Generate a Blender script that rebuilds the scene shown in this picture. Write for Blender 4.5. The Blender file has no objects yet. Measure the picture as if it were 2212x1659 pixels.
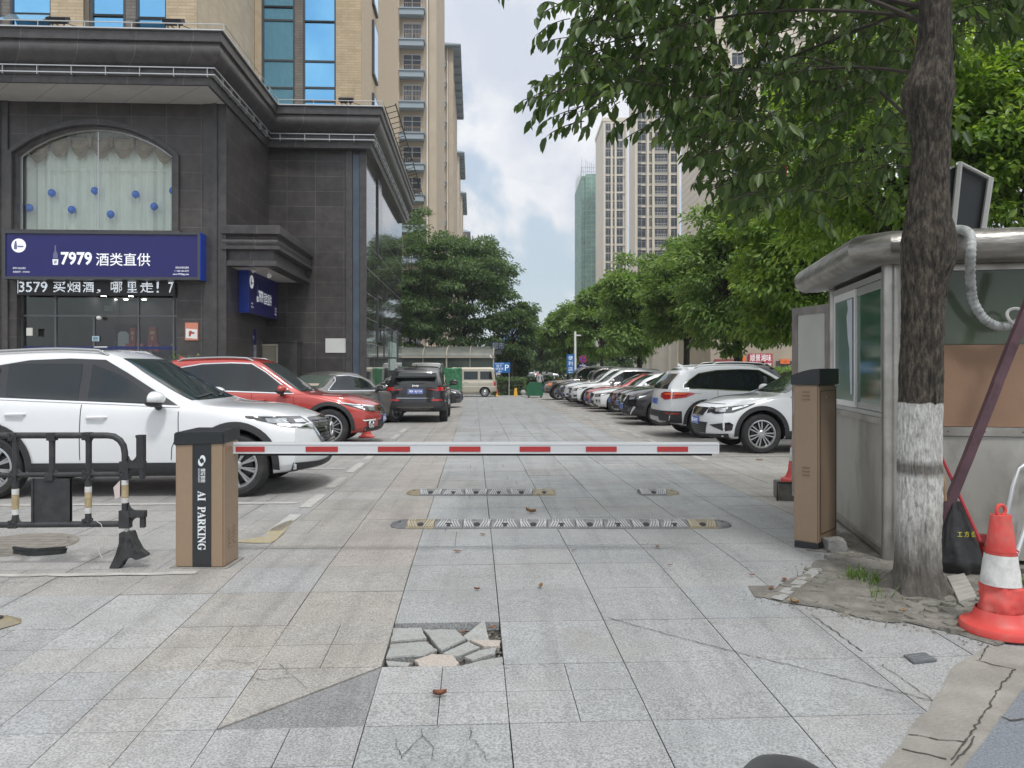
import bpy, bmesh, math, random
import numpy as np
from mathutils import Vector, Matrix
from mathutils.bvhtree import BVHTree
from mathutils.geometry import tessellate_polygon
R = math.radians
PI = math.pi
C = bpy.context.scene.collection
sc = bpy.context.scene

# ------------------------------------------------------------------ camera
HZ, FP, CX0, CAMZ = 795.0, 1661.0, 1106.0, 1.43      # horizon row, focal length and centre in photo units (2212 wide)
cd = bpy.data.cameras.new("camera")
cam = bpy.data.objects.new("camera", cd); C.objects.link(cam)
cam.location = (0, 0, CAMZ); cam.rotation_euler = (R(90), 0, 0)
cd.sensor_width = 36; cd.lens = FP / 2212 * 36
cd.shift_y = -(829.5 - HZ) / 2212
cd.clip_start = 0.05; cd.clip_end = 3000
sc.camera = cam

# ------------------------------------------------------------------ sky and sun
SUN_EL, SUN_AZ = 60.0, 160.0          # azimuth clockwise from +Y (behind the viewer, a little to the right)
w = bpy.data.worlds.new("World"); sc.world = w; w.use_nodes = True
nt = w.node_tree; nt.nodes.clear()
def N(t, typ, **kw):
    n = t.nodes.new(typ)
    for k, v in kw.items(): setattr(n, k, v)
    return n
wo = N(nt, "ShaderNodeOutputWorld"); bg = N(nt, "ShaderNodeBackground"); bg.inputs[1].default_value = 0.15
sky = N(nt, "ShaderNodeTexSky", sky_type="NISHITA"); sky.sun_disc = False
sky.sun_elevation = R(SUN_EL); sky.sun_rotation = R(SUN_AZ); sky.dust_density = 2.0; sky.air_density = 1.0; sky.ozone_density = 1.2
tc = N(nt, "ShaderNodeTexCoord")
def wnoise(scale, detail, off, sz=1.0, rough=0.55, dist=0.0):
    m = N(nt, "ShaderNodeMapping"); m.inputs["Location"].default_value = off; m.inputs["Scale"].default_value = (1, 1, sz)
    nt.links.new(tc.outputs["Generated"], m.inputs["Vector"])
    n = N(nt, "ShaderNodeTexNoise"); n.inputs["Scale"].default_value = scale; n.inputs["Detail"].default_value = detail
    n.inputs["Roughness"].default_value = rough; n.inputs["Distortion"].default_value = dist
    nt.links.new(m.outputs[0], n.inputs["Vector"]); return n.outputs["Fac"]
def wramp(inp, stops):
    r = N(nt, "ShaderNodeValToRGB"); nt.links.new(inp, r.inputs[0])
    el = r.color_ramp.elements
    el[0].position, el[0].color = stops[0][0], (*stops[0][1], 1)
    el[1].position, el[1].color = stops[-1][0], (*stops[-1][1], 1)
    for p, c in stops[1:-1]:
        e = el.new(p); e.color = (*c, 1)
    return r.outputs[0]
def wmix(f, a, b):
    m = N(nt, "ShaderNodeMix", data_type="RGBA"); nt.links.new(f, m.inputs["Factor"])
    for s, k in ((a, 6), (b, 7)):
        if isinstance(s, tuple): m.inputs[k].default_value = (*s, 1)
        else: nt.links.new(s, m.inputs[k])
    return m.outputs[2]
sxyz = N(nt, "ShaderNodeSeparateXYZ"); nt.links.new(tc.outputs["Generated"], sxyz.inputs[0])
def wmath(op, a, b):
    m = N(nt, "ShaderNodeMath", operation=op)
    for i, v in enumerate((a, b)):
        if isinstance(v, (int, float)): m.inputs[i].default_value = v
        else: nt.links.new(v, m.inputs[i])
    return m.outputs[0]
def wrange(src, a, b, c, d):
    m = N(nt, "ShaderNodeMapRange", interpolation_type="SMOOTHSTEP"); nt.links.new(src, m.inputs[0])
    for i, v in enumerate((a, b, c, d)): m.inputs[i + 1].default_value = v
    return m.outputs[0]
# cumulus banks over thin blue haze: more cloud higher up, blue showing low down, very bright overhead
body = wnoise(4.6, 10, (0.35, 0.2, 0.62), 1.0, 0.52, 0.15)
cover = wrange(wmath("ADD", body, wrange(sxyz.outputs[2], 0.05, 0.26, -0.06, 0.10)), 0.455, 0.535, 0.0, 1.0)
puff = wramp(wnoise(7.5, 10, (0.3, 2.4, 1.1), 1.1, 0.55, 0.2), [(0.36, (4.3, 4.6, 5.25)), (0.48, (4.9, 5.1, 5.6)), (0.60, (6.0, 6.1, 6.3))])
bg_sky = N(nt, "ShaderNodeMix", data_type="RGBA"); bg_sky.inputs["Factor"].default_value = 0.75
nt.links.new(sky.outputs[0], bg_sky.inputs[6]); nt.links.new(wramp(sxyz.outputs[2], [(0.0, (5.2, 5.6, 5.8)), (0.12, (3.9, 4.7, 5.2)), (0.3, (3.9, 4.5, 5.3))]), bg_sky.inputs[7])
low = wmix(cover, bg_sky.outputs[2], puff)
nt.links.new(wmix(wrange(sxyz.outputs[2], 0.42, 0.75, 0.0, 1.0), low, (8.6, 8.7, 8.8)), bg.inputs[0])
nt.links.new(bg.outputs[0], wo.inputs[0])
sd = bpy.data.lights.new("sun", "SUN"); so = bpy.data.objects.new("sun", sd); C.objects.link(so)
sd.energy = 2.0; sd.angle = R(8); sd.color = (1, 0.98, 0.95)
_az = R(SUN_AZ); _el = R(SUN_EL)
sdir = Vector((math.sin(_az) * math.cos(_el), math.cos(_az) * math.cos(_el), math.sin(_el)))
so.rotation_euler = sdir.to_track_quat("Z", "Y").to_euler(); so.location = (-10, -10, 40)
vs = sc.view_settings; vs.view_transform = "Standard"; vs.look = "None"; vs.exposure = 0.13; vs.gamma = 1
sc.cycles.max_bounces = 6; sc.cycles.transparent_max_bounces = 12

# ------------------------------------------------------------------ frames
LA = math.atan(82 / 1661)             # the lane runs a little to the left of the view
CA, SA = math.cos(LA), math.sin(LA)
def gz(U):                            # ground height along the lane: a short ramp up to the plaza, then very slightly down
    if U < -6: return -0.0217 * 11.5
    if U < 5.5: return -0.0217 * (5.5 - U)
    if U < 90: return -0.0096 * (U - 5.5)
    return -0.0096 * 84.5
def LW(V, U, z=0.0): return Vector((V * CA - U * SA, V * SA + U * CA, z))
def WL(X, Y): return (X * CA + Y * SA, -X * SA + Y * CA)
def gw(X, Y): return gz(WL(X, Y)[1])
def G(x, y):                          # photo point on the ground -> world
    lo, hi = 0.5, 120.0
    f = lambda Y: CAMZ - gw((x - CX0) * Y / FP, Y) - (y - HZ) * Y / FP
    for _ in range(60):
        m = (lo + hi) / 2
        if f(m) > 0: lo = m
        else: hi = m
    X = (x - CX0) * lo / FP
    return Vector((X, lo, gw(X, lo)))
def P(x, y, Y): return Vector(((x - CX0) * Y / FP, Y, CAMZ + (HZ - y) * Y / FP))
def VU(x, U):                         # lateral lane coordinate of column x on the plane U
    t = (x - CX0) / FP
    return U * (t * CA + SA) / (CA - t * SA)
def UV(x, V):
    t = (x - CX0) / FP
    return V * (CA - t * SA) / (t * CA + SA)
def ZA(y, V, U): return CAMZ + (HZ - y) * (V * SA + U * CA) / FP

# ------------------------------------------------------------------ materials
def lin(c):
    return tuple(((v / 255) / 12.92 if v / 255 <= 0.04045 else ((v / 255 + 0.055) / 1.055) ** 2.4) for v in c)
MATS = {}
def mat(name, col=(0.5, 0.5, 0.5), rough=0.6, metal=0.0, spec=0.5, coat=0.0, var=0.0, vscale=3.0, bump=0.0, bscale=40.0,
        emit=None, estr=1.0, stretch=(1, 1, 1), dirt=None, dscale=2.0, damt=0.5, rvar=0.0, detail=6):
    if name in MATS: return MATS[name]
    m = bpy.data.materials.new(name); m.use_nodes = True; t = m.node_tree
    b = t.nodes["Principled BSDF"]
    b.inputs["Base Color"].default_value = (*col, 1); b.inputs["Roughness"].default_value = rough
    b.inputs["Metallic"].default_value = metal; b.inputs["Specular IOR Level"].default_value = spec
    b.inputs["Coat Weight"].default_value = coat; b.inputs["Coat Roughness"].default_value = 0.04
    if emit:
        b.inputs["Emission Color"].default_value = (*emit, 1); b.inputs["Emission Strength"].default_value = estr
    if var or bump or dirt or rvar:
        co = N(t, "ShaderNodeTexCoord"); mp = N(t, "ShaderNodeMapping"); mp.inputs["Scale"].default_value = stretch
        t.links.new(co.outputs["Object"], mp.inputs["Vector"])
        src = None
        if var:
            n = N(t, "ShaderNodeTexNoise"); n.inputs["Scale"].default_value = vscale; n.inputs["Detail"].default_value = detail
            t.links.new(mp.outputs[0], n.inputs["Vector"])
            mr = N(t, "ShaderNodeMapRange"); mr.inputs[1].default_value = 0.25; mr.inputs[2].default_value = 0.75
            mr.inputs[3].default_value = 1 - var; mr.inputs[4].default_value = 1 + var
            t.links.new(n.outputs["Fac"], mr.inputs[0])
            mu = N(t, "ShaderNodeMix", data_type="RGBA", blend_type="MULTIPLY"); mu.inputs[0].default_value = 1
            mu.inputs[6].default_value = (*col, 1); t.links.new(mr.outputs[0], mu.inputs[7]); src = mu.outputs[2]
        if dirt:
            n = N(t, "ShaderNodeTexNoise"); n.inputs["Scale"].default_value = dscale; n.inputs["Detail"].default_value = 9
            n.inputs["Roughness"].default_value = 0.65
            t.links.new(mp.outputs[0], n.inputs["Vector"])
            mr = N(t, "ShaderNodeMapRange"); mr.inputs[1].default_value = 0.48; mr.inputs[2].default_value = 0.68
            mr.inputs[3].default_value = 0; mr.inputs[4].default_value = damt
            t.links.new(n.outputs["Fac"], mr.inputs[0])
            mx = N(t, "ShaderNodeMix", data_type="RGBA"); t.links.new(mr.outputs[0], mx.inputs[0])
            if src: t.links.new(src, mx.inputs[6])
            else: mx.inputs[6].default_value = (*col, 1)
            mx.inputs[7].default_value = (*dirt, 1); src = mx.outputs[2]
        if src: t.links.new(src, b.inputs["Base Color"])
        if bump:
            n = N(t, "ShaderNodeTexNoise"); n.inputs["Scale"].default_value = bscale; n.inputs["Detail"].default_value = 5
            t.links.new(mp.outputs[0], n.inputs["Vector"])
            bp = N(t, "ShaderNodeBump"); bp.inputs["Strength"].default_value = bump; bp.inputs["Distance"].default_value = 0.02
            t.links.new(n.outputs["Fac"], bp.inputs["Height"]); t.links.new(bp.outputs[0], b.inputs["Normal"])
        if rvar:
            n = N(t, "ShaderNodeTexNoise"); n.inputs["Scale"].default_value = 6; n.inputs["Detail"].default_value = 6
            t.links.new(mp.outputs[0], n.inputs["Vector"])
            mr = N(t, "ShaderNodeMapRange"); mr.inputs[3].default_value = max(0.02, rough - rvar); mr.inputs[4].default_value = rough + rvar
            t.links.new(n.outputs["Fac"], mr.inputs[0]); t.links.new(mr.outputs[0], b.inputs["Roughness"])
    MATS[name] = m; return m
def nodes_of(m): return m.node_tree, m.node_tree.nodes["Principled BSDF"]
def brick_mat(name, c1, c2, mortar, bw, bh, msize, rough=0.6, axis="auto", spec=0.5, offset=0.5, var=0.25, bump=0.15, noise_s=2.0, rowdir=False):
    """Courses of brick / stone slabs; object coords, x or y along the wall, z up."""
    m = bpy.data.materials.new(name); m.use_nodes = True; t, b = nodes_of(m)
    co = N(t, "ShaderNodeTexCoord"); sp = N(t, "ShaderNodeSeparateXYZ"); t.links.new(co.outputs["Object"], sp.inputs[0])
    ge = N(t, "ShaderNodeNewGeometry")
    ad = N(t, "ShaderNodeMath", operation="ADD"); t.links.new(sp.outputs[0], ad.inputs[0]); t.links.new(sp.outputs[1], ad.inputs[1])
    cb = N(t, "ShaderNodeCombineXYZ"); t.links.new(ad.outputs[0], cb.inputs[0]); t.links.new(sp.outputs[2], cb.inputs[1])
    br = N(t, "ShaderNodeTexBrick"); br.offset = offset
    br.inputs["Color1"].default_value = (*c1, 1); br.inputs["Color2"].default_value = (*c2, 1); br.inputs["Mortar"].default_value = (*mortar, 1)
    br.inputs["Scale"].default_value = 1; br.inputs["Mortar Size"].default_value = msize
    br.inputs["Brick Width"].default_value = bw; br.inputs["Row Height"].default_value = bh; br.inputs["Bias"].default_value = 0.0
    t.links.new(cb.outputs[0], br.inputs["Vector"])
    n = N(t, "ShaderNodeTexNoise"); n.inputs["Scale"].default_value = noise_s; n.inputs["Detail"].default_value = 9; n.inputs["Roughness"].default_value = 0.7
    t.links.new(co.outputs["Object"], n.inputs["Vector"])
    mr = N(t, "ShaderNodeMapRange"); mr.inputs[1].default_value = 0.3; mr.inputs[2].default_value = 0.7; mr.inputs[3].default_value = 1 - var; mr.inputs[4].default_value = 1 + var
    t.links.new(n.outputs["Fac"], mr.inputs[0])
    mu = N(t, "ShaderNodeMix", data_type="RGBA", blend_type="MULTIPLY"); mu.inputs[0].default_value = 1
    t.links.new(br.outputs["Color"], mu.inputs[6]); t.links.new(mr.outputs[0], mu.inputs[7]); t.links.new(mu.outputs[2], b.inputs["Base Color"])
    bp = N(t, "ShaderNodeBump"); bp.inputs["Strength"].default_value = bump; bp.inputs["Distance"].default_value = 0.01; bp.invert = True
    t.links.new(br.outputs["Fac"], bp.inputs["Height"]); t.links.new(bp.outputs[0], b.inputs["Normal"])
    b.inputs["Roughness"].default_value = rough; b.inputs["Specular IOR Level"].default_value = spec
    MATS[name] = m; return m

# ------------------------------------------------------------------ mesh building
class MB:
    def __init__(s): s.v = []; s.f = []; s.mi = []; s.cur = 0
    def add(s, vs, fs):
        o = len(s.v); s.v += [tuple(v) for v in vs]; s.f += [tuple(i + o for i in f) for f in fs]; s.mi += [s.cur] * len(fs); return s
    def box(s, x0, x1, y0, y1, z0, z1, M=None):
        vs = [Vector((x, y, z)) for z in (z0, z1) for y in (y0, y1) for x in (x0, x1)]
        if M is not None: vs = [M @ v for v in vs]
        return s.add(vs, [(0, 2, 3, 1), (4, 5, 7, 6), (0, 1, 5, 4), (2, 6, 7, 3), (0, 4, 6, 2), (1, 3, 7, 5)])
    def prism(s, poly, a0, a1, M=None, plane="xz"):
        """poly in a plane extruded along the remaining axis"""
        n = len(poly)
        mk = {"xz": lambda p, a: (p[0], a, p[1]), "yz": lambda p, a: (a, p[0], p[1]), "xy": lambda p, a: (p[0], p[1], a)}[plane]
        vs = [Vector(mk(p, a0)) for p in poly] + [Vector(mk(p, a1)) for p in poly]
        if M is not None: vs = [M @ v for v in vs]
        tri = tessellate_polygon([[Vector((p[0], p[1], 0)) for p in poly]])
        fs = [tuple(t) for t in tri] + [tuple(i + n for i in reversed(t)) for t in tri]
        fs += [(i, i + n, (i + 1) % n + n, (i + 1) % n) for i in range(n)]
        return s.add(vs, fs)
    def tube(s, path, r, n=8, cap=True, flat=None):
        path = [Vector(p) for p in path]; rs = r if isinstance(r, (list, tuple)) else [r] * len(path)
        t0 = (path[1] - path[0]).normalized(); ref = Vector((0, 0, 1)) if abs(t0.z) < 0.9 else Vector((1, 0, 0))
        nx = t0.cross(ref).normalized(); rings = []
        for i, p in enumerate(path):
            t = (path[min(i + 1, len(path) - 1)] - path[max(i - 1, 0)]).normalized()
            nx = (nx - t * nx.dot(t)).normalized(); ny = t.cross(nx)
            rings.append([p + (nx * math.cos(2 * PI * k / n) + ny * math.sin(2 * PI * k / n)) * rs[i] for k in range(n)])
        vs = [v for rg in rings for v in rg]; fs = []
        for i in range(len(path) - 1):
            for k in range(n):
                a, b = i * n + k, i * n + (k + 1) % n; fs.append((a, b, b + n, a + n))
        if cap: fs.append(tuple(reversed(range(n)))); fs.append(tuple(range((len(path) - 1) * n, len(path) * n)))
        return s.add(vs, fs)
    def lathe(s, prof, n=24, M=None, axis="z", cap=False):
        vs = []
        for r, h in prof:
            for k in range(n):
                c, q = math.cos(2 * PI * k / n), math.sin(2 * PI * k / n)
                v = Vector((r * c, r * q, h)) if axis == "z" else Vector((r * c, h, r * q))
                vs.append(M @ v if M is not None else v)
        fs = []
        for i in range(len(prof) - 1):
            for k in range(n):
                a, b = i * n + k, i * n + (k + 1) % n
                fs.append((a, b, b + n, a + n) if axis == "z" else (a, a + n, b + n, b))
        if cap: fs.append(tuple(range(n))); fs.append(tuple(range((len(prof) - 1) * n, len(prof) * n)))
        return s.add(vs, fs)
    def quad(s, a, b, c, d): return s.add([a, b, c, d], [(0, 1, 2, 3)])
    def ball(s, c, r, n=10, sc_=(1, 1, 1)):
        prof = [(max(1e-4, math.sin(PI * i / n)) * r, -math.cos(PI * i / n) * r) for i in range(n + 1)]
        M = Matrix.Translation(c) @ Matrix.Diagonal((*sc_, 1)); return s.lathe(prof, n * 2, M)
    def mesh(s, name, m, smooth=False, bevel=0):
        me = bpy.data.meshes.new(name); me.from_pydata(s.v, [], s.f)
        for x in (m if isinstance(m, (list, tuple)) else [m]): me.materials.append(x)
        if any(s.mi): me.polygons.foreach_set("material_index", s.mi)
        bm = bmesh.new(); bm.from_mesh(me)
        if bevel:
            bmesh.ops.remove_doubles(bm, verts=bm.verts, dist=1e-5)
            es = [e for e in bm.edges if len(e.link_faces) == 2 and e.calc_face_angle(0) > 0.6]
            bmesh.ops.bevel(bm, geom=es, offset=bevel, segments=2, affect="EDGES", clamp_overlap=True)
        bmesh.ops.recalc_face_normals(bm, faces=bm.faces); bm.to_mesh(me); bm.free()
        if smooth: smooth_mesh(me)
        return me
    def obj(s, name, m, parent=None, smooth=False, bevel=0, loc=None, rotz=None):
        return link(name, s.mesh(name, m, smooth, bevel), parent, loc, rotz)
def smooth_mesh(me, ang=35):
    me.polygons.foreach_set("use_smooth", [True] * len(me.polygons))
    me.set_sharp_from_angle(angle=R(ang))
def link(name, me, parent=None, loc=None, rotz=None):
    o = bpy.data.objects.new(name, me); C.objects.link(o)
    if parent is not None: o.parent = parent
    if loc is not None: o.location = loc
    if rotz is not None: o.rotation_euler = (0, 0, rotz)
    return o
def tag(o, label=None, cat=None, group=None, kind=None):
    if label: o["label"] = label
    if cat: o["category"] = cat
    if group: o["group"] = group
    if kind: o["kind"] = kind
    return o
def thing(name, label, cat, loc=(0, 0, 0), rotz=0, group=None):
    o = bpy.data.objects.new(name, None); C.objects.link(o); o.location = loc; o.rotation_euler = (0, 0, rotz)
    o.empty_display_size = 0.2
    return tag(o, label, cat, group)
def dup(root, loc=None, rotz=None, label=None, scale=None):
    def cp(o, par):
        c = o.copy(); C.objects.link(c)
        if par is not None: c.parent = par
        for ch in list(o.children): cp(ch, c)
        return c
    c = cp(root, None)
    if loc is not None: c.location = loc
    if rotz is not None: c.rotation_euler = (0, 0, rotz)
    if label: c["label"] = label
    if scale: c.scale = scale
    return c
TX = {}
def text_mesh(s, size=1.0, bold=0.0, extrude=0.0, align="CENTER", spacing=1.0):
    cu = bpy.data.curves.new("lettering", "FONT"); cu.body = s; cu.size = size; cu.align_x = align; cu.align_y = "CENTER"
    cu.offset = bold; cu.extrude = extrude; cu.space_character = spacing; cu.resolution_u = 3
    o = bpy.data.objects.new("lettering", cu); C.objects.link(o)
    bpy.context.view_layer.update()
    me = bpy.data.meshes.new_from_object(o.evaluated_get(bpy.context.evaluated_depsgraph_get()))
    bpy.data.objects.remove(o); bpy.data.curves.remove(cu); return me
def fit(me, x0, x1, z0, z1, y=0.0, rot90=0):
    """text mesh (xy) -> upright in xz at y, scaled to fill the given box; rot90 turns it clockwise"""
    n = len(me.vertices); co = np.zeros(n * 3); me.vertices.foreach_get("co", co); co = co.reshape(-1, 3)
    if rot90: co = np.stack([co[:, 1], -co[:, 0], co[:, 2]], 1)
    mn, mx = co.min(0), co.max(0)
    u = (co[:, 0] - mn[0]) / max(1e-6, mx[0] - mn[0]); v = (co[:, 1] - mn[1]) / max(1e-6, mx[1] - mn[1])
    out = np.stack([x0 + u * (x1 - x0), y - co[:, 2], z0 + v * (z1 - z0)], 1)
    me.vertices.foreach_set("co", out.ravel()); me.update(); return me
def letters(s, x0, x1, z0, z1, y, m, parent, name="lettering", bold=0.0, rot90=0, extrude=0.0):
    me = fit(text_mesh(s, 1.0, bold, extrude), x0, x1, z0, z1, y, rot90); me.materials.clear(); me.materials.append(m)
    return link(name, me, parent)
# ------------------------------------------------------------------ ground
def granite(name, speck=1.0):
    m = bpy.data.materials.new(name); m.use_nodes = True; t, b = nodes_of(m)
    at = N(t, "ShaderNodeAttribute", attribute_name="tint"); co = N(t, "ShaderNodeTexCoord")
    def no(scale, det, rough=0.6):
        n = N(t, "ShaderNodeTexNoise"); n.inputs["Scale"].default_value = scale; n.inputs["Detail"].default_value = det; n.inputs["Roughness"].default_value = rough
        t.links.new(co.outputs["Object"], n.inputs["Vector"]); return n.outputs["Fac"]
    def mr(src, a, b_, c, d):
        n = N(t, "ShaderNodeMapRange"); t.links.new(src, n.inputs[0])
        for i, v in enumerate((a, b_, c, d)): n.inputs[i + 1].default_value = v
        return n.outputs[0]
    def mul(a, f):
        n = N(t, "ShaderNodeMix", data_type="RGBA", blend_type="MULTIPLY"); n.inputs[0].default_value = 1
        t.links.new(a, n.inputs[6]); t.links.new(f, n.inputs[7]); return n.outputs[2]
    def over(f, a, c):
        n = N(t, "ShaderNodeMix", data_type="RGBA"); t.links.new(f, n.inputs[0]); t.links.new(a, n.inputs[6]); n.inputs[7].default_value = (*c, 1); return n.outputs[2]
    c = mul(at.outputs["Color"], mr(no(1.1, 8, 0.65), 0.3, 0.7, 0.80, 1.04))
    c = mul(c, mr(no(14, 8, 0.7), 0.3, 0.7, 0.90, 1.09))
    c = mul(c, mr(no(95, 3, 0.5), 0.36, 0.62, 1 - 0.29 * speck, 1 + 0.26 * speck))
    c = over(mr(no(170, 2, 0.5), 0.60, 0.68, 0, 0.55), c, (0.62, 0.63, 0.64))
    c = over(mr(no(0.7, 10, 0.72), 0.52, 0.70, 0, 0.45), c, (0.27, 0.25, 0.215)); c = over(mr(no(0.35, 9, 0.7), 0.50, 0.66, 0, 0.30), c, (0.20, 0.195, 0.18)); c = over(mr(no(5.5, 6, 0.6), 0.70, 0.74, 0, 0.5), c, (0.17, 0.165, 0.155))
    c = over(mr(no(2.3, 10, 0.75), 0.63, 0.75, 0, 0.55), c, (0.16, 0.15, 0.135))
    mp = N(t, "ShaderNodeMapping"); mp.inputs["Rotation"].default_value = (0, 0, -LA); mp.inputs["Scale"].default_value = (2.4, .10, 1); t.links.new(co.outputs["Object"], mp.inputs[0])
    tn = N(t, "ShaderNodeTexNoise"); tn.inputs["Scale"].default_value = 2.0; tn.inputs["Detail"].default_value = 5; tn.inputs["Roughness"].default_value = 0.6; t.links.new(mp.outputs[0], tn.inputs[0])
    c = mul(c, mr(tn.outputs["Fac"], 0.50, 0.66, 1.0, 0.84))
    t.links.new(c, b.inputs["Base Color"])
    t.links.new(mr(no(3, 6), 0.3, 0.7, 0.55, 0.8), b.inputs["Roughness"])
    bp = N(t, "ShaderNodeBump"); bp.inputs["Strength"].default_value = 0.25; bp.inputs["Distance"].default_value = 0.004
    t.links.new(no(120, 4), bp.inputs["Height"]); t.links.new(bp.outputs[0], b.inputs["Normal"])
    MATS[name] = m; return m
M_gran = granite("granite_paving")
M_soil = mat("joint_soil", (0.075, 0.068, 0.058), 0.95, var=0.4, vscale=9)
M_far = mat("far_ground", (0.24, 0.235, 0.225), 0.9, var=0.25, vscale=0.4)

gb = MB(); us = [-300, -6, 0, 5.5, 20, 40, 62]
for a, b in zip(us[:-1], us[1:]):
    gb.quad(LW(-300, a, gz(a) - 0.055), LW(300, a, gz(a) - 0.055), LW(300, b, gz(b) - 0.055), LW(-300, b, gz(b) - 0.055))
tag(gb.obj("ground", M_soil), kind="structure")
gb = MB(); us = [61.9, 90, 1500]
for a, b in zip(us[:-1], us[1:]):
    gb.quad(LW(-1500, a, gz(a) - 0.02), LW(1500, a, gz(a) - 0.02), LW(1500, b, gz(b) - 0.02), LW(-1500, b, gz(b) - 0.02))
for x0, x1 in ((-300, -13.1), (13.0, 300)):
    for a, b in zip((-10, 0, 5.5, 20, 40), (0, 5.5, 20, 40, 61.9)):
        gb.quad(LW(x0, a, gz(a) - 0.02), LW(x1, a, gz(a) - 0.02), LW(x1, b, gz(b) - 0.02), LW(x0, b, gz(b) - 0.02))
tag(gb.obj("road", M_far), kind="structure")

rng = random.Random(11)
GREY = (0.318, 0.327, 0.332); BLUE = (0.33, 0.34, 0.35); BEIGE = (0.325, 0.310, 0.288); PINK = (0.338, 0.313, 0.292); DARK = (0.215, 0.217, 0.218); PALE = (0.40, 0.39, 0.37)
def zone(V, U):
    if U < 5.56:
        if -1.66 < V < -0.453 and U > 3.78 and not (V < -1.06 and U > 5.0): return BEIGE
        if V < -1.66 and U > 4.9: return (0.335, 0.325, 0.31)
        if V < -1.06 and U < 3.8: return (0.335, 0.34, 0.345)
        return GREY if rng.random() < 0.8 else (0.345, 0.352, 0.355)
    if V < -1.7: return (0.315, 0.31, 0.302)
    if V < -1.06: return BEIGE if rng.random() < 0.5 else (0.33, 0.322, 0.31)
    if V < -0.453: return PINK if rng.random() < 0.6 else BEIGE
    if V < 3.15: return GREY if U < 14 else (0.318, 0.328, 0.335)
    if V < 3.75: return BEIGE
    return (0.33, 0.318, 0.298)
def inpoly(p, poly):
    c = False; n = len(poly)
    for i in range(n):
        a, b = poly[i], poly[(i + 1) % n]
        if (a[1] > p[1]) != (b[1] > p[1]) and p[0] < (b[0] - a[0]) * (p[1] - a[1]) / (b[1] - a[1]) + a[0]: c = not c
    return c
band = [G(*p) for p in ((1780, 1800), (1903, 1659), (2019, 1514), (2062, 1440), (2135, 1398), (2215, 1398), (2215, 1487), (2087, 1659), (2000, 1800))]
tv, tf, tcol = [], [], []
def tile(poly, col, dz=0.0, gap=0.0025, th=0.05):
    cx = sum(p[0] for p in poly) / len(poly); cy = sum(p[1] for p in poly) / len(poly)
    pts = []
    for V, U in poly:
        d = math.hypot(V - cx, U - cy) or 1; k = max(0, 1 - gap * 1.4 / d); V2, U2 = cx + (V - cx) * k, cy + (U - cy) * k
        pts.append((V2, U2))
    o = len(tv); n = len(pts)
    tx, ty = rng.uniform(-1, 1) * 0.0022, rng.uniform(-1, 1) * 0.0022
    for k in (0, 1):
        for V, U in pts:
            tv.append(LW(V, U, gz(U) + dz + (V - cx) * tx + (U - cy) * ty - (th if k else 0)))
    tf.append(tuple(range(o, o + n)))
    for i in range(n): tf.append((o + (i + 1) % n, o + i, o + n + i, o + n + (i + 1) % n))
    for _ in range(n + 1): tcol.append(col)
def jit(c, a=0.05):
    k = 1 + rng.uniform(-a, a) * .8; w_ = rng.uniform(-0.003, 0.005)
    return (c[0] * k + w_, c[1] * k, c[2] * k - w_)
V0 = 0.147
rows = [3.8 + 0.6 * k for k in range(-6, 4)]
rows = [r for r in rows if r < 5.58] ; r = rows[-1]
while r < 62:
    r += 0.6 if r < 9 else (0.45 if r < 20 else 0.9); rows.append(r)
HOLE = (V0 - 0.6, 3.8)
for a, b in zip(rows[:-1], rows[1:]):
    shift = 0
    for k in range(-22, 22):
        v0 = V0 + 0.6 * k + (shift if (k < -2 or k > 5) else 0); v1 = v0 + 0.6
        if a > 17 and v1 < -6.6 and a < 40: continue
        cx, cy = (v0 + v1) / 2, (a + b) / 2
        if abs(v0 - HOLE[0]) < 0.01 and abs(a - HOLE[1]) < 0.01: continue
        col = jit(zone(cx, cy)); dz = rng.uniform(-0.0012, 0.0012)
        if abs(v0 - (V0 - 1.2)) < 0.01 and abs(a - 3.2) < 0.01:       # the slab cut in two: beige piece and dark piece
            tile([(v0, a + 0.01), (v1 - 0.01, b), (v0, b)], BEIGE, 0); tile([(v0 + 0.005, a), (v1, a), (v1, b - 0.005)], DARK, -0.002)
            continue
        if abs(v0 - (V0 - 0.6)) < 0.01 and abs(a - 2.6) < 0.01:
            tile([(v0, a), (v1, a), (v1, b), (v0, b)], (0.31, 0.32, 0.32), -0.002); continue
        sub = (abs(a - 3.2) < 0.01 and k in (-1, 0)) or (a < 3.81 and k in (-3, -4, -2, -5)) or (a < 5.6 and k not in (1, 2, 3, -2, -3) and rng.random() < 0.1)
        if sub:
            m1, m2 = (v0 + v1) / 2, (a + b) / 2
            for p, q in ((v0, m1), (m1, v1)):
                for s, t_ in ((a, m2), (m2, b)): tile([(p, s), (q, s), (q, t_), (p, t_)], jit(col, 0.03), dz, 0.002)
        elif a > 5.5 and rng.random() < 0.18:
            m1 = (v0 + v1) / 2 + rng.choice((-0.1, 0, 0.1))
            for p, q in ((v0, m1), (m1, v1)): tile([(p, a), (q, a), (q, b), (p, b)], jit(col, 0.05), dz)
        else: tile([(v0, a), (v1, a), (v1, b), (v0, b)], col, dz, 0.003 if a < 6 else 0.0035)
me = bpy.data.meshes.new("paving"); me.from_pydata(tv, [], tf); me.materials.append(M_gran)
at = me.color_attributes.new("tint", "FLOAT_COLOR", "CORNER")
buf = []
for f, c in zip(tf, tcol): buf += [*c, 1.0] * len(f)
at.data.foreach_set("color", buf)
tag(link("paving", me), kind="structure")

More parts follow.
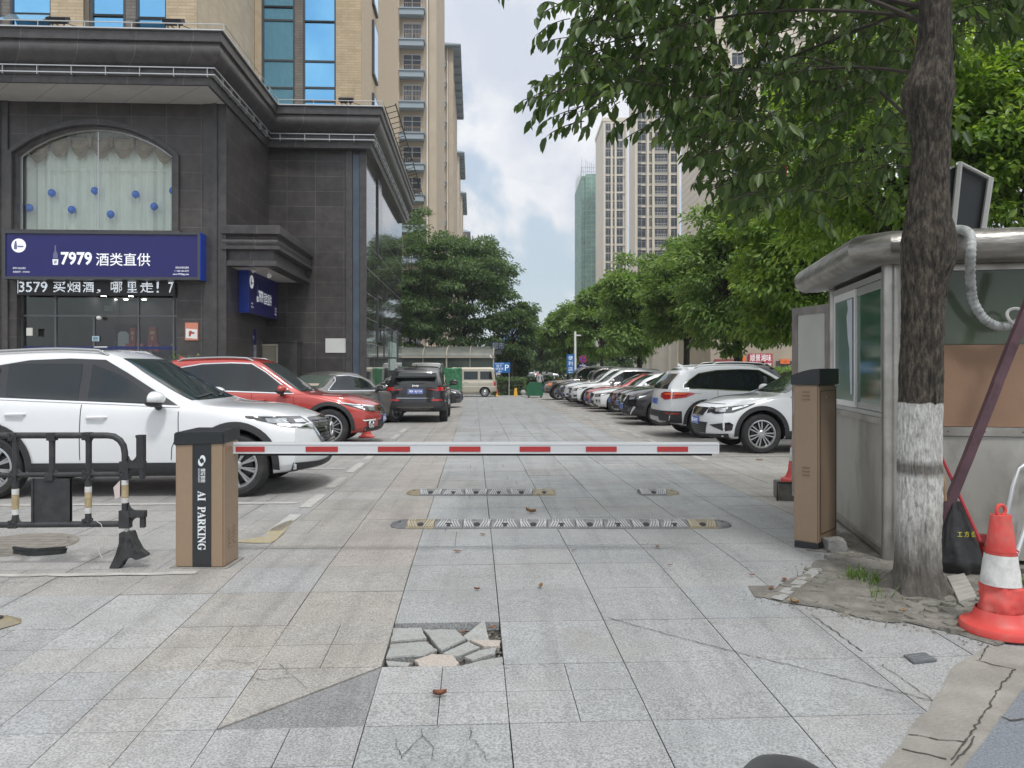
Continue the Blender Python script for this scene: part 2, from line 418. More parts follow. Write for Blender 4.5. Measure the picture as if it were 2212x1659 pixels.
def sheet(name, pts, off, m, kind="structure", step=0.25, edge=0.0, z_amp=0.0, seed=1, th=0.0):
    """flat patch that follows the ground; pts = world points"""
    rg = random.Random(seed); P2 = []
    n = len(pts)
    for i in range(n):
        a, b = Vector(pts[i][:2]), Vector(pts[(i + 1) % n][:2]); L = (b - a).length; k = max(1, int(L / 0.12)) if edge else 1
        for j in range(k):
            q = a.lerp(b, j / k); P2.append(Vector((q.x + rg.uniform(-edge, edge), q.y + rg.uniform(-edge, edge), 0)))
    bm = bmesh.new(); vs = [bm.verts.new(p) for p in P2]
    for t in tessellate_polygon([P2]): bm.faces.new([vs[i] for i in t])
    xs = [p.x for p in P2]; ys = [p.y for p in P2]
    for ax, lo, hi in ((0, min(xs), max(xs)), (1, min(ys), max(ys))):
        c = lo + step
        while c < hi:
            co = Vector((c, 0, 0)) if ax == 0 else Vector((0, c, 0)); no = Vector((1, 0, 0)) if ax == 0 else Vector((0, 1, 0))
            bmesh.ops.bisect_plane(bm, geom=bm.verts[:] + bm.edges[:] + bm.faces[:], plane_co=co, plane_no=no); c += step
    bd = {v for e in bm.edges if len(e.link_faces) == 1 for v in e.verts}
    for v in bm.verts: v.co.z = gw(v.co.x, v.co.y) + off + (0 if v in bd else rg.uniform(0, z_amp))
    bmesh.ops.recalc_face_normals(bm, faces=bm.faces)
    me = bpy.data.meshes.new(name); bm.to_mesh(me); bm.free(); me.materials.append(m)
    if sum(p.normal.z for p in me.polygons) < 0: me.flip_normals()
    o = link(name, me)
    if kind: tag(o, kind=kind)
    return o
M_conc = mat("old_concrete", (0.26, 0.248, 0.225), 0.9, var=0.22, vscale=5, bump=0.5, bscale=60, dirt=(0.17, 0.155, 0.13), dscale=3, damt=0.5)
M_dkgr = mat("dark_granite", (0.17, 0.19, 0.215), 0.55, var=0.45, vscale=130, bump=0.1, detail=2)
M_dirt = mat("dirt", (0.185, 0.175, 0.155), 0.95, var=0.4, vscale=7, bump=0.8, bscale=50, dirt=(0.10, 0.095, 0.075), dscale=4, damt=0.7)
M_wpaint = mat("worn_white_paint", (0.41, 0.405, 0.385), 0.8, var=0.15, vscale=20, dirt=(0.33, 0.32, 0.30), dscale=12, damt=0.9)
M_ypaint = mat("worn_yellow_paint", (0.34, 0.29, 0.18), 0.8, var=0.2, vscale=20, dirt=(0.34, 0.315, 0.27), dscale=7, damt=1.0)
M_crack = mat("crack_dark", (0.06, 0.055, 0.048), 0.95)
sheet("kerb_strip", band, 0.006, M_conc, step=0.15, edge=0.008)
sheet("kerb_paving", [G(2060, 1700), G(2087, 1659), G(2215, 1487), G(2600, 1487), G(2600, 1800), G(2000, 1800)], 0.012, M_dkgr)
pit = [G(*p) for p in ((1640, 1290), (1745, 1232), (1800, 1196), (1905, 1214), (2000, 1210), (2260, 1210), (2260, 1370), (2140, 1395), (2060, 1372), (1960, 1345), (1860, 1340), (1780, 1318), (1690, 1302))]
sheet("tree_pit", pit, 0.006, M_dirt, step=0.06, edge=0.035, z_amp=0.014)
sheet("bare_ground", [G(*p) for p in ((1800, 1196), (1740, 1190), (1735, 1165), (1830, 1150), (1925, 1215))], 0.004, M_dirt, step=0.1, edge=0.01, z_amp=0.008)
sheet("pit_edging", [G(*p) for p in ((1665, 1296), (1690, 1302), (1782, 1232), (1752, 1232))], 0.014, mat("edging_granite", (0.31, 0.31, 0.30), 0.8, var=0.3, vscale=60, bump=0.2), step=0.2)
sheet("pavement_hollow", [G(*p) for p in ((1617, 1267), (1672, 1266), (1668, 1278), (1645, 1294), (1630, 1290))], 0.005, M_dirt, edge=0.004)
# concrete grid pavers sunk in the tree pit
pv = MB(); rg = random.Random(5)
pc = [(p.x, p.y) for p in pit]
for i in range(26):
    for j in range(14):
        x = 1.75 + i * 0.105 + (0.05 if j % 2 else 0); y = 4.15 + j * 0.1
        if not inpoly((x, y), pc) or (x - 2.62) ** 2 + (y - 4.95) ** 2 < 0.045: continue
        if y > 5.15 and x > 2.2 or rg.random() < (0.10 if x > 2.15 and y < 4.85 else 0.45): continue
        s = 0.05 * rg.uniform(0.85, 1.02); z = gw(x, y) + 0.008 + 0.016 * math.exp(-((x - 2.6) ** 2 + (y - 4.6) ** 2) / 0.12) + rg.uniform(-0.006, 0.01)
        a0 = 0.8 + rg.uniform(-0.3, 0.3); tx, ty = rg.uniform(-0.22, 0.22), rg.uniform(-0.22, 0.22)
        ring = [(x + s * rg.uniform(.8, 1.08) * math.cos(a0 + k * PI / 3 + (.28 if k % 2 else -.1)), y + s * rg.uniform(.75, 1.05) * math.sin(a0 + k * PI / 3 + (.28 if k % 2 else -.1))) for k in range(6)]
        vs = [(p[0], p[1], z + (p[0] - x) * tx + (p[1] - y) * ty) for p in ring] + [(x + (p[0] - x) * 1.1, y + (p[1] - y) * 1.1, z - 0.04) for p in ring]
        pv.add(vs, [tuple(range(6))] + [((k + 1) % 6, k, k + 6, (k + 1) % 6 + 6) for k in range(6)])
tag(pv.obj("grass_paver", mat("grid_paver", (0.185, 0.18, 0.155), 0.95, var=0.3, vscale=30, bump=0.4, dirt=(0.12, 0.115, 0.085), dscale=8, damt=0.7)), kind="structure")

# painted lines
def lane_rect(name, v0, v1, u0, u1, m, off=0.005): return sheet(name, [LW(v0, u0), LW(v1, u0), LW(v1, u1), LW(v0, u1)], off, m, step=1.0, edge=0.004)
for i, (a, b) in enumerate(((6.9, 7.7), (8.1, 9.0), (9.5, 10.5), (11.0, 12.2), (12.7, 14.0), (14.6, 16), (16.6, 18.0), (18.6, 20))):
    lane_rect("parking_line", -1.82, -1.70, a, b, M_wpaint)
for u in (5.0 + 3.35, 11.4, 14.0): lane_rect("parking_line", -7.2, -1.9, u, u + 0.11, M_wpaint)
for u in np.arange(12.2, 44, 1.6): lane_rect("parking_line", 3.68, 3.79, float(u), float(u) + 0.95, M_wpaint)
for u in (12.8, 15.9, 19.4, 22.9): lane_rect("parking_line", 3.85, 9.0, u, u + 0.1, M_wpaint)
K = 1.3825
sheet("painted_arrow", [G(x / K / 1.8228, (1350 + y / K) / 1.8228) for x, y in ((1600, 965), (1555, 975), (1480, 1010), (1440, 1055), (1290, 1078), (1290, 1090), (1480, 1092), (1545, 1040))], 0.005, M_ypaint, edge=0.01)
sheet("mortar_joint", [LW(-9, 5.40), LW(-1.95, 5.43), LW(-1.95, 5.50), LW(-9, 5.48)], 0.004, mat("cement", (0.42, 0.41, 0.385), 0.9, var=0.2, vscale=8, dirt=(0.33, 0.32, 0.29), dscale=5, damt=0.9), edge=0.02)
# manhole cover
mh = MB(); c = Vector((-4.02, 6.25, 0)); pr = [(0.0, 0.006), (0.36, 0.006), (0.365, 0.001), (0.375, 0.001), (0.38, 0.006), (0.43, 0.006), (0.44, 0.0)]
mh.lathe(pr, 40, Matrix.Translation((c.x, c.y, gw(c.x, c.y) + 0.002)))
for k in range(7): mh.box(c.x - 0.3, c.x + 0.3, c.y - 0.28 + k * 0.09, c.y - 0.25 + k * 0.09, gw(c.x, c.y) + 0.005, gw(c.x, c.y) + 0.0105)
tag(mh.obj("manhole_cover", mat("manhole_stone", (0.20, 0.185, 0.16), 0.85, var=0.25, vscale=12, bump=0.3)), "round stone manhole cover behind the black plastic barrier", "manhole")

# broken slab in the hole
M_shard = mat("broken_granite", (0.33, 0.34, 0.33), 0.75, var=0.28, vscale=70, bump=0.5, bscale=80, dirt=(0.24, 0.22, 0.19), dscale=9, damt=0.5)
M_shard2 = mat("broken_granite_pink", (0.43, 0.38, 0.34), 0.75, var=0.22, vscale=60, bump=0.5, bscale=80)
shards = [[(1712, 294), (1835, 293), (1860, 333), (1700, 347)], [(1843, 293), (1985, 293), (2030, 337), (1922, 397), (1882, 345)],
          [(1698, 353), (1855, 342), (1905, 388), (1852, 412), (1680, 426)], [(2018, 326), (2110, 275), (2132, 338), (2042, 340)],
          [(1927, 402), (2040, 348), (2092, 374), (1990, 414)], [(1803, 432), (1880, 403), (1972, 405), (2000, 440), (1985, 460), (1830, 461)],
          [(2022, 414), (2090, 386), (2166, 376), (2156, 402), (2060, 430)], [(2045, 342), (2182, 343), (2176, 372), (2110, 372)],
          [(2005, 459), (2100, 430), (2188, 412), (2192, 459)], [(1680, 434), (1790, 440), (1775, 458), (1690, 456)]]
wh = ["large four sided granite shard at the back left of the broken paving hole", "wide granite shard at the back middle of the broken paving hole", "largest granite shard at the left of the broken paving hole",
      "pointed upright granite shard at the back right of the paving hole", "flat granite shard in the middle right of the paving hole", "pinkish rounded broken stone at the front middle of the paving hole",
      "narrow granite shard by the right rim of the paving hole", "pale pinkish shard at the right rim of the paving hole", "grey shard lying in the front right corner of the paving hole", "low dark shard in the front left corner of the paving hole"]
for i, (pl, lb) in enumerate(zip(shards, wh)):
    pts = [G(x / 1.106 / 1.8228, (2200 + y / 1.106) / 1.8228) for x, y in pl]; c = sum(pts, Vector()) / len(pts)
    rg = random.Random(40 + i); tx, ty = rg.uniform(-0.05, 0.05), rg.uniform(-0.06, 0.08) + (0.15 if i == 3 else 0); b = MB()
    top = [Vector((p.x - c.x, p.y - c.y, (p.x - c.x) * tx + (p.y - c.y) * ty)) for p in pts]
    fine = []
    for k in range(len(top)):
        a_, b_ = top[k], top[(k + 1) % len(top)]
        for j in range(4): q = a_.lerp(b_, j / 4); fine.append(q * (1 + (rg.uniform(-0.05, 0.03) if j else 0)))
    n = len(fine)
    vs = [v * 0.98 for v in fine] + [v + Vector((0, 0, -0.008)) for v in fine] + [v * 0.93 + Vector((0, 0, -0.04)) for v in fine] + [Vector((0, 0, 0.002))]
    fs = [(k, (k + 1) % n, 3 * n) for k in range(n)] + [((k + 1) % n, k, k + n, (k + 1) % n + n) for k in range(n)] + [((k + 1) % n + n, k + n, k + 2 * n, (k + 1) % n + 2 * n) for k in range(n)]
    b.add(vs, fs)
    o = b.obj("stone_shard", M_shard2 if i in (5, 7) else M_shard, loc=(c.x, c.y, c.z - 0.012)); tag(o, lb, "stone", "pieces of the broken slab")
# cracks
ck = MB()
def crack(pts, wd=0.004, off=0.0045, seed=1):
    rg = random.Random(seed); W = [G(*p) for p in pts]; fine = []
    for a, b in zip(W[:-1], W[1:]):
        n = max(2, int((b - a).length / 0.03))
        for j in range(n): q = a.lerp(b, j / n); fine.append(Vector((q.x + rg.uniform(-.007, .007), q.y + rg.uniform(-.007, .007), 0)))
    fine.append(W[-1])
    for a, b in zip(fine[:-1], fine[1:]):
        d = (b - a); d.z = 0; nrm = Vector((-d.y, d.x, 0)).normalized() * wd * rg.uniform(0.3, 0.8)
        q = [a - nrm, b - nrm, b + nrm, a + nrm]; ck.quad(*[(p.x, p.y, gw(p.x, p.y) + off) for p in q])
def c3(x, y): return (x / 1.106 / 1.8228, (2200 + y / 1.106) / 1.8228)
def c4(x, y): return ((2000 + x / 1.0886) / 1.8228, (2200 + y / 1.0886) / 1.8228)
for i, pl in enumerate(([c3(1080, 515), c3(1150, 533), c3(1260, 520)], [c3(1220, 463), c3(1255, 500), c3(1340, 568)],
                        [c3(1740, 880), c3(1790, 820), c3(1840, 775), c3(1835, 740)], [c3(1840, 775), c3(1895, 830), c3(1880, 880)], [c3(1895, 830), c3(1935, 827)],
                        [c3(2045, 740), c3(2050, 790), c3(2110, 850), c3(2135, 900)], [c3(1720, 790), c3(1745, 860)], [c3(905, 465), c3(1000, 445), c3(1110, 462)])): crack(pl, 0.0022, 0.006, i)
crack([c4(425, 256), c4(1010, 412), c4(1400, 505), c4(1820, 612)], 0.004, 0.005, 20)
crack([c4(1300, 240), c4(1520, 400)], 0.005, 0.005, 21); crack([c4(1600, 455), c4(1820, 612)], 0.003, 0.005, 22)
for i, pl in enumerate(([c4(2175, 480), c4(2110, 555), c4(2065, 640), c4(1985, 760), c4(1900, 870)], [c4(2010, 440), c4(2080, 460), c4(2170, 480)], [c4(1720, 760), c4(1850, 785), c4(1960, 795)],
                        [c4(1690, 825), c4(1800, 850), c4(1880, 868)], [c4(2000, 770), c4(1960, 830), c4(1900, 895)], [c4(2060, 380), c4(2020, 440)])): crack(pl, 0.006, 0.0095, 30 + i)
crack([c4(2110, 690), c4(2150, 705), c4(2212, 700)], 0.008, 0.0155, 44)
tag(ck.obj("paving_cracks", M_crack), kind="structure")
# small square cover plate, grey spots
cp = MB(); q = [G(1952, 1419), G(1998, 1414), G(2024, 1430), G(1974, 1436)]
cp.add([(p.x, p.y, p.z + z) for z in (0.003, 0.012) for p in q], [(4, 5, 6, 7), (0, 1, 5, 4), (1, 2, 6, 5), (2, 3, 7, 6), (3, 0, 4, 7)])
for k in range(3):
    a, b = q[0].lerp(q[3], (k + 1) / 4), q[1].lerp(q[2], (k + 1) / 4); cp.tube([a + Vector((0.01, 0, .012)), b + Vector((-0.01, 0, .012))], 0.004, 5)
tag(cp.obj("cover_plate", mat("grey_iron", (0.17, 0.18, 0.19), 0.6, 0.5, var=0.2, vscale=30)), "small grey square cover plate set in the paving near the big cone", "cover plate")

# rubble and grit: in the hole, round the pit and under the booth edge
b = MB(); rg = random.Random(21)
def grit(x, y, s, dz=0.0):
    z = gw(x, y) + dz; k = 5; a0 = rg.uniform(0, 6.28); lo = [(x + s * rg.uniform(.7, 1.2) * math.cos(a0 + i * 2 * PI / k), y + s * rg.uniform(.7, 1.2) * math.sin(a0 + i * 2 * PI / k), z - s * .3) for i in range(k)]
    b.add(lo + [(x + rg.uniform(-.3, .3) * s, y + rg.uniform(-.3, .3) * s, z + s * rg.uniform(.5, 1.0))], [(i, (i + 1) % k, k) for i in range(k)])
hp = [G(*c3(x, y)) for x, y in ((1690, 290), (2180, 285), (2195, 460), (1675, 462))]; h2 = [(p.x, p.y) for p in hp]
while len(b.f) < 5 * 520:
    x, y = rg.uniform(h2[0][0] - .1, h2[1][0] + .1), rg.uniform(h2[3][1] - .05, h2[0][1] + .05)
    if inpoly((x, y), h2): grit(x, y, rg.uniform(.003, .011), -.045 + rg.uniform(0, .012))
n0 = len(b.f)
for k in range(900):
    p = pit[rg.randrange(len(pit))].lerp(pit[rg.randrange(len(pit))], rg.random()); x, y = p.x + rg.gauss(0, .05), p.y + rg.gauss(0, .05)
    if not (x - 2.62) ** 2 + (y - 4.95) ** 2 < .03: grit(x, y, rg.uniform(.002, .008), .006)
for k in range(260): f = rg.random(); q = LW(*WL(2.68 + .30 * f, 5.72 + 1.6 * f)); grit(q.x - abs(rg.gauss(0, .10)), q.y + rg.gauss(0, .05), rg.uniform(.003, .014), .005)
for k in range(500): V_, U_ = rg.uniform(-2.4, 3.0), rg.uniform(2.6, 9.5); q = LW(V_, U_); grit(q.x, q.y, rg.uniform(.0012, .004), .002)
for k in range(220): V_ = V0 + .6 * rg.randint(-4, 4); q = LW(V_ + rg.gauss(0, .01), rg.uniform(2.6, 6)); grit(q.x, q.y, rg.uniform(.0015, .004), .001)
tag(b.obj("grit", mat("grit_stone", (.20, .185, .16), .95, var=.5, vscale=60)), "loose grit and crumbs of stone scattered over the paving, the hole and the tree pit", "grit", kind="stuff")
# ------------------------------------------------------------------ left building (local x = V across the lane, y = U along it)
M_stone = brick_mat("dark_stone", (0.046, 0.042, 0.041), (0.070, 0.060, 0.056), (0.115, 0.112, 0.11), 0.8, 0.43, 0.007, rough=0.34, offset=0.0, var=0.35, bump=0.1, noise_s=3.5)
M_stone2 = brick_mat("dark_stone_trim", (0.058, 0.055, 0.055), (0.076, 0.071, 0.070), (0.14, 0.135, 0.13), 1.2, 9.0, 0.008, rough=0.36, offset=0.0, var=0.35, bump=0.1, noise_s=5)
M_gloss = brick_mat("polished_stone", (0.045, 0.045, 0.045), (0.055, 0.053, 0.05), (0.42, 0.42, 0.41), 1.1, 0.72, 0.010, rough=0.035, offset=0.0, var=0.25, bump=0.03, spec=1.0)
M_brick = brick_mat("tan_brick", (0.46, 0.36, 0.235), (0.55, 0.44, 0.30), (0.40, 0.33, 0.23), 0.42, 0.085, 0.012, rough=0.75, var=0.16, bump=0.3)
M_brick2 = brick_mat("pale_brick", (0.50, 0.405, 0.285), (0.57, 0.47, 0.34), (0.47, 0.39, 0.285), 0.5, 0.10, 0.012, rough=0.8, var=0.12, bump=0.3)
M_greyb = brick_mat("grey_brick", (0.17, 0.155, 0.14), (0.20, 0.185, 0.165), (0.13, 0.12, 0.11), 0.3, 0.085, 0.012, rough=0.8)
M_blue = mat("blue_glass", (0.24, 0.58, 0.90), 0.03, 0.92, var=0.06, vscale=0.6, bump=0.03, bscale=1.2)
M_frame = mat("dark_frame", (0.075, 0.08, 0.085), 0.4, 0.3)
M_alu = mat("aluminium", (0.62, 0.63, 0.63), 0.38, 0.8, var=0.08)
M_soff = brick_mat("soffit_panel", (0.50, 0.50, 0.47), (0.48, 0.48, 0.455), (0.25, 0.25, 0.24), 1.02, 30, 0.012, rough=0.75, offset=0, var=0.08, bump=0)
M_white = mat("white_plastic", (0.78, 0.78, 0.76), 0.5)
M_black = mat("black_metal", (0.02, 0.02, 0.022), 0.45)
M_trim = mat("tan_trim", (0.42, 0.34, 0.235), 0.8, var=0.1, vscale=5)
def clear_glass(name, tint=(0.8, 0.88, 0.84), fac=0.12):
    m = bpy.data.materials.new(name); m.use_nodes = True; t = m.node_tree; t.nodes.clear()
    o = N(t, "ShaderNodeOutputMaterial"); mx = N(t, "ShaderNodeMixShader"); tr = N(t, "ShaderNodeBsdfTransparent"); gl = N(t, "ShaderNodeBsdfGlossy")
    tr.inputs[0].default_value = (*tint, 1); gl.inputs[0].default_value = (1, 1, 1, 1); gl.inputs[1].default_value = 0.02
    fr = N(t, "ShaderNodeFresnel"); fr.inputs[0].default_value = 1.5
    ad = N(t, "ShaderNodeMath", operation="ADD"); ad.inputs[1].default_value = fac; t.links.new(fr.outputs[0], ad.inputs[0]); t.links.new(ad.outputs[0], mx.inputs[0])
    t.links.new(tr.outputs[0], mx.inputs[1]); t.links.new(gl.outputs[0], mx.inputs[2]); t.links.new(mx.outputs[0], o.inputs[0]); MATS[name] = m; return m
M_glass = clear_glass("clear_glass", (0.93, 0.97, 0.94), fac=0.01); M_glassd = clear_glass("smoky_glass", (0.80, 0.85, 0.83), 0.03)

def sweep(mb, prof, path, closed_end=True):
    """prof = [(outward offset, z)], path = plan polyline; outward is to the right of travel"""
    n = len(path); P_ = [Vector((p[0], p[1])) for p in path]; cols = []
    for i in range(n):
        if i == 0: d = (P_[1] - P_[0]).normalized(); m = Vector((d.y, -d.x))
        elif i == n - 1: d = (P_[-1] - P_[-2]).normalized(); m = Vector((d.y, -d.x))
        else:
            d1 = (P_[i] - P_[i - 1]).normalized(); d2 = (P_[i + 1] - P_[i]).normalized()
            n1 = Vector((d1.y, -d1.x)); n2 = Vector((d2.y, -d2.x)); m = (n1 + n2) / (1 + n1.dot(n2))
        cols.append([(P_[i].x + m.x * o, P_[i].y + m.y * o, z) for o, z in prof])
    k = len(prof); vs = [v for c in cols for v in c]
    fs = [(i * k + j, (i + 1) * k + j, (i + 1) * k + j + 1, i * k + j + 1) for i in range(n - 1) for j in range(k - 1)]
    mb.add(vs, fs)
    if closed_end:
        mb.add(cols[-1], [tuple(range(k))]); mb.add(cols[0], [tuple(reversed(range(k)))])
    return mb
def arc_prof(d0, z0, d1, z1, bulge, n=8):
    out = []
    for i in range(n + 1):
        t = i / n; b = math.sin(PI * t) * bulge; out.append((d0 + (d1 - d0) * t + b, z0 + (z1 - z0) * t))
    return out
def wallface(mb, outer, holes, U, depth):
    """wall in the x-z plane at y=U facing -y with reveals going back by depth"""
    loops = [[Vector((p[0], p[1], 0)) for p in outer]] + [[Vector((p[0], p[1], 0)) for p in h] for h in holes]
    flat = [v for l in loops for v in l]
    mb.add([(v.x, U, v.y) for v in flat], [tuple(t) for t in tessellate_polygon(loops)])
    for h in holes:
        n = len(h); mb.add([(p[0], U, p[1]) for p in h] + [(p[0], U + depth, p[1]) for p in h], [(i, (i + 1) % n, (i + 1) % n + n, i + n) for i in range(n)])

U1 = 18.4
bld = thing("podium_building", "dark stone two storey shop building with curved cornice and arched window below the tan tower", "building", (0, 0, 0), LA)
def vz(x, y, U): V = VU(x, U); return V, ZA(y, V, U)
zg = gz(20) - 0.1
# openings
aL, zb = vz(20, 497, U1); aR, _ = vz(384, 497, U1); _, zs = vz(20, 330, U1); _, zt = vz(207, 262, U1)
def arch(xl, xr, z0, zs_, ztop, n=20):
    r_ = [(xl, z0), (xl, zs_)]; cx = (xl + xr) / 2; a = (xr - xl) / 2; h = ztop - zs_
    rad = (a * a + h * h) / (2 * h); cz = ztop - rad; t0 = math.atan2(zs_ - cz, -a); t1 = math.atan2(zs_ - cz, a)
    for i in range(1, n): t = t0 + (t1 - t0) * i / n; r_.append((cx + rad * math.cos(t), cz + rad * math.sin(t)))
    return r_ + [(xr, zs_), (xr, z0)]
A_out = arch(aL, aR, zb, zs, zt)
sL, _ = vz(36, 600, U1); sR, _ = vz(382, 600, U1); _, sT = vz(200, 603, U1)
S_hole = [(sL, zg), (sL, sT), (sR, sT), (sR, zg)]
wb = MB(); wallface(wb, [(-17, zg), (-17, 7.64), (-5.81, 7.64), (-5.81, zg)], [list(reversed(A_out)), list(reversed(S_hole))], U1, 0.25)
wb.quad((-5.81, U1, zg), (-5.81, 22.1, zg), (-5.81, 22.1, 7.9), (-5.81, U1, 7.9))
wb.quad((-5.81, 22.1, zg), (-3.08, 22.1, zg), (-3.08, 22.1, 7.9), (-5.81, 22.1, 7.9))
wb.quad((-17, 33, zg), (-3.08, 33, zg), (-3.08, 33, 8.6), (-17, 33, 8.6)); wb.quad((-17, U1, zg), (-17, 33, zg), (-17, 33, 8), (-17, U1, 8))
wb.obj("wall", M_stone, bld)
MB().quad((-3.08, 22.1, zg), (-3.08, 33, zg), (-3.08, 33, 7.9), (-3.08, 22.1, 7.9)).obj("polished_side_wall", M_gloss, bld)
rf = MB(); rf.add([(-17, 17.0, 8.60), (-5.6, 17.0, 8.60), (-5.6, 21.6, 8.60), (-2.7, 21.6, 8.60), (-2.7, 33.2, 8.60), (-17, 33.2, 8.60)], [(0, 1, 2, 3, 4, 5)]); rf.obj("roof", M_conc, bld)
# pilasters
def pil(x0, x1, U, pr, z1=7.62, name="pilaster"):
    v0, v1 = VU(x0, U), VU(x1, U); m = MB(); w_ = v1 - v0
    m.box(v0, v1, U - pr * 0.5, U + 0.01, zg, z1); m.box(v0 + w_ * 0.3, v0 + w_ * 0.42, U - pr * 0.5 - 0.02, U - pr * .5 - .002, zg, z1)
    m.box(v0 + w_ * 0.42, v0 + w_ * 0.62, U - pr, U - pr * .5 - .002, zg, z1); m.obj(name, M_stone2, bld)
pil(441, 490, U1, 0.10); pil(-22, 19, U1, 0.10)
p2_ = MB(); p2_.box(VU(748, 22.1), VU(762, 22.1), 22.02, 22.11, zg, 7.62); p2_.box(VU(778, 22.1), -3.06, 22.02, 22.11, zg, 7.62); p2_.obj("pilaster", M_stone2, bld)
MB().box(VU(763, 22.1), VU(777, 22.1), 22.06, 22.108, zg, 7.5).obj("drain_strip", mat("bluish_strip", (0.075, 0.10, 0.135), 0.3, 0.2, var=0.3, vscale=2), bld)
# cornice
prof = [(0.30, 8.60), (0.36, 8.66), (0.36, 8.645), (0.33, 8.64), (0.33, 8.45), (0.27, 8.42)] + arc_prof(0.27, 8.40, 0.04, 7.97, 0.12) + [(0.03, 7.95), (0.06, 7.94), (0.06, 7.78), (0.02, 7.77), (0.0, 7.62), (-0.06, 7.62), (-0.06, 7.66)]
path = [(-17, 17.15), (-5.76, 17.15), (-5.76, 21.8), (-2.9, 21.8), (-2.9, 33.2)]
m = MB(); sweep(m, prof, path); co = m.obj("cornice", M_stone2, bld, smooth=True); smooth_mesh(co.data, 40)
m = MB(); sweep(m, [(0.10, 8.665), (0.385, 8.665), (0.385, 8.69), (0.10, 8.69)], path); m.obj("roof_flashing", M_alu, bld)
m = MB()
sweep(m, [(0.10, 7.945), (0.13, 7.945), (0.13, 7.965), (0.10, 7.965)], path); sweep(m, [(0.10, 7.80), (0.13, 7.80), (0.13, 7.82), (0.10, 7.82)], path)
for k in range(16): v = -16.6 + k * 0.72; m.box(v, v + 0.012, 17.02, 17.10, 7.76, 7.96)
for k in range(7): m.box(-5.70, -5.63, 17.6 + k * 0.62, 17.612 + k * 0.62, 7.76, 7.96)
for k in range(4): m.box(-5.4 + k * 0.68, -5.388 + k * 0.68, 21.67, 21.74, 7.76, 7.96)
for k in range(14): m.box(-2.84, -2.77, 22.2 + k * 0.75, 22.212 + k * 0.75, 7.76, 7.96)
m.obj("light_rail", M_alu, bld)
m = MB(); m.quad((-17, 17.2, 7.625), (-5.76, 17.2, 7.625), (-5.76, 18.4, 7.625), (-17, 18.4, 7.625)); m.obj("soffit", M_soff, bld)
m = MB()
m.box(-5.82, -5.76, 17.16, 21.78, 7.60, 7.66); m.box(-5.82, -3.1, 21.78, 22.1, 7.60, 7.66); m.box(-3.1, -2.9, 21.78, 33, 7.60, 7.66); m.obj("soffit_edge", M_stone2, bld)
# thin roof wire rails and the ladder-like frame on the right edge
m = MB()
for (a, b) in (((-17, 16.78), (-5.36, 16.78)), ((-5.36, 16.78), (-5.36, 21.4)), ((-5.36, 21.4), (-2.52, 21.4)), ((-2.52, 21.4), (-2.52, 33))):
    L = math.dist(a, b); n = max(2, int(L / 0.9))
    m.tube([(a[0], a[1], 8.80), (b[0], b[1], 8.80)], 0.012, 5)
    for i in range(n): t = i / n; x, y = a[0] + (b[0] - a[0]) * t, a[1] + (b[1] - a[1]) * t; m.tube([(x, y, 8.68), (x, y, 8.80)], 0.008, 4)
m.obj("roof_rail", M_alu, bld)
m = MB()
for x in (-2.5, -2.2): m.tube([(x, 21.7, 8.75 + (x + 2.5) * .3), (x, 33, 8.75 + (x + 2.5) * .3)], 0.018, 5)
for k in range(24): y = 21.8 + k * 0.48; m.tube([(-2.5, y, 8.75), (-2.2, y, 8.84)], 0.012, 4)
m.obj("light_frame", M_black, bld)
# arched window
fr = thing; zi = zs - 0.02
def ring(mb, A, B, y0, y1):
    n = len(A); vs = [(p[0], y0, p[1]) for p in A] + [(p[0], y0, p[1]) for p in B] + [(p[0], y1, p[1]) for p in A] + [(p[0], y1, p[1]) for p in B]
    fs = []
    for i in range(n - 1):
        fs += [(i, i + 1, n + i + 1, n + i), (2 * n + i, 3 * n + i, 3 * n + i + 1, 2 * n + i + 1), (i, 2 * n + i, 2 * n + i + 1, i + 1), (n + i, n + i + 1, 3 * n + i + 1, 3 * n + i)]
    fs += [(0, n, 3 * n, 2 * n), (n - 1, 3 * n - 1, 4 * n - 1, 2 * n - 1)]; mb.add(vs, fs)
gL, _ = vz(44, 497, 18.6); gR, _ = vz(377, 497, 18.6); _, gs = vz(44, 338, 18.6); _, gt = vz(207, 280, 18.6)
A_in = arch(gL, gR, zb, gs, gt)
m = MB(); ring(m, arch(aL - .04, aR + .04, zb, zs, zt + .04), arch(aL + 0.08, aR - 0.08, zb, zs, zt - 0.09), 18.33, 18.42); ring(m, arch(aL + 0.06, aR - 0.06, zb, zs - .02, zt - 0.07), A_in, 18.44, 18.66)
m.box(aL - .1, aR + .1, 18.28, 18.6, zb - 0.05, zb); m.box(gR + 0.02, aR - 0.02, 18.5, 18.67, zb, gs)
awf = m.obj("window_surround", M_stone2, bld)
m = MB(); ring(m, A_in, arch(gL + 0.03, gR - 0.03, zb, gs, gt - 0.03), 18.60, 18.66); m.box(gL, gR, 18.6, 18.66, zb, zb + 0.04)
m.box((gL + gR) / 2 - .01, (gL + gR) / 2 + .01, 18.62, 18.65, zb, gt - .03)
m.obj("arched_frame", M_alu, bld)
m = MB(); n = len(A_in); m.add([(p[0], 18.63, p[1]) for p in A_in], [tuple(t) for t in tessellate_polygon([[Vector((p[0], p[1], 0)) for p in A_in]])]); m.obj("arched_pane", M_glass, bld)
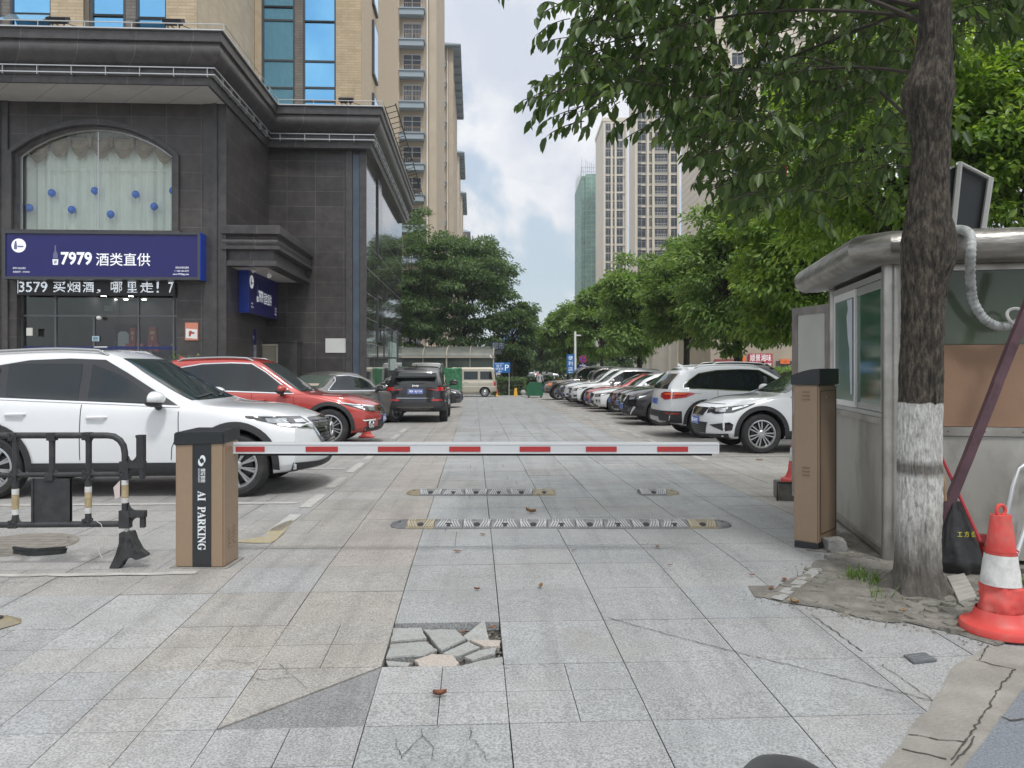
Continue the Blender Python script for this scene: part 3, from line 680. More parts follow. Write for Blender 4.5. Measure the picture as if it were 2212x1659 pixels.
# curtain (corrugated), valance
M_curt = mat("sheer_curtain", (0.80, 0.84, 0.79), 0.9, var=0.06, vscale=2)
cu = MB(); nx = 260; vs = []; rg = random.Random(3)
ph = [rg.uniform(0, 6.28) for _ in range(4)]
for i in range(nx + 1):
    x = gL - 0.1 + (gR - gL + 0.2) * i / nx
    d = 0.045 * math.sin(x * 26 + 1.2 * math.sin(x * 2.1 + ph[0])) + 0.03 * math.sin(x * 11 + ph[1]) + 0.012 * math.sin(x * 60 + ph[2])
    for z, k in ((zb - 0.1, 1.0), (gs - .4, 0.8), (gt + 0.1, 0.6)): vs.append((x, 18.95 + d * k, z))
cu.add(vs, [(i * 3 + j, (i + 1) * 3 + j, (i + 1) * 3 + j + 1, i * 3 + j + 1) for i in range(nx) for j in range(2)])
cu.obj("curtain", M_curt, bld, smooth=True)
va = MB(); ns = 7; wS = (gR - gL - 0.1) / ns
zt0 = ZA(306, gL, 18.8); drop = 0.40
for s_ in range(ns):
    x0 = gL + 0.05 + s_ * wS; vs = []; A_, B_ = 18, 14
    for i in range(A_ + 1):
        u = i / A_; sag = math.sin(PI * u) ** 0.7
        for j in range(B_ + 1):
            v = j / B_; z = zt0 + 0.12 - v * (0.13 + drop * sag * 0.92) - (0.0 if 0 < s_ < ns - 1 else 0.12)
            vs.append((x0 + u * wS, 18.80 - 0.05 * sag * math.sin(PI * v) + 0.014 * math.cos(v * 40) * sag, z))
    va.add(vs, [(i * (B_ + 1) + j, (i + 1) * (B_ + 1) + j, (i + 1) * (B_ + 1) + j + 1, i * (B_ + 1) + j + 1) for i in range(A_) for j in range(B_)])
for s_ in range(ns + 1):
    x0 = gL + 0.05 + s_ * wS; va.tube([(x0, 18.76, zt0 + .12), (x0 + .01, 18.74, zt0 - 0.12)], [0.05, 0.03], 6)
va.obj("valance", mat("brown_valance", (0.30, 0.25, 0.19), 0.85, var=0.25, vscale=6), bld, smooth=True)
MB().box(gL, gR, 18.86, 18.87, ZA(366, gL, 18.86), ZA(364.5, gL, 18.86)).obj("curtain_cord", M_white, bld)
m = MB(); m.box(-17, -6, 19.6, 19.7, zb - 0.4, 7.5); m.obj("inner_wall", mat("pale_wall", (0.5, 0.5, 0.47), 0.9), bld)
m = MB(); m.box(-17, -5.9, 18.45, 23.5, zb - 0.28, zb - 0.12); m.obj("upper_floor", M_conc, bld)
# balloons in the window
M_ball = mat("blue_balloon", (0.02, 0.17, 0.75), 0.25, coat=0.4)
for i, (x, y, wh) in enumerate(((63.5, 449, "lowest left"), (112, 417, "second from the left"), (155, 453, "third from the left"), (205, 412, "highest, left of the curtain middle"),
                    (239, 463, "lowest, right of the curtain middle"), (293, 420, "upper right"), (333, 446, "lower right"))):
    V, z = vz(x, y, 18.78); b = MB(); b.ball((0, 0, 0), 0.088, 9, (1, 1, 1.06)); b.tube([(0, 0, -0.088), (0, 0, -0.11)], [0.006, 0.016], 6)
    o = b.obj("balloon", M_ball, smooth=True, loc=LW(V, 18.78, z)); tag(o, f"blue balloon in the arched window, {wh} of the row", "balloon", "blue balloons in the arched window")
V, z = vz(373, 412, 18.78); b = MB(); b.ball((0, 0, 0), 0.088, 9, (1, 1, 1.06)); o = b.obj("balloon", M_ball, smooth=True, loc=LW(V, 18.8, z)); tag(o, "blue balloon half hidden at the right edge of the arched window", "balloon", "blue balloons in the arched window")
# storefront
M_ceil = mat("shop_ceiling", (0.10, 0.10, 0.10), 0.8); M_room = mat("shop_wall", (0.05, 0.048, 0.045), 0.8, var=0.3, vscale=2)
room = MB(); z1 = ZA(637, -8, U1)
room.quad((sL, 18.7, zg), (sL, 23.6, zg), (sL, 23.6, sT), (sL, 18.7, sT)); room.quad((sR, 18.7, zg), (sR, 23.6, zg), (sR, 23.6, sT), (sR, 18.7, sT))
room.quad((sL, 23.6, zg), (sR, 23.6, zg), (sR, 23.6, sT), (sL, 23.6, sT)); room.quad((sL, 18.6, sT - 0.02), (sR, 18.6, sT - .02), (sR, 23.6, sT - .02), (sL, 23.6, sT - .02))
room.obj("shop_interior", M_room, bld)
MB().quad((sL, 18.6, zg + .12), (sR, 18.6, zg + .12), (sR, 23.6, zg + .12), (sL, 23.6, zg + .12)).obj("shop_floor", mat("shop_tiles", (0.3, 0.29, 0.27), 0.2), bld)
m = MB(); zlamp = z1 + 0.02
for x, y in ((146, 704.5), (249, 720.5), (275, 706), (336, 734), (371, 721.5), (408, 706.5), (451, 733), (494, 722), (513, 707), (566, 734.5)):
    px, py = x * 2.212 / 2.212 / 2.212, 0
for (cx_, cy_) in ((322, 706), (550, 742), (608, 708), (742, 772), (822, 745), (903, 711), (997, 773), (1095, 747), (1140, 712), (1256, 775)):
    xD, yD = cx_ / 2.212 / 1.8228, (850 + cy_ / 2.212) / 1.8228
    U = (sT - 0.04 - CAMZ) * FP / (HZ - yD); U = min(max(U, 18.9), 23.3); V = VU(xD, U); MB().lathe([(0.001, 0), (0.07, 0)], 10, Matrix.Translation((V, U, sT - 0.05))).obj("ceiling_lamp", mat("lamp_glow", (1, 1, 1), 0.5, emit=(1, 0.97, 0.9), estr=32), bld)
fb = MB(); zT2 = ZA(683 / 1 * 0 + 682.8, -8, 18.6); fb.box(sL, sR, 18.56, 18.64, zT2 - 0.02, zT2 + 0.02)
for xD in (121, 204, 300, 376): v = VU(xD, 18.6); fb.box(v - 0.02, v + 0.02, 18.57, 18.63, zg, zT2 if xD == 204 else z1)
fb.box(sL, sL + .04, 18.56, 18.64, zg, z1); fb.obj("storefront_frame", mat("steel_frame", (0.16, 0.165, 0.17), 0.35, 0.7), bld)
MB().quad((sL, 18.6, zg), (sR, 18.6, zg), (sR, 18.6, z1), (sL, 18.6, z1)).obj("shop_glass", M_glassd, bld)
MB().box(sL, sR, 18.585, 18.592, ZA(755, -8, 18.6), ZA(748, -8, 18.6)).obj("glass_band", mat("navy_film", (0.02, 0.03, 0.12), 0.4), bld)
# dome camera on door post etc.
V, z = vz(216, 687, 18.5); m = MB(); m.ball((0, 0, 0), 0.06, 8, (1, 1, 0.8)); tag(m.obj("dome_camera", M_white, smooth=True, loc=LW(V, 18.45, z)), "small white dome camera on the shop door post", "camera")
m = MB(); v0, v1 = VU(204, 18.5), VU(232, 18.5); z = ZA(750, v0, 18.5); m.tube([(v0, 18.5, z), (v1, 18.5, z)], 0.02, 8); m.obj("door_handle", M_alu, bld)
# shop stock
def shelf(x0, x1, y0, y1, U, n, lb):
    v0, zt_ = vz(x0, y0, U); v1, _ = vz(x1, y0, U); t = thing("display_shelf", lb, "shelf", LW(v0, U, zg + .12), LA); H = zt_ - zg - .12; W_ = v1 - v0
    f = MB(); f.box(0, 0.03, 0, 0.35, 0, H); f.box(W_ - .03, W_, 0, 0.35, 0, H); f.box(0, W_, 0.33, 0.35, 0, H); f.obj("frame", mat("shelf_wood", (0.07, 0.05, 0.04), 0.6), t)
    rg = random.Random(7)
    for k in range(n):
        z_ = H * (k + 0.12) / n; s = MB(); s.box(0.03, W_ - .03, 0.0, 0.33, z_ - 0.02, z_); bd = s.obj("shelf_board", mat("shelf_board_mat", (0.22, 0.20, 0.18), 0.5), t)
        b = MB(); x = 0.08
        while x < W_ - 0.12:
            h = rg.uniform(0.2, 0.3)
            b.lathe([(0.001, 0), (0.038, 0), (0.038, h * .6), (0.014, h * .78), (0.014, h), (0.001, h)], 7, Matrix.Translation((x, 0.12, z_))); x += rg.uniform(0.09, 0.14)
        tag(b.obj("bottle_row", mat("bottle_glass", (0.25, 0.28, 0.22), 0.15, var=0.8, vscale=9), t), kind=None)
shelf(85, 178, 690, 765, 21.6, 5, "tall dark shelf of bottles seen through the left shop window")
shelf(246, 292, 700, 765, 21.0, 5, "dark shelf of bottles right of the shop door")
Mr = mat("red_box", (0.36, 0.035, 0.03), 0.45, var=0.15, vscale=6); Mg = mat("gold_print", (0.5, 0.36, 0.14), 0.4)
for i, (x0, x1, y0, y1, mm, lb) in enumerate(((270, 292, 742, 765, Mr, "plain red carton at the left of the stacked gift boxes"), (294, 311, 742, 754, Mr, "red carton behind the white topped box in the shop window"), (319, 339, 706, 742, Mr, "large tall red gift box standing on top in the shop window"),
        (318, 330, 743, 757, Mr, "small orange red box under the large red gift box"), (331, 343, 743, 760, Mr, "red box at the right end of the gift boxes"), (296, 306, 755, 768, mat("cream_box", (0.5, 0.45, 0.38), 0.5), "cream coloured box low in the shop window"),
        (308, 318, 757, 768, Mr, "lower small red box beside the cream box"), (321, 329, 758, 768, mat("teal_box", (0.05, 0.2, 0.24), 0.5), "teal box low in the right of the shop window"), (280, 292, 708, 741, Mr, "dim red panel box behind the metal gate"))):
    U = 19.2 + (0.25 if i in (2, 8) else 0); v0, zt_ = vz(x0, y0, U); v1, zb_ = vz(x1, y1, U); t = thing("gift_box", lb, "box", LW(v0, U, zb_), LA, "boxes stacked in the shop window"); W_, H = v1 - v0, zt_ - zb_
    b = MB(); b.prism([(0, 0), (W_, 0), (W_ * (0.96 if i != 2 else .88), H), (W_ * (0.04 if i != 2 else .12), H)], 0, 0.2); b.obj("carton", mm, t)
    b = MB(); b.box(W_ * .25, W_ * .75, -0.004, -0.001, H * .55, H * .75); b.box(W_ * .4, W_ * .6, -0.004, -0.001, H * .2, H * .45); b.obj("printed_panel", Mg, t)
b = MB(); v0, zt_ = vz(253, 716, 20); v1, zb_ = vz(280, 768, 20); arc_ = [(v0, zb_ - 1), (v0 + .02, zt_ - .05), (v0 + .08, zt_), (v1 - .1, zt_), (v1 - .02, zt_ - .06), (v1, zb_ - 1)]
b.prism(arc_, 20, 20.04); o = b.obj("mirror_stand", mat("silver_panel", (0.42, 0.44, 0.42), 0.4, 0.3)); o.rotation_euler = (0, 0, LA); tag(o, "tall rounded silver display panel standing inside the shop doorway", "panel")
for nm, x0, x1, y0, y1, U, c, lb in (("wall_notice", 57, 70, 708, 725, 18.35, (0.62, 0.62, 0.55), "cream paper notice stuck on the left of the shop window"), ("window_notice", 199, 214, 726, 737, 18.55, (0.45, 0.62, 0.72), "small pale blue notice on the shop door glass"),
                                 ("hanging_sign", 226, 243, 660, 672, 19.6, (0.35, 0.38, 0.36), "small grey sign hanging from the shop ceiling")):
    v0, z1_ = vz(x0, y0, U); v1, z0_ = vz(x1, y1, U); b = MB(); b.box(v0, v1, U, U + 0.012, z0_, z1_); o = b.obj(nm, mat(nm + "_m", c, 0.7)); o.rotation_euler = (0, 0, LA); tag(o, lb, "notice")
    if nm == "window_notice":
        b = MB()
        for k in range(3): b.box(v0 + .02, v1 - .02, U - .003, U - .001, z0_ + .02 + k * .03, z0_ + .035 + k * .03)
        b.obj("print", M_frame, o)

# ------------------------------------------------------------------ signs of the shop
M_navy = mat("navy_sign", (0.018, 0.018, 0.13), 0.35, var=0.05); M_royal = mat("royal_blue", (0.012, 0.05, 0.36), 0.35); M_letter = mat("letter_white", (0.85, 0.87, 0.9), 0.5, emit=(0.9, 0.93, 1), estr=0.25); M_dim = mat("letter_dim", (0.16, 0.17, 0.30), 0.5)
def shop_sign(t, W_, H, small=True):
    """local: x 0..W, z 0..H, faces -y"""
    letters("7979", W_ * .29, W_ * .448, H * .30, H * .58, -0.012, M_letter, t, bold=0.03)
    letters("酒类直供", W_ * .468, W_ * .745, H * .285, H * .565, -0.012, M_letter, t, bold=0.006)
    b = MB(); b.lathe([(0.001, 0), (H * .15, 0), (H * .15, 0.006), (0.001, 0.006)], 28, Matrix.Translation((W_ * .076, -0.006, H * .71)), axis="y"); e = b.obj("round_emblem", M_letter, t)
    b = MB(); x, z = W_ * .076, H * .71; b.prism([(x - .045 * H * 2.1, z - .08 * H), (x - .02 * H * 1.6, z - .08 * H), (x - .02 * H * 1.6, z), (x - .03 * H * 1.6, z + .1 * H), (x - .045 * H * 1.6, z + .1 * H), (x - .045 * H * 2.1, z)], -0.011, -0.008); b.box(x - .02 * H, x + .1 * H, -0.011, -0.008, z - .035 * H, z - .005 * H); b.obj("bottle_mark", M_dim, e)
    b = MB(); x = W_ * .262; b.prism([(x - .05 * H, H * .30), (x + .05 * H, H * .30), (x + .06 * H, H * .42), (x - .06 * H, H * .42)], -0.012, -0.003); bt = b.obj("bottle_base", M_letter, t)
    letters("W", x - .035 * H, x + .035 * H, H * .315, H * .40, -0.016, M_navy, t, bold=0.02)
    b = MB(); b.prism([(x - .05 * H, H * .44), (x + .05 * H, H * .44), (x + .045 * H, H * .54), (x + .014 * H, H * .60), (x + .014 * H, H * .72), (x - .014 * H, H * .72), (x - .014 * H, H * .60), (x - .045 * H, H * .54)], -0.010, -0.003); b.obj("bottle_outline", M_dim, t)
    if small:
        letters("邵阳大道金湘店", W_ * .047, W_ * .112, H * .205, H * .245, -0.012, M_letter, t, "small_lettering"); letters("全国编号：0739005", W_ * .047, W_ * .132, H * .125, H * .165, -0.012, M_letter, t, "small_lettering")
        letters("您身边的移动酒窖", W_ * .875, W_ * .943, H * .235, H * .28, -0.012, M_letter, t, "small_lettering"); letters("✆ 400-100-3579", W_ * .87, W_ * .943, H * .165, H * .205, -0.012, M_letter, t, "small_lettering", bold=.01)
        letters("www.7979jlzg.com", W_ * .86, W_ * .943, H * .085, H * .135, -0.012, M_letter, t, "small_lettering", bold=.01)
v0, z1_ = vz(8, 501, 18.0); v1, z0_ = vz(432, 604, 18.0)
t = thing("shop_sign", "long navy blue shop sign with white 7979 lettering under the arched window", "sign", LW(v0, 18.0, z0_), LA); W_, H = v1 - v0, z1_ - z0_
MB().box(0.05, W_ - .05, 0.0, 0.02, 0.05, H - 0.03).obj("face", M_navy, t)
m = MB(); m.box(-0.02, W_, -0.03, 0.38, -0.01, 0.05); m.box(-0.02, W_, -0.03, 0.38, H - .03, H + .02); m.box(-0.02, 0.05, -0.028, 0.38, 0.05, H - .03); m.box(W_ - .05, W_, -0.028, 0.37, 0.05, H - .03); m.box(0, W_, .02, .37, .05, H - .03); m.obj("frame", M_frame, t)
MB().box(W_ + .001, W_ + .02, -0.03, 0.38, -0.01, H + .02).obj("blue_side", M_royal, t)
shop_sign(t, W_, H)
# LED strip: real dot matrix
v0, z1_ = vz(38, 604, 18.3); v1, z0_ = vz(375, 637, 18.3); W_, H = v1 - v0, z1_ - z0_
t = thing("led_display", "black dot matrix display with scrolling white characters above the shop door", "display", LW(v0, 18.3, z0_), LA)
MB().box(-0.03, W_ + .03, 0, 0.09, -0.02, H).obj("housing", M_black, t)
parts_ = [("|", 0.0, .006), ("3579", 0.008, 0.19), ("买", .225, .305), ("烟", .317, .40), ("酒", .415, .487), ("，", .505, .53), ("哪", .595, .67), ("里", .70, .765), ("走", .785, .87), ("！", .89, .905), ("7", .965, 1.0)]
dots = MB(); cell = H / 20.0
for s_, a, b_ in parts_:
    me_ = text_mesh(s_, 1.0, 0.012); zz = (0.55 * H, 0.12 * H) if s_ in "，" else (0.95 * H, 0.10 * H)
    lo = 0.14 * H if s_ != "，" else 0.10 * H; hi = 0.88 * H if s_ != "，" else 0.35 * H
    if s_ == "|": lo, hi = 0.05 * H, .95 * H
    fit(me_, a * W_, max(b_ * W_, a * W_ + cell), lo, hi, 0.0); me_.calc_loop_triangles()
    bv = BVHTree.FromPolygons([v.co[:] for v in me_.vertices], [tuple(l.vertices) for l in me_.loop_triangles])
    for i in range(int(a * W_ / cell) - 1, int(b_ * W_ / cell) + 2):
        for j in range(19):
            x, z = (i + .5) * cell, (j + .5) * cell
            if bv.ray_cast(Vector((x, -1, z)), Vector((0, 1, 0)))[0] is not None:
                r_ = cell * 0.40; dots.add([(x + r_, -0.004, z), (x, -0.004, z + r_), (x - r_, -0.004, z), (x, -0.004, z - r_)], [(0, 1, 2, 3)])
    bpy.data.meshes.remove(me_)
dots.obj("lit_dots", mat("led_white", (0.9, 0.95, 1), 0.5, emit=(0.85, 0.92, 1), estr=1.6), t)
# side sign, facing the lane
UA, UB = 19.3, 22.05; z1_, z0_ = 3.90, 2.80
t = thing("side_shop_sign", "small navy blue shop sign with bright blue side under the dark canopy", "sign", LW(-5.55, UA, z0_), LA); 
mm = MB(); mm.box(-0.25, -0.02, 0, UB - UA, 0, z1_ - z0_); mm.obj("body", M_frame, t)
MB().box(-0.25, 0.0, -0.012, -0.001, 0, z1_ - z0_).obj("blue_side", M_royal, t)
sub = thing("face_panel", None, None); sub.parent = t; sub.location = (0, 0, 0); sub.rotation_euler = (0, 0, R(90))
bpy.data.objects.remove(sub)
class Rot:  # faces +x : bake the sign face built along x into the yz plane
    pass
before = set(bpy.data.objects); f_ = MB().box(0, UB - UA, 0, 0.018, 0, z1_ - z0_).obj("face", M_navy, t); shop_sign(t, UB - UA, z1_ - z0_)
Mq = Matrix.Rotation(R(90), 4, "Z")
for o in set(bpy.data.objects) - before:
    if o.data: o.data.transform(Mq)
# banner below it, notices, white panel, louvre box, canopy
v0, z1_ = vz(526, 711, 20.6); v1, _ = vz(553, 711, 20.6); t = thing("standing_banner", "narrow upright advertising banner, navy top and pale picture, below the side sign", "banner", LW(v0, 20.6, gz(20.6)), LA); H = z1_ - gz(20.6); W_ = v1 - v0
MB().box(0, W_, 0, 0.03, 0.05, H - .42).obj("picture", mat("pale_print", (0.42, 0.42, 0.50), 0.6, var=0.25, vscale=7, dirt=(0.12, 0.10, 0.12), dscale=7, damt=.9), t); MB().box(0, W_, -.002, 0.03, H - .42, H).obj("header", M_navy, t)
letters("7979 酒类直供", W_ * .2, W_ * .85, H - .27, H - .17, -0.006, M_letter, t)
b = MB(); b.box(-0.02, W_ + .02, -.06, .1, 0, .05); b.obj("foot", M_frame, t)
t_ = [("poster", 400, 428, 697, 735, U1 - .02, (0.62, 0.24, 0.16), "orange and white poster on the dark wall right of the shop", "poster"), ("blank_panel", 703, 750, 731, 762, 22.08, (0.66, 0.67, 0.64), "blank white rectangular panel on the dark recessed wall", "panel")]
for nm, x0, x1, y0, y1, U, c, lb, ct in t_:
    v0, z1_ = vz(x0, y0, U); v1, z0_ = vz(x1, y1, U); b = MB(); b.box(0, v1 - v0, 0, 0.02, 0, z1_ - z0_); o = b.obj(nm, mat(nm + "_m", c, 0.6, var=0.05), loc=LW(v0, U - .005, z0_), rotz=LA); tag(o, lb, ct)
    if nm == "poster":
        W_, H = v1 - v0, z1_ - z0_; b = MB(); b.prism([(.02, H * .12), (W_ - .02, H * .08), (W_ - .02, H * .62), (.02, H * .66)], -0.006, -0.001); b.obj("white_area", M_white, o)
        b = MB(); b.prism([(W_ * .3, H * .22), (W_ * .42, H * .22), (W_ * .5, H * .38), (W_ * .7, H * .35), (W_ * .75, H * .45), (W_ * .55, H * .48), (W_ * .45, H * .56), (W_ * .3, H * .5)], -0.010, -0.007); b.obj("print", mat("red_print", (0.4, 0.06, 0.05), .6), o)
v0, z1_ = vz(560, 739, 21.5); v1, _ = vz(641, 739, 21.5); b = MB(); b.box(v0, v1, 21.5, 22.09, zg, z1_); b.box(v0 - .03, v1 + .03, 21.47, 22.08, z1_, z1_ + .05); b.obj("plant_room_block", M_stone2, bld)
v0, z1_ = vz(562, 745, 21.46); v1, z0_ = vz(599, 776, 21.46); b = MB(); z0_ -= .5; b.box(v0, v1, 21.46, 21.49, z0_, z1_)
for k in range(14): z = z0_ + .06 + k * (z1_ - z0_ - .1) / 14; b.add([(v0 + .04, 21.42, z), (v1 - .04, 21.42, z), (v1 - .04, 21.455, z + .045), (v0 + .04, 21.455, z + .045)], [(0, 1, 2, 3)])
b.box(v0 - .02, v0 + .03, 21.41, 21.458, z0_, z1_); b.box(v1 - .03, v1 + .02, 21.41, 21.458, z0_, z1_); b.box(v0 - .02, v1 + .02, 21.41, 21.458, z1_ - .03, z1_ + .02)
b.obj("louvre_vent", mat("cream_louvre", (0.52, 0.49, 0.39), 0.6), bld)
cp_ = [(-5.9, 18.40), (-4.67, 18.40), (-4.67, 22.09)]
m = MB(); sweep(m, [(-.5, 4.78), (0.10, 4.78), (0.12, 4.76), (0.12, 4.58), (0.06, 4.57), (0.0, 4.52)] + arc_prof(0.0, 4.50, 0.03, 4.32, 0.05, 5) + [(0.03, 4.30), (0.09, 4.30), (0.09, 4.22), (-0.08, 4.21), (-0.08, 3.97), (0.02, 3.96), (0.02, 3.84), (-.3, 3.84)], cp_)
m.box(-5.8, -4.7, 18.5, 22.08, 4.6, 4.74); m.obj("canopy", M_stone2, bld, smooth=True)
MB().quad((-5.9, 18.42, 3.85), (-4.67, 18.42, 3.85), (-4.67, 22.05, 3.85), (-5.9, 22.05, 3.85)).obj("canopy_soffit", M_soff, bld)
def bullet_cam(loc, rz, label, s=1.0):
    t = thing("surveillance_camera", label, "camera", loc, rz); b = MB(); b.tube([(0, 0, 0.12 * s), (0, 0, 0.02 * s)], 0.012 * s, 6); b.obj("bracket", M_alu, t)
    b = MB(); b.lathe([(0.001, -.1 * s), (0.04 * s, -.1 * s), (0.045 * s, .1 * s), (0.03 * s, .1 * s), (0.001, .08 * s)], 12, Matrix.Rotation(R(-15), 4, "X"), axis="y"); b.obj("housing", M_white, t, smooth=True); return t
bullet_cam(LW(VU(581, 19.2), 19.2, 3.72), R(200), "white bullet camera hanging under the dark canopy", 1.3)
bullet_cam(LW(VU(549, 18.9), 18.9, 3.78), R(180), "small white camera at the inner corner of the dark canopy", .8)
# side wall openings, pipe, notices on the polished wall
for y0, y1, xa, xb in ((395, 558, 815, 823), (640, 740, 815, 824)):
    ua, ub = UV(xa, -3.07), UV(xb, -3.07); b = MB(); za, zb_ = ZA(y0, -3.07, (ua + ub) / 2), ZA(y1, -3.07, (ua + ub) / 2)
    b.box(-3.078, -3.04, ua, ub, zb_, za); w_ = b.obj("window", M_frame, bld); b = MB(); b.box(-3.039, -3.036, ua + .08, ub - .08, zb_ + .08, za - .08); b.obj("pane", mat("dark_pane", (0.02, 0.022, 0.024), 0.08), w_)
ua = UV(828, -3.0); b = MB(); za, zb_ = ZA(712, -3, ua), ZA(775, -3, ua)
b.box(-3.07, -2.5, ua - .03, ua, zb_, zb_ + .05); b.box(-3.07, -2.5, ua - .03, ua, za - .05, za); b.box(-2.55, -2.5, ua - .03, ua, zb_ + .05, za - .05); b.box(-3.0, -2.95, ua - .03, ua, zb_ + .05, za - .05); w_ = b.obj("open_window", M_frame, bld); MB().box(-2.94, -2.56, ua - .02, ua - .01, zb_ + .05, za - .05).obj("pane", M_glassd, w_)
ua, ub = UV(846, -3.0), UV(858, -3.0); b = MB(); b.box(-3.07, -3.03, ua, ub, ZA(800, -3, ua), ZA(738, -3, ua)); o = b.obj("advert_board", mat("pale_advert", (0.42, 0.50, 0.47), 0.5, var=0.3, vscale=3)); o.rotation_euler = (0, 0, LA); tag(o, "pale upright advert board at the far end of the polished wall", "board")
# ------------------------------------------------------------------ tan brick tower above
tw = thing("brick_tower", "tan brick tower with tall blue glass bays rising behind the dark podium", "building", (0, 0, 0), LA)
ZT = 34.0; zr = 8.4
def strip(x0, x1, U, y, m_, name, depth=0.02, z0=zr, z1=ZT, par=tw): v0, v1 = VU(x0, U), VU(x1, U); b = MB(); b.box(v0, v1, y, y + depth, z0, z1); return b.obj(name, m_, par)
vA = VU(427, 20.0); b = MB(); b.box(-30, vA, 20.05, 45, zr, ZT); b.obj("wall", M_brick, tw)
b = MB(); b.quad((vA + .003, 20.0, zr), (vA + .003, 25.2, zr), (vA + .003, 25.2, ZT), (vA + .003, 20.0, ZT)); b.obj("side_wall", M_brick2, tw)
vB = VU(781, 25.2); b = MB(); b.box(vA - 1, vB, 25.25, 37.4, zr, ZT); b.obj("wall", M_brick, tw)
b = MB(); b.quad((vB + .003, 25.2, zr), (vB + .003, 37.4, zr), (vB + .003, 37.4, ZT), (vB + .003, 25.2, ZT)); b.obj("side_wall", mat("tan_stucco", (0.52, 0.42, 0.30), 0.85, var=0.1, vscale=9, bump=0.4, bscale=20), tw)
def bay(x0, x1, U, ys, tint=M_blue):
    v0, v1 = VU(x0, U), VU(x1, U); b = MB(); b.box(v0, v1, U - 0.01, U + 0.04, zr, ZT); w_ = b.obj("window", tint, tw)
    b = MB(); b.box(v0 - .03, v0 + .03, U - .06, U - .012, zr, ZT); b.box(v1 - .03, v1 + .03, U - .06, U - .012, zr, ZT)
    zs_ = [ZA(y, v0, U) for y in ys]; z = max(zs_)
    while z < ZT: zs_.append(z); z += 1.25 if len(zs_) % 2 else 1.9
    for z in zs_: b.box(v0 + .03, v1 - .03, U - .055, U - .012, z - .03, z + .03)
    b.obj("frame", M_frame, w_)
bay(27, 113, 20.0, (31,)); bay(200, 271, 20.0, (34,)); bay(298, 361, 20.0, (40,)); bay(-60, 4, 20.0, (31,))
strip(5, 26, 20, 19.94, M_greyb, "pier"); strip(274, 297, 20, 19.94, M_greyb, "pier"); strip(114, 184, 20, 19.90, M_brick, "brick_pier", .1); strip(362, 427.5, 20, 19.90, M_brick, "brick_pier", .1)
strip(186, 196, 20, 19.93, mat("louvre_dark", (0.14, 0.12, 0.09), .7), "louvre")
for x0, x1, y0, y1 in ((27, 113, 34, 62), (292, 361, 45, 62)):
    v0, v1 = VU(x0, 20), VU(x1, 20); za, zc = ZA(y0, v0, 20), ZA(y1, v0, 20); b = MB(); b.add([(v0, 19.9, za), (v1, 19.9, za), (v1 + .05, 19.45, zc), (v0 - .05, 19.45, zc)] + [(v0, 19.93, za), (v1, 19.93, za), (v1 + .05, 19.48, zc), (v0 - .05, 19.48, zc)], [(0, 1, 2, 3), (4, 7, 6, 5), (0, 4, 5, 1), (1, 5, 6, 2), (2, 6, 7, 3), (3, 7, 4, 0)])
    b.obj("open_sash", mat("sash_glass", (0.30, 0.42, 0.50), 0.1, 0.6), tw)
bay(569, 636, 25.2, (15, 44, 131, 190)); bay(657, 725, 25.2, (47, 133, 190, 219)); strip(638, 655, 25.2, 25.12, M_greyb, "pier"); strip(553, 567, 25.2, 25.05, M_trim, "tan_trim", .15); strip(727, 781.3, 25.2, 25.06, M_brick, "brick_pier", .18)
for y0, y1, xa, xb in ((42, 160, 803, 812), (200, 238, 803, 812), (-90, 8, 803, 812)):
    ua, ub = UV(xa, vB), UV(xb, vB); b = MB(); b.box(vB + .004, vB + .09, ua, ub, ZA(y1, vB, ua), ZA(y0, vB, ua)); w_ = b.obj("window", M_frame, tw); b = MB(); b.box(vB + .091, vB + .094, ua + .1, ub - .1, ZA(y1, vB, ua) + .1, ZA(y0, vB, ua) - .1); b.obj("pane", M_blue, w_)
# floodlights on the cornice
def flood(x, y, U, label):
    V, z = vz(x, y, U); t = thing("floodlight", label, "floodlight", LW(V, U, 8.69), LA, "floodlights on the roof edge"); h = z - 8.69
    b = MB(); b.tube([(-.12, 0, 0), (-.12, 0, h - .06)], .015, 5); b.tube([(.12, 0, 0), (-.12, .0, h * .8)], .012, 5); b.tube([(.12, 0, 0), (.12, 0, h - .06)], .015, 5); b.tube([(.14, 0, h * .7), (.5, .1, .05)], .012, 5); b.obj("bracket", M_frame, t)
    b = MB(); Mx = Matrix.Translation((0, 0, h)) @ Matrix.Rotation(R(25), 4, "X"); b.box(-.2, .2, -.12, .12, -.05, .05, Mx); b.box(-.16, .16, -.09, .09, -.09, -.05, Mx); b.obj("lamp_housing", M_black, t)
flood(126, 42, 16.95, "black floodlight on the left part of the dark roof edge"); flood(375, 46, 16.95, "black floodlight on the roof edge near the cornice corner"); flood(748, 215, 21.6, "black floodlight on the lower recessed roof edge")
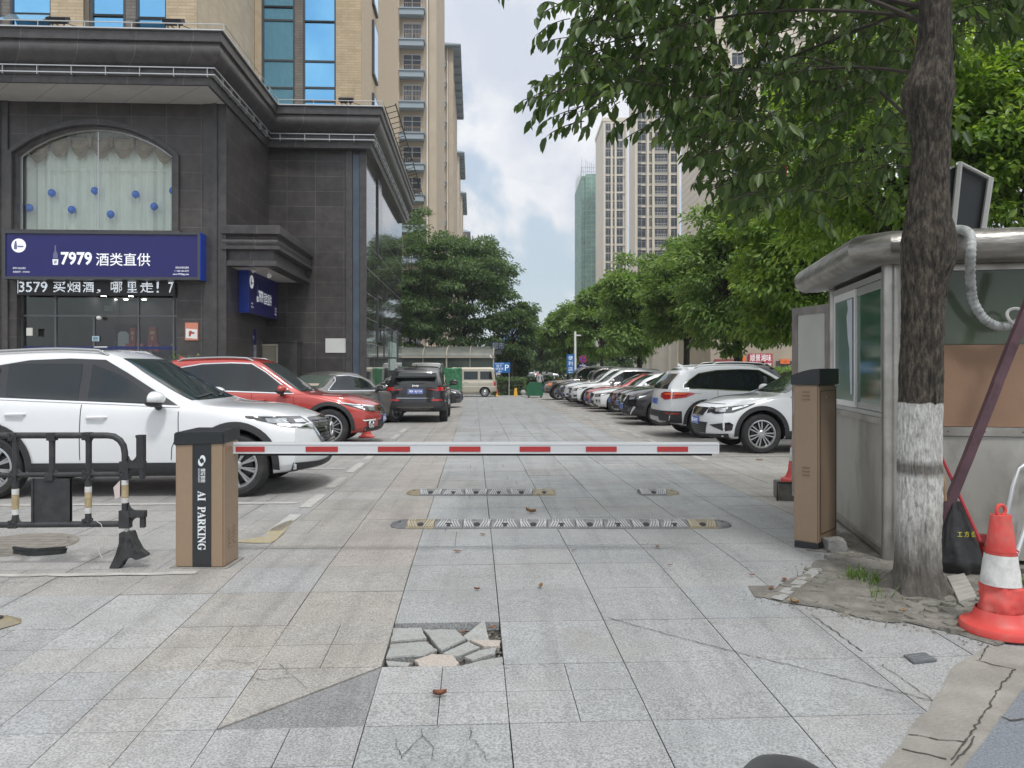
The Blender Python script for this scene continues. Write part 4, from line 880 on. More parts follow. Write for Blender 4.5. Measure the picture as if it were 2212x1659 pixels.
# ------------------------------------------------------------------ far apartment blocks
M_tan = mat("tan_render", (0.42, 0.345, 0.255), 0.85, var=0.12, vscale=0.6); M_tanl = mat("tan_render_light", (0.50, 0.42, 0.32), 0.85, var=0.1, vscale=0.5)
M_brk3 = mat("brown_tiles", (0.30, 0.22, 0.15), 0.8, var=0.2, vscale=2); M_win = mat("far_window", (0.03, 0.04, 0.052), 0.2, var=0.5, vscale=0.7); M_ledge = mat("blue_grey_ledge", (0.30, 0.36, 0.40), 0.6)
M_roofc = mat("grey_blue_roof", (0.22, 0.27, 0.30), 0.6); M_fr2 = mat("pale_frame", (0.5, 0.5, 0.48), 0.6)
def win_mesh(w_, h, mull=1, bars=False, ledge=True, y=0.0):
    p = MB(); p.box(0, w_, -0.02, 0.02, 0, h); pane = p.mesh("pane", M_win)
    f = MB(); t = 0.07
    f.box(-t, w_ + t, -0.08, -0.02, -t, 0); f.box(-t, w_ + t, -0.08, -0.02, h, h + t); f.box(-t, 0, -0.08, -.02, 0, h); f.box(w_, w_ + t, -0.08, -.02, 0, h)
    for k in range(mull): x = w_ * (k + 1) / (mull + 1); f.box(x - .03, x + .03, -0.07, -.021, 0, h)
    f.box(0, w_, -0.065, -.021, h * .7, h * .7 + .05)
    if bars:
        for k in range(int(w_ / 0.14)): x = (k + .5) * .14; f.box(x - .012, x + .012, -0.42, -0.40, -.2, h * .98)
        f.box(0, w_, -.42, -.39, h, h + .04); f.box(0, w_, -.42, -.39, -.22, -.18)
    fm = f.mesh("frame", M_fr2)
    return pane, fm
def put_window(par, proto, loc, rz=0, name="window"):
    a = link(name, proto[1], par, loc, rz); link("pane", proto[0], a); return a
SP = -3.6
def block(i, U0, U1_, Vr, ztop, floors_y, label, front_cols, roof=True):
    t = thing("apartment_block", label, "building", (0, 0, 0), LA, "row of tan apartment blocks on the left")
    b = MB(); b.box(-24, Vr, U0, U1_, -1, ztop); b.obj("wall", M_tan, t)
    b = MB(); b.box(Vr - .55, Vr + 0.12, U0 - .12, U0 + 1.0, -1, ztop); b.box(Vr - 3.7, Vr - 3.45, U0 - .3, U0, -1, ztop)
    b.obj("corner_pier", M_tanl, t)
    b = MB(); b.tube([(Vr - .75, U0 - .2, 0), (Vr - .75, U0 - .2, ztop)], 0.07, 6); b.tube([(Vr - 3.9, U0 - .2, 0), (Vr - 3.9, U0 - .2, ztop)], .07, 6); b.obj("drain_pipe", M_white, t)
    led = MB(); W3 = (2.35, 1.5, 1.4, 1.4, 1)[i]; led.box(0, W3, -1.0, 0.0, 0, 0.55); led.box(-.1, W3 + .1, -1.1, 0.0, 0.55, 0.66); led_m = led.mesh("ledge", M_ledge)
    rl = MB(); rl.box(0, W3, -.9, -.86, .68, .71); rl.box(0, W3, -.9, -.86, 1.15, 1.2)
    for k in range(int(W3 / .2)): rl.box(k * .2, k * .2 + .03, -.9, -.87, .7, 1.16)
    rl_m = rl.mesh("railing", M_brk3); pr = [win_mesh(W3 * .72, 1.7, 1), win_mesh(W3 * .72, 1.7, 1, True)]; sm = win_mesh(1.0, 1.3, 0)
    z = ztop - 1.8; n = 0; rg = random.Random(i); bandb = MB()
    while z > -1 and n < 28:
        for c_ in front_cols:
            link("balcony_ledge", led_m, t, (Vr + c_, U0, z - 1.25)); link("railing", rl_m, t, (Vr + c_, U0, z - 1.25))
            put_window(t, rg.choice((pr[0], pr[0], pr[1])), (Vr + c_ + W3 * .14, U0, z - .5))
        if i: put_window(t, sm, (Vr + .02, U0 + 5, z - .5), R(90))
        z -= 3.02; n += 1
    if roof:
        b = MB(); b.box(-25, Vr + 1.3, U0 - 1.3, U1_ + 1.3, ztop, ztop + .25); b.add([(-25, U0 - 1.3, ztop + .25), (Vr + 1.3, U0 - 1.3, ztop + .25), (Vr + 1.3, U1_ + 1.3, ztop + .25), (-25, U1_ + 1.3, ztop + .25), (-22, U0 + 1.5, ztop + 1.7), (Vr - 1.6, U0 + 1.5, ztop + 1.7), (Vr - 1.6, U1_ - 1.5, ztop + 1.7), (-22, U1_ - 1.5, ztop + 1.7)], [(0, 1, 5, 4), (1, 2, 6, 5), (2, 3, 7, 6), (3, 0, 4, 7), (4, 5, 6, 7)])
        for k in range(10): y = U0 - .8 + k * (U1_ - U0 + 1) / 9; b.box(Vr + .02, Vr + 1.2, y, y + .25, ztop - .4, ztop)
        b.obj("roof", M_roofc, t)
    return t
block(0, 76, 101, -3.85, 66, 0, "tall tan apartment block right behind the dark shop building, with blue grey balcony ledges", (-3.4,), False)
block(1, 118, 150, -3.3, 50.3, 0, "tan apartment block with overhanging eaves, second in the left row", (-2.5,))
block(2, 178, 200, -3.5, 50.8, 0, "third tan apartment block of the left row, its top level with the green net tower", (-2.4,))
block(3, 222, 250, -3.5, 51.5, 0, "fourth tan apartment block of the left row, smaller in the distance", (-2.4,))
block(4, 285, 310, -2.6, 51.5, 0, "farthest tan apartment block, only its top corner above the trees", ())
# right towers
M_cream = mat("cream_wall", (0.64, 0.58, 0.48), 0.85, var=0.08, vscale=.4); M_creamd = mat("cream_band", (0.62, 0.58, 0.50), 0.8); M_panel = mat("grey_panel", (0.10, 0.105, 0.11), 0.6); M_lines = brick_mat("lined_wall", (0.62, 0.56, 0.46), (0.63, 0.57, 0.47), (0.45, 0.40, 0.33), 40, 1.5, 0.10, rough=.85, offset=0, var=.06, bump=0)
def Xat(x, Y): return (x - CX0) * Y / FP
def Zat(y, Y): return CAMZ + (HZ - y) * Y / FP
def hirise(name, label, Y, xl, xr, ytop, cols, fl, sidedepth, wallm, every=1):
    """cols = list of (x0, x1, style)"""
    t = thing("highrise", label, "building", (0, 0, 0), 0); zt_ = Zat(ytop, Y); X0, X1 = Xat(xl, Y), Xat(xr, Y)
    b = MB(); b.box(X0, X1, Y, Y + sidedepth, -1, zt_); b.box(X0 - .3, X1 + .3, Y - .3, Y + sidedepth, zt_, zt_ + 1.2); b.obj("wall", wallm, t)
    n = int((zt_ - 18) / fl); b = MB()
    for k in range(0, n + 4, every): z = zt_ - .9 - k * fl; MB().box(X0 + (X1 - X0) * .12, X1 - .4, Y - .45, Y - .01, z, z + .45).obj("floor_band", M_creamd, t)
    b = MB()
    for x0, x1, st in cols: b.box(Xat(x0, Y) - .8, Xat(x0, Y) - .15, Y - .9, Y - .46, 0, zt_ - 1)
    b.box(X1 - .6, X1, Y - .9, Y - .46, 0, zt_); b.obj("pier", wallm, t)
    for x0, x1, st in cols:
        a, c = Xat(x0, Y), Xat(x1, Y); pr = win_mesh(c - a, fl * (.80 if st != "b" else .74), 1 if st == "w" else 3)
        pb = MB(); pb.box(0, c - a, -.3, -.05, 0, fl * .38); pan = pb.mesh("panel", M_panel if st == "w" else M_fr2)
        for k in range(n):
            z = zt_ - .9 - (k + 1) * fl + .5; w_ = put_window(t, pr, (a, Y - .15, z + (.25 if st != "b" else .4)))
            if st == "b":
                rb = MB()
                if "rb" not in MATS: rb.box(0, c - a, -.5, -.45, 0, .08); rb.box(0, c - a, -.5, -.45, .9, 1.0); [rb.box(q * (c - a) / 6 - .04, q * (c - a) / 6 + .04, -.5, -.45, 0, 1) for q in range(7)]; MATS["rb"] = rb.mesh("railing", M_fr2)
                link("railing", MATS["rb"], w_, (0, 0, -.4))
    return t
hirise("a", "cream high-rise tower right beside the green net tower, paired dark windows", 265, 1303, 1354, 262, [(1308, 1320, "w"), (1323.5, 1328.5, "s"), (1332, 1345, "w")], 3.0, 24, M_cream, 2)
hirise("b", "cream high-rise tower with dark balconies, right of the paired window tower", 215, 1373, 1466, 140, [(1377, 1394, "w"), (1402, 1408, "s"), (1414, 1441, "b"), (1449, 1463, "w")], 3.0, 12, M_cream)
t = hirise("c", "nearest pale high-rise behind the leaves, plain lined wall with a window column", 150, 1545, 1830, -160, [(1580, 1604, "w"), (1640, 1670, "w")], 3.0, 30, M_lines)
t = thing("scaffolded_tower", "unfinished tower wrapped in green safety net with bare scaffold poles on top", "building"); Y = 300
X0, X1 = Xat(1256, Y), Xat(1291, Y); zt_ = Zat(380, Y)
M_net = brick_mat("green_net", (0.14, 0.28, 0.225), (0.18, 0.32, 0.26), (0.28, 0.37, 0.32), 2.2, 1.9, 0.16, rough=.85, offset=0, var=.35, noise_s=.25)
b = MB(); b.box(X0, X1 + 4, Y, Y + 32, -1, zt_); b.box(X0 + 1.5, X1 + 4, Y - 1.0, Y - .01, -1, zt_ + .5); b.obj("net", M_net, t)
rg = random.Random(2); Msc = mat("scaffold_pole", (0.28, 0.34, 0.28), .6)
def pole(a, c, r=.07): MB().tube([a, c], r, 4).obj("scaffold_pole", Msc, t)
for k in range(9): x = X0 + k * (X1 - X0) / 8; h = rg.uniform(2.5, 7); pole((x, Y - .5, zt_), (x + rg.uniform(-.2, .2), Y - .5, zt_ + h))
for k in range(10): y = Y + k * 3; pole((X0, y, zt_), (X0, y, zt_ + rg.uniform(2, 6)))
for z in (1.5, 3.2): pole((X0, Y - .5, zt_ + z), (X1, Y - .5, zt_ + z), .06)
for k in range(5): z = zt_ * (k + .5) / 5.5; pole((X0 + 1.5, Y - 1.1, z), (X1, Y - 1.1, z + 9), .12); pole((X0, Y - 1.1, z), (X1, Y - 1.1, z), .12)
# far blue roofed hall at the end of the street
t = thing("blue_hall", "distant hall with light blue wall at the end of the street between the trees", "building"); Y = 190
b = MB(); b.box(Xat(1085, Y), Xat(1135, Y), Y, Y + 20, -1, Zat(712, Y)); b.obj("wall", mat("sky_blue_panel", (0.18, 0.36, 0.62), .6, var=.1, vscale=.3), t); b = MB(); b.box(Xat(1084, Y), Xat(1136, Y), Y - .5, Y - .01, Zat(722, Y), Zat(718, Y)); b.obj("white_band", M_white, t)
# shop row far right behind the trees
t = thing("shop_row", "pale shop building behind the right tree row", "building"); Y = 62
b = MB(); b.box(Xat(1535, Y), Xat(1790, Y), Y, Y + 12, -1, 4.6); b.obj("wall", mat("pale_tile_wall", (0.36, 0.31, 0.24), .8, var=.1, vscale=1), t)
for x0, x1 in ((1562, 1606), (1676, 1720)): MB().box(Xat(x0, Y), Xat(x1, Y), Y - .1, Y - .01, -.3, 2.0).obj("shop_window", mat("dark_opening", (0.05, 0.045, 0.05), .5), t)
def board(x0, x1, y0, y1, Y, m, label, txt=None, tm=None, nm="shop_board"):
    b = MB(); W_ = Xat(x1, Y) - Xat(x0, Y); H = Zat(y0, Y) - Zat(y1, Y); o = thing(nm, label, "sign", (Xat(x0, Y), Y, Zat(y1, Y)))
    b.box(0, W_, 0, .15, 0, H); b.obj("panel", m, o)
    if txt:
        for s_, a, c, e, f in txt: letters(s_, W_ * a, W_ * c, H * e, H * f, -.02, tm or M_letter, o)
    return o
Mred = mat("red_board", (0.40, 0.03, 0.045), .5); Mor = mat("orange_board", (0.75, 0.17, 0.03), .5)
board(1617, 1669, 764, 793, 61.8, Mred, "red shop board with white characters seen over the white car", [("顺景湘味", .06, .94, .42, .95), ("餐饮", .05, .4, .08, .32), ("海鲜", .6, .95, .08, .32)])
board(1686, 1706, 776, 786, 61.8, Mor, "small orange shop board right of the red board", [("·店·", .2, .8, .3, .7)], Mred)
board(1544, 1588, 776, 794, 61.8, mat("dull_red_board", (0.25, 0.05, 0.05), .6), "dull red board left of the tree trunk behind the cars")
board(1603, 1611, 769, 783, 61.7, Mor, "narrow orange board on the shop wall left of the red board")
t = thing("warning_triangle", "small yellow warning triangle sign behind the parked cars", "sign", (Xat(1421, 58), 58, gw(7, 58))); h = Zat(797, 58) - t.location.z
b = MB(); b.tube([(0, 0, 0), (0, 0, h)], .03, 6); b.obj("post", M_alu, t); b = MB(); b.prism([(-.28, h - .45), (.28, h - .45), (0, h + .05)], -.06, -.03); b.obj("plate", mat("warn_yellow", (.7, .42, .03), .5), t); b = MB(); b.prism([(-.08, h - .36), (.08, h - .36), (0, h - .12)], -.07, -.062); b.obj("mark", M_black, t)

# ------------------------------------------------------------------ cars (local: +x forward, z up, origin on the ground under the centre)
M_tyre = mat("tyre_rubber", (0.022, 0.022, 0.023), 0.8, bump=0.2, bscale=60, dirt=(0.07, 0.065, 0.058), dscale=5, damt=0.5)
M_rim = mat("alloy_rim", (0.50, 0.51, 0.52), 0.3, 0.9); M_rimd = mat("dark_rim", (0.05, 0.05, 0.055), 0.35, 0.6)
M_plast = mat("car_black_plastic", (0.028, 0.029, 0.031), 0.6, var=0.15, vscale=8); M_gblk = mat("gloss_black", (0.012, 0.012, 0.013), 0.12, coat=0.6)
M_cglass = mat("car_glass", (0.014, 0.020, 0.022), 0.02, spec=0.7, bump=0.02, bscale=2.5); M_wsh = mat("windscreen_glass", (0.030, 0.045, 0.046), 0.03, spec=0.7)
M_cgreen = mat("green_car_glass", (0.11, 0.20, 0.18), 0.05, spec=0.8)
M_chrome = mat("chrome", (0.75, 0.76, 0.78), 0.12, 1.0); M_lamp = mat("headlamp", (0.42, 0.44, 0.47), 0.08, 0.55, coat=1); M_lampd = mat("lamp_inner", (0.03, 0.032, 0.036), 0.15, 0.2, coat=1)
M_tail = mat("tail_lamp", (0.42, 0.02, 0.02), 0.1, coat=1.0); M_tailo = mat("tail_lamp_orange", (0.75, 0.16, 0.03), 0.12, coat=1); M_plate = mat("plate_blue", (0.035, 0.10, 0.42), 0.4); M_well = mat("wheel_well", (0.012, 0.012, 0.012), 0.95)
M_seam = mat("panel_gap", (0.012, 0.012, 0.013), 0.7); M_silv = mat("silver_trim", (0.42, 0.43, 0.44), 0.35, 0.7)
def paint(name, col, metal=0.0, rough=0.32):
    return mat("paint_" + name, col, rough, metal, coat=1.0)
def lerp(a, b, t): return a + (b - a) * t
def interp(tab, x):                     # smooth monotone interpolation through (x, y) pairs, x ascending
    n = len(tab)
    if x <= tab[0][0]: return tab[0][1]
    if x >= tab[-1][0]: return tab[-1][1]
    for i in range(n - 1):
        if tab[i][0] <= x <= tab[i + 1][0]: break
    def sl(k): return (tab[k + 1][1] - tab[k][1]) / (tab[k + 1][0] - tab[k][0])
    def tan(k):
        if k == 0: return sl(0)
        if k == n - 1: return sl(n - 2)
        a, b = sl(k - 1), sl(k)
        return 0 if a * b <= 0 else 2 * a * b / (a + b)
    h = tab[i + 1][0] - tab[i][0]; t = (x - tab[i][0]) / h; m0, m1 = tan(i) * h, tan(i + 1) * h
    return (2*t**3-3*t*t+1) * tab[i][1] + (t**3-2*t*t+t) * m0 + (-2*t**3+3*t*t) * tab[i + 1][1] + (t**3-t*t) * m1
def body_mesh(S):
    L, W = S["L"], S["W"]; hf, hr = L / 2, -L / 2
    sec_n = 30; rings = []; xs = []
    x = hr
    while x < hf - 1e-6: xs.append(x); x += 0.035 if (abs(x - hr) < .4 or abs(x - hf) < .5) else 0.075
    xs.append(hf)
    def sect(x):
        zb = interp(S["zb"], x); zs = interp(S["belt"], x); zt = interp(S["top"], x); hw = W / 2 * interp(S.get("plan", [(hr, .93), (hr + .6, 1), (hf - .8, 1), (hf, .90)]), x)
        rw = interp(S["roofw"], x) * W / 2
        g = max(0.0, zt - zs); cr = min(0.05, g * .4)
        pts = [(0, zb), (hw * .55, zb), (hw * .88, zb + .01), (hw * .962, zb + .07), (hw * .985, zb + .22 * (zs - zb)), (hw, zb + .5 * (zs - zb)), (hw * .992, zb + .72 * (zs - zb)), (hw * .975, zb + .9 * (zs - zb)), (hw * .945, zs)]
        e = hw * .925
        pts += [(lerp(e, rw, .12), zs + g * .12), (lerp(e, rw, .5), zs + g * .5), (lerp(e, rw, .85), zs + g * .86), (rw * .96, zt - cr * .55), (rw * .86, zt - cr * .1), (rw * .5, zt + .012), (0, zt + .02)]
        # resample
        P_ = [Vector((a, b)) for a, b in pts]; out = []
        d = [0]
        for a, b in zip(P_[:-1], P_[1:]): d.append(d[-1] + max(1e-4, (b - a).length))
        for i in range(len(P_) - 1):
            p0, p1, p2, p3 = P_[max(i - 1, 0)], P_[i], P_[i + 1], P_[min(i + 2, len(P_) - 1)]
            for k in range(3):
                t = k / 3; out.append(0.5 * ((2 * p1) + (p2 - p0) * t + (2 * p0 - 5 * p1 + 4 * p2 - p3) * t * t + (3 * p1 - p0 - 3 * p2 + p3) * t ** 3))
        out.append(P_[-1]); out[0] = Vector((0, zb)); return out
    def warp(x, y, z):
        u = max(0.0, (x - (hf - .85)) / .85); u = u * u * (3 - 2 * u); v = max(0.0, ((hr + .75) - x) / .75); v = v * v * (3 - 2 * v)
        r = min(1, abs(y) / (W / 2))
        dx = -u * (interp(S["nose"], z) + S.get("bowf", .34) * r ** 2.6) + v * (interp(S["tail"], z) + S.get("bowr", .2) * r ** 3)
        return Vector((x + dx, y, z))
    vs, fs = [], []; prev = None
    secs = [sect(x) for x in xs]; n = len(secs[0]); M_ = 2 * n - 2
    for x, sc_ in zip(xs, secs):
        ring = [warp(x, p.x, p.y) for p in sc_] + [warp(x, -p.x, p.y) for p in sc_[-2:0:-1]]; vs += ring
    for i in range(len(xs) - 1):
        for k in range(M_): a, b = i * M_ + k, i * M_ + (k + 1) % M_; fs.append((a, b, b + M_, a + M_))
    for end, base, x in ((0, 0, xs[0]), (1, (len(xs) - 1) * M_, xs[-1])):
        sc_ = secs[-1] if end else secs[0]
        # cap : horizontal strips between the two sides
        idx = {}; R_ = [base + k for k in range(n)]; Lf = [base + (M_ - k) % M_ for k in range(n)]
        NN = 9
        grid = []
        for k in range(1, n - 1):
            row = [R_[k]]
            for j in range(1, NN):
                y = sc_[k].x * (1 - 2 * j / NN); vs.append(warp(x, y, sc_[k].y)); row.append(len(vs) - 1)
            row.append(Lf[k]); grid.append(row)
        for r0, r1 in zip(grid[:-1], grid[1:]):
            for j in range(NN):
                q = (r0[j], r0[j + 1], r1[j + 1], r1[j]); fs.append(q if end else tuple(reversed(q)))
        for row, mid, top in ((grid[0], R_[0], False), (grid[-1], R_[n - 1], True)):
            for j in range(NN):
                q = (row[j], row[j + 1], mid); 
                fs.append(q)
    me = bpy.data.meshes.new("body"); me.from_pydata([v[:] for v in vs], [], fs)
    bm = bmesh.new(); bm.from_mesh(me); bmesh.ops.recalc_face_normals(bm, faces=bm.faces); bm.to_mesh(me); bm.free()
    return me
def patch(bv, poly, org, ex, ey, dirn, off=0.004, step=0.05, name="patch", m=None, cyl=None, thick=0.0):
    """clip a 2-D outline, cut it to a fine grid and lay it on the body. planar: ray along dirn; cyl=(centre, sign): poly = (angle deg, z)"""
    bm = bmesh.new(); P3 = [Vector((p[0], p[1], 0)) for p in poly]; vs = [bm.verts.new(p) for p in P3]
    for t in tessellate_polygon([P3]):
        try: bm.faces.new([vs[i] for i in t])
        except ValueError: pass
    sx = step if cyl is None else 4.0
    for ax, st in ((0, sx), (1, step)):
        lo, hi = min(p[ax] for p in P3), max(p[ax] for p in P3); c = lo + st
        while c < hi - 1e-5:
            co = Vector((c, 0, 0)) if ax == 0 else Vector((0, c, 0)); no = Vector((1, 0, 0)) if ax == 0 else Vector((0, 1, 0))
            bmesh.ops.bisect_plane(bm, geom=bm.verts[:] + bm.edges[:] + bm.faces[:], plane_co=co, plane_no=no, dist=1e-6); c += st
    bad = []
    for v in bm.verts:
        if cyl is None: o = org + ex * v.co.x + ey * v.co.y; d = dirn
        else:
            c, s = cyl; a = R(v.co.x); d = Vector((-s * math.cos(a), -math.sin(a), 0)); o = Vector((c[0], c[1], v.co.y)) - d * 4
        h = bv.ray_cast(o, d)
        if h[0] is None:
            h = bv.find_nearest(o + d * 4)
        v.co = h[0] - d * off * 0.3 + h[1].normalized() * (off * 0.7) * (1 if h[1].dot(d) < 0 else -1)
    me = bpy.data.meshes.new(name); bm.to_mesh(me); bm.free(); me.materials.append(m)
    for p in me.polygons: p.use_smooth = True
    return me
def wheel_meshes(r, w_, style):
    key = ("wheel", round(r, 2), style)
    if key in TX: return TX[key]
    rr = r * 0.70
    t = MB(); prof = [(rr, -w_ / 2 + .02), (rr + .02, -w_ / 2), (r - .04, -w_ / 2), (r - .01, -w_ / 2 + .025), (r, -w_ / 2 + .05), (r, w_ / 2 - .05), (r - .01, w_ / 2 - .025), (r - .04, w_ / 2), (rr + .02, w_ / 2), (rr, w_ / 2 - .02)]
    t.lathe(prof, 40, axis="y"); tm = t.mesh("tyre", M_tyre, True)
    b = MB(); b.lathe([(rr, -w_ / 2 + .02), (rr - .02, -w_ / 2 + .015), (rr - .035, -w_ / 2 + .04), (rr - .03, w_ / 2 - .03), (rr, w_ / 2 - .02)], 36, axis="y")
    yb = -w_ / 2 + .03; spokes = {"s5": 5, "s10": 10, "s6": 6, "s7": 7, "steel": 0}[style]
    b.lathe([(.001, yb - .005), (.045, yb - .005), (.07, yb + .01), (.075, yb + .05)], 20, axis="y")
    for k in range(spokes):
        a = 2 * PI * k / spokes; M_ = Matrix.Rotation(-a, 4, "Y"); wd = {5: .042, 6: .05, 7: .030, 10: .016}[spokes]
        if spokes in (5, 7):
            for s in (-1, 1): b.prism([(.05, s * .012 - .008), (.05, s * .012 + .010), (rr - .02, s * wd * 1.15 + .012), (rr - .02, s * wd * 1.15 - .012)], yb + .005, yb + .03, M_)
        else:
            b.prism([(.05, -wd * .7), (.05, wd * .7), (rr - .02, wd), (rr - .02, -wd)], yb + .005, yb + .03, M_)
            if spokes == 10: b.prism([(.06, -.006), (.06, .006), (rr - .02, wd * 2.3 + .008), (rr - .02, wd * 2.3 - .008)], yb + .008, yb + .028, M_)
    if style == "steel": b.lathe([(.07, yb + .01), (rr * .55, yb - .006), (rr * .72, yb + .02), (rr - .03, yb + .03)], 30, axis="y")
    rm = b.mesh("rim", M_rim, False)
    d = MB(); d.lathe([(.001, w_ / 2 - .07), (rr - .03, w_ / 2 - .07)], 24, axis="y"); d.lathe([(.05, yb + .06), (rr * .72, yb + .06), (rr * .72, yb + .075), (.05, yb + .075)], 24, axis="y"); dm = d.mesh("brake_disc", M_rimd)
    TX[key] = (tm, rm, dm); return TX[key]
def make_car(name, label, cat, S, pmat, loc, rotz, group=None, lod=0):
    """lod 0 = near (all details), 1 = far"""
    t = thing(name, label, cat, loc, rotz, group); L, W = S["L"], S["W"]; hf, hr = L / 2, -L / 2; wr = S["wr"]; fx = hf - S["fo"]; rx = fx - S["wb"]
    key = ("body", id(S))
    if key not in TX:
        me = body_mesh(S); bv = BVHTree.FromPolygons([v.co[:] for v in me.vertices], [tuple(p.vertices) for p in me.polygons])
        cut = MB()
        for x in (fx, rx):
            for s in (-1, 1):
                y0, y1 = (W / 2 - .30, W / 2 + .3) if s > 0 else (-W / 2 - .3, -W / 2 + .30)
                cut.lathe([(wr + .055, y0), (wr + .055, y1)], 32, Matrix.Translation((x, 0, wr + .015)), axis="y", cap=True)
        oc = cut.obj("cutter", M_well); ob = link("bodytmp", me)
        me.materials.append(pmat); me.materials.append(M_well)
        bmc = bmesh.new(); bmc.from_mesh(oc.data); bmesh.ops.recalc_face_normals(bmc, faces=bmc.faces); bmc.to_mesh(oc.data); bmc.free()
        md = ob.modifiers.new("b", "BOOLEAN"); md.operation = "DIFFERENCE"; md.object = oc; md.solver = "EXACT"; md.material_mode = "TRANSFER"
        bpy.context.view_layer.update(); m2 = bpy.data.meshes.new_from_object(ob.evaluated_get(bpy.context.evaluated_depsgraph_get()))
        bpy.data.objects.remove(ob); bpy.data.objects.remove(oc)
        smooth_mesh(m2, 38); TX[key] = (m2, bv)
    m2, bv = TX[key]; mb = m2.copy()
    for i, mm in enumerate(mb.materials):
        if mm and mm.name.startswith("paint_"): mb.materials[i] = pmat
    body = link("body", mb, t)
    X, Y_, Z = Vector((1, 0, 0)), Vector((0, 1, 0)), Vector((0, 0, 1))
    def side(nm, poly, m, off=.004, par=t, s_=None, step=.05):
        for s in ((1, -1) if s_ is None else (s_,)): link(nm, patch(bv, poly, Vector((0, 3 * s, 0)), X, Z, Vector((0, -s, 0)), off, step, nm, m), par)
    def front(nm, poly, m, off=.004, par=t, sgn=1): return link(nm, patch(bv, poly, Vector((5 * sgn, 0, 0)), Y_, Z, Vector((-sgn, 0, 0)), off, .05, nm, m), par)
    def ang(y, back): return math.degrees(math.atan2(y, .9 - back))
    def wrap(nm, pts, m, off=.005, par=t, end=1, mirror=True, step=.04):
        """pts = (y, back, z): lateral distance, distance back from the bumper tip, height"""
        out = []
        c = (hf - .9, 0) if end > 0 else (hr + .9, 0)
        for q in ((1, -1) if mirror else (1,)):
            poly = [(ang(y, bk) * q, z) for y, bk, z in pts]
            if end < 0: poly = [(-a, z) for a, z in poly]
            out.append(link(nm, patch(bv, poly, None, None, None, None, off, step, nm, m, cyl=(c, end)), par))
        return out
    # glass
    dlo = S["dlo"]
    if dlo:
        side("window_frame", [(x, z) for x, z in S["dlo_o"]], S.get("dlo_m", M_gblk), .003)
        for q in dlo: side("side_window", q, S.get("glass", M_cglass), .007)
    ws = S["ws"]; front("windscreen", [(-ws[0], ws[1]), (ws[0], ws[1]), (ws[2] + .04, (ws[1] + ws[3]) / 2 + .1), (ws[2], ws[3]), (-ws[2], ws[3]), (-ws[2] - .04, (ws[1] + ws[3]) / 2 + .1)], S.get("ws_m", M_wsh), .006)
    rwn = S["rw"]; front("rear_window", [(-rwn[0], rwn[1]), (rwn[0], rwn[1]), (rwn[2], rwn[3]), (-rwn[2], rwn[3])], S.get("rw_m", M_cglass), .006, sgn=-1)
    # wheels
    tm, rm, dm = wheel_meshes(wr, .235, S.get("rim", "s5"))
    for x in (fx, rx):
        for s in (-1, 1):
            w_ = thing("wheel", None, None); w_.parent = t; w_.location = (x, s * (W / 2 - .135), wr); w_.rotation_euler = (0, S.get("spin", .3), 0 if s < 0 else PI)
            link("tyre", tm, w_); link("rim", rm, w_); link("brake_disc", dm, w_)
    # arches / sills
    if S.get("clad"):
        for x in (fx, rx):
            for s in (1, -1):
                a0, a1 = R(-8), R(188); ro, ri = wr + .125, wr + .05; nA = 22
                out = [(x + ro * math.cos(a0 + (a1 - a0) * k / nA), wr + .015 + ro * math.sin(a0 + (a1 - a0) * k / nA)) for k in range(nA + 1)]
                inn = [(x + ri * math.cos(a1 + (a0 - a1) * k / nA), wr + .015 + ri * math.sin(a1 + (a0 - a1) * k / nA)) for k in range(nA + 1)]
                side("wheel_arch", out + inn, S.get("clad_m", M_plast), .014, s_=s)
        zb0 = S["zb"][len(S["zb"]) // 2][1]
        side("sill", [(rx + wr + .05, zb0 + .02), (fx - wr - .05, zb0 + .02), (fx - wr - .10, zb0 + .17), (rx + wr + .10, zb0 + .17)], S.get("clad_m", M_plast), .012)
    for nm, poly, m, off, end in S["wraps"]:
        wrap(nm, poly, m, off, end=end, mirror=all(p[0] >= 0 for p in poly))
    if lod == 0 or S.get("seams_always"):
        for pl in S.get("seams", []):
            for a, b in zip(pl[:-1], pl[1:]):
                d = Vector((b[0] - a[0], b[1] - a[1])).normalized(); nrm = Vector((-d.y, d.x)) * .0045
                side("door_seam", [(a[0] - nrm.x, a[1] - nrm.y), (b[0] - nrm.x, b[1] - nrm.y), (b[0] + nrm.x, b[1] + nrm.y), (a[0] + nrm.x, a[1] + nrm.y)], M_seam, .0025)
        for pl in S.get("chrome", []):
            for a, b in zip(pl[:-1], pl[1:]):
                d = Vector((b[0] - a[0], b[1] - a[1])).normalized(); nrm = Vector((-d.y, d.x)) * .010; a2, b2 = Vector(a) - d * .004, Vector(b) + d * .004
                side("window_trim", [(a2.x - nrm.x, a2.y - nrm.y), (b2.x - nrm.x, b2.y - nrm.y), (b2.x + nrm.x, b2.y + nrm.y), (a2.x + nrm.x, a2.y + nrm.y)], M_chrome, .009)
    def surf(x, z, s): h = bv.ray_cast(Vector((x, 3 * s, z)), Vector((0, -s, 0))); return h[0] if h[0] is not None else Vector((x, s * W / 2, z))
    for hx, hz in S.get("handles", []):
        for s in (1, -1):
            p = surf(hx, hz, s); b = MB(); b.tube([p + Vector((-.11, s * .005, 0)), p + Vector((-.09, s * .03, .003)), p + Vector((.08, s * .034, .006)), p + Vector((.11, s * .006, .005))], [.012, .017, .017, .012], 8); b.obj("door_handle", S.get("handle_m", pmat), t, True)
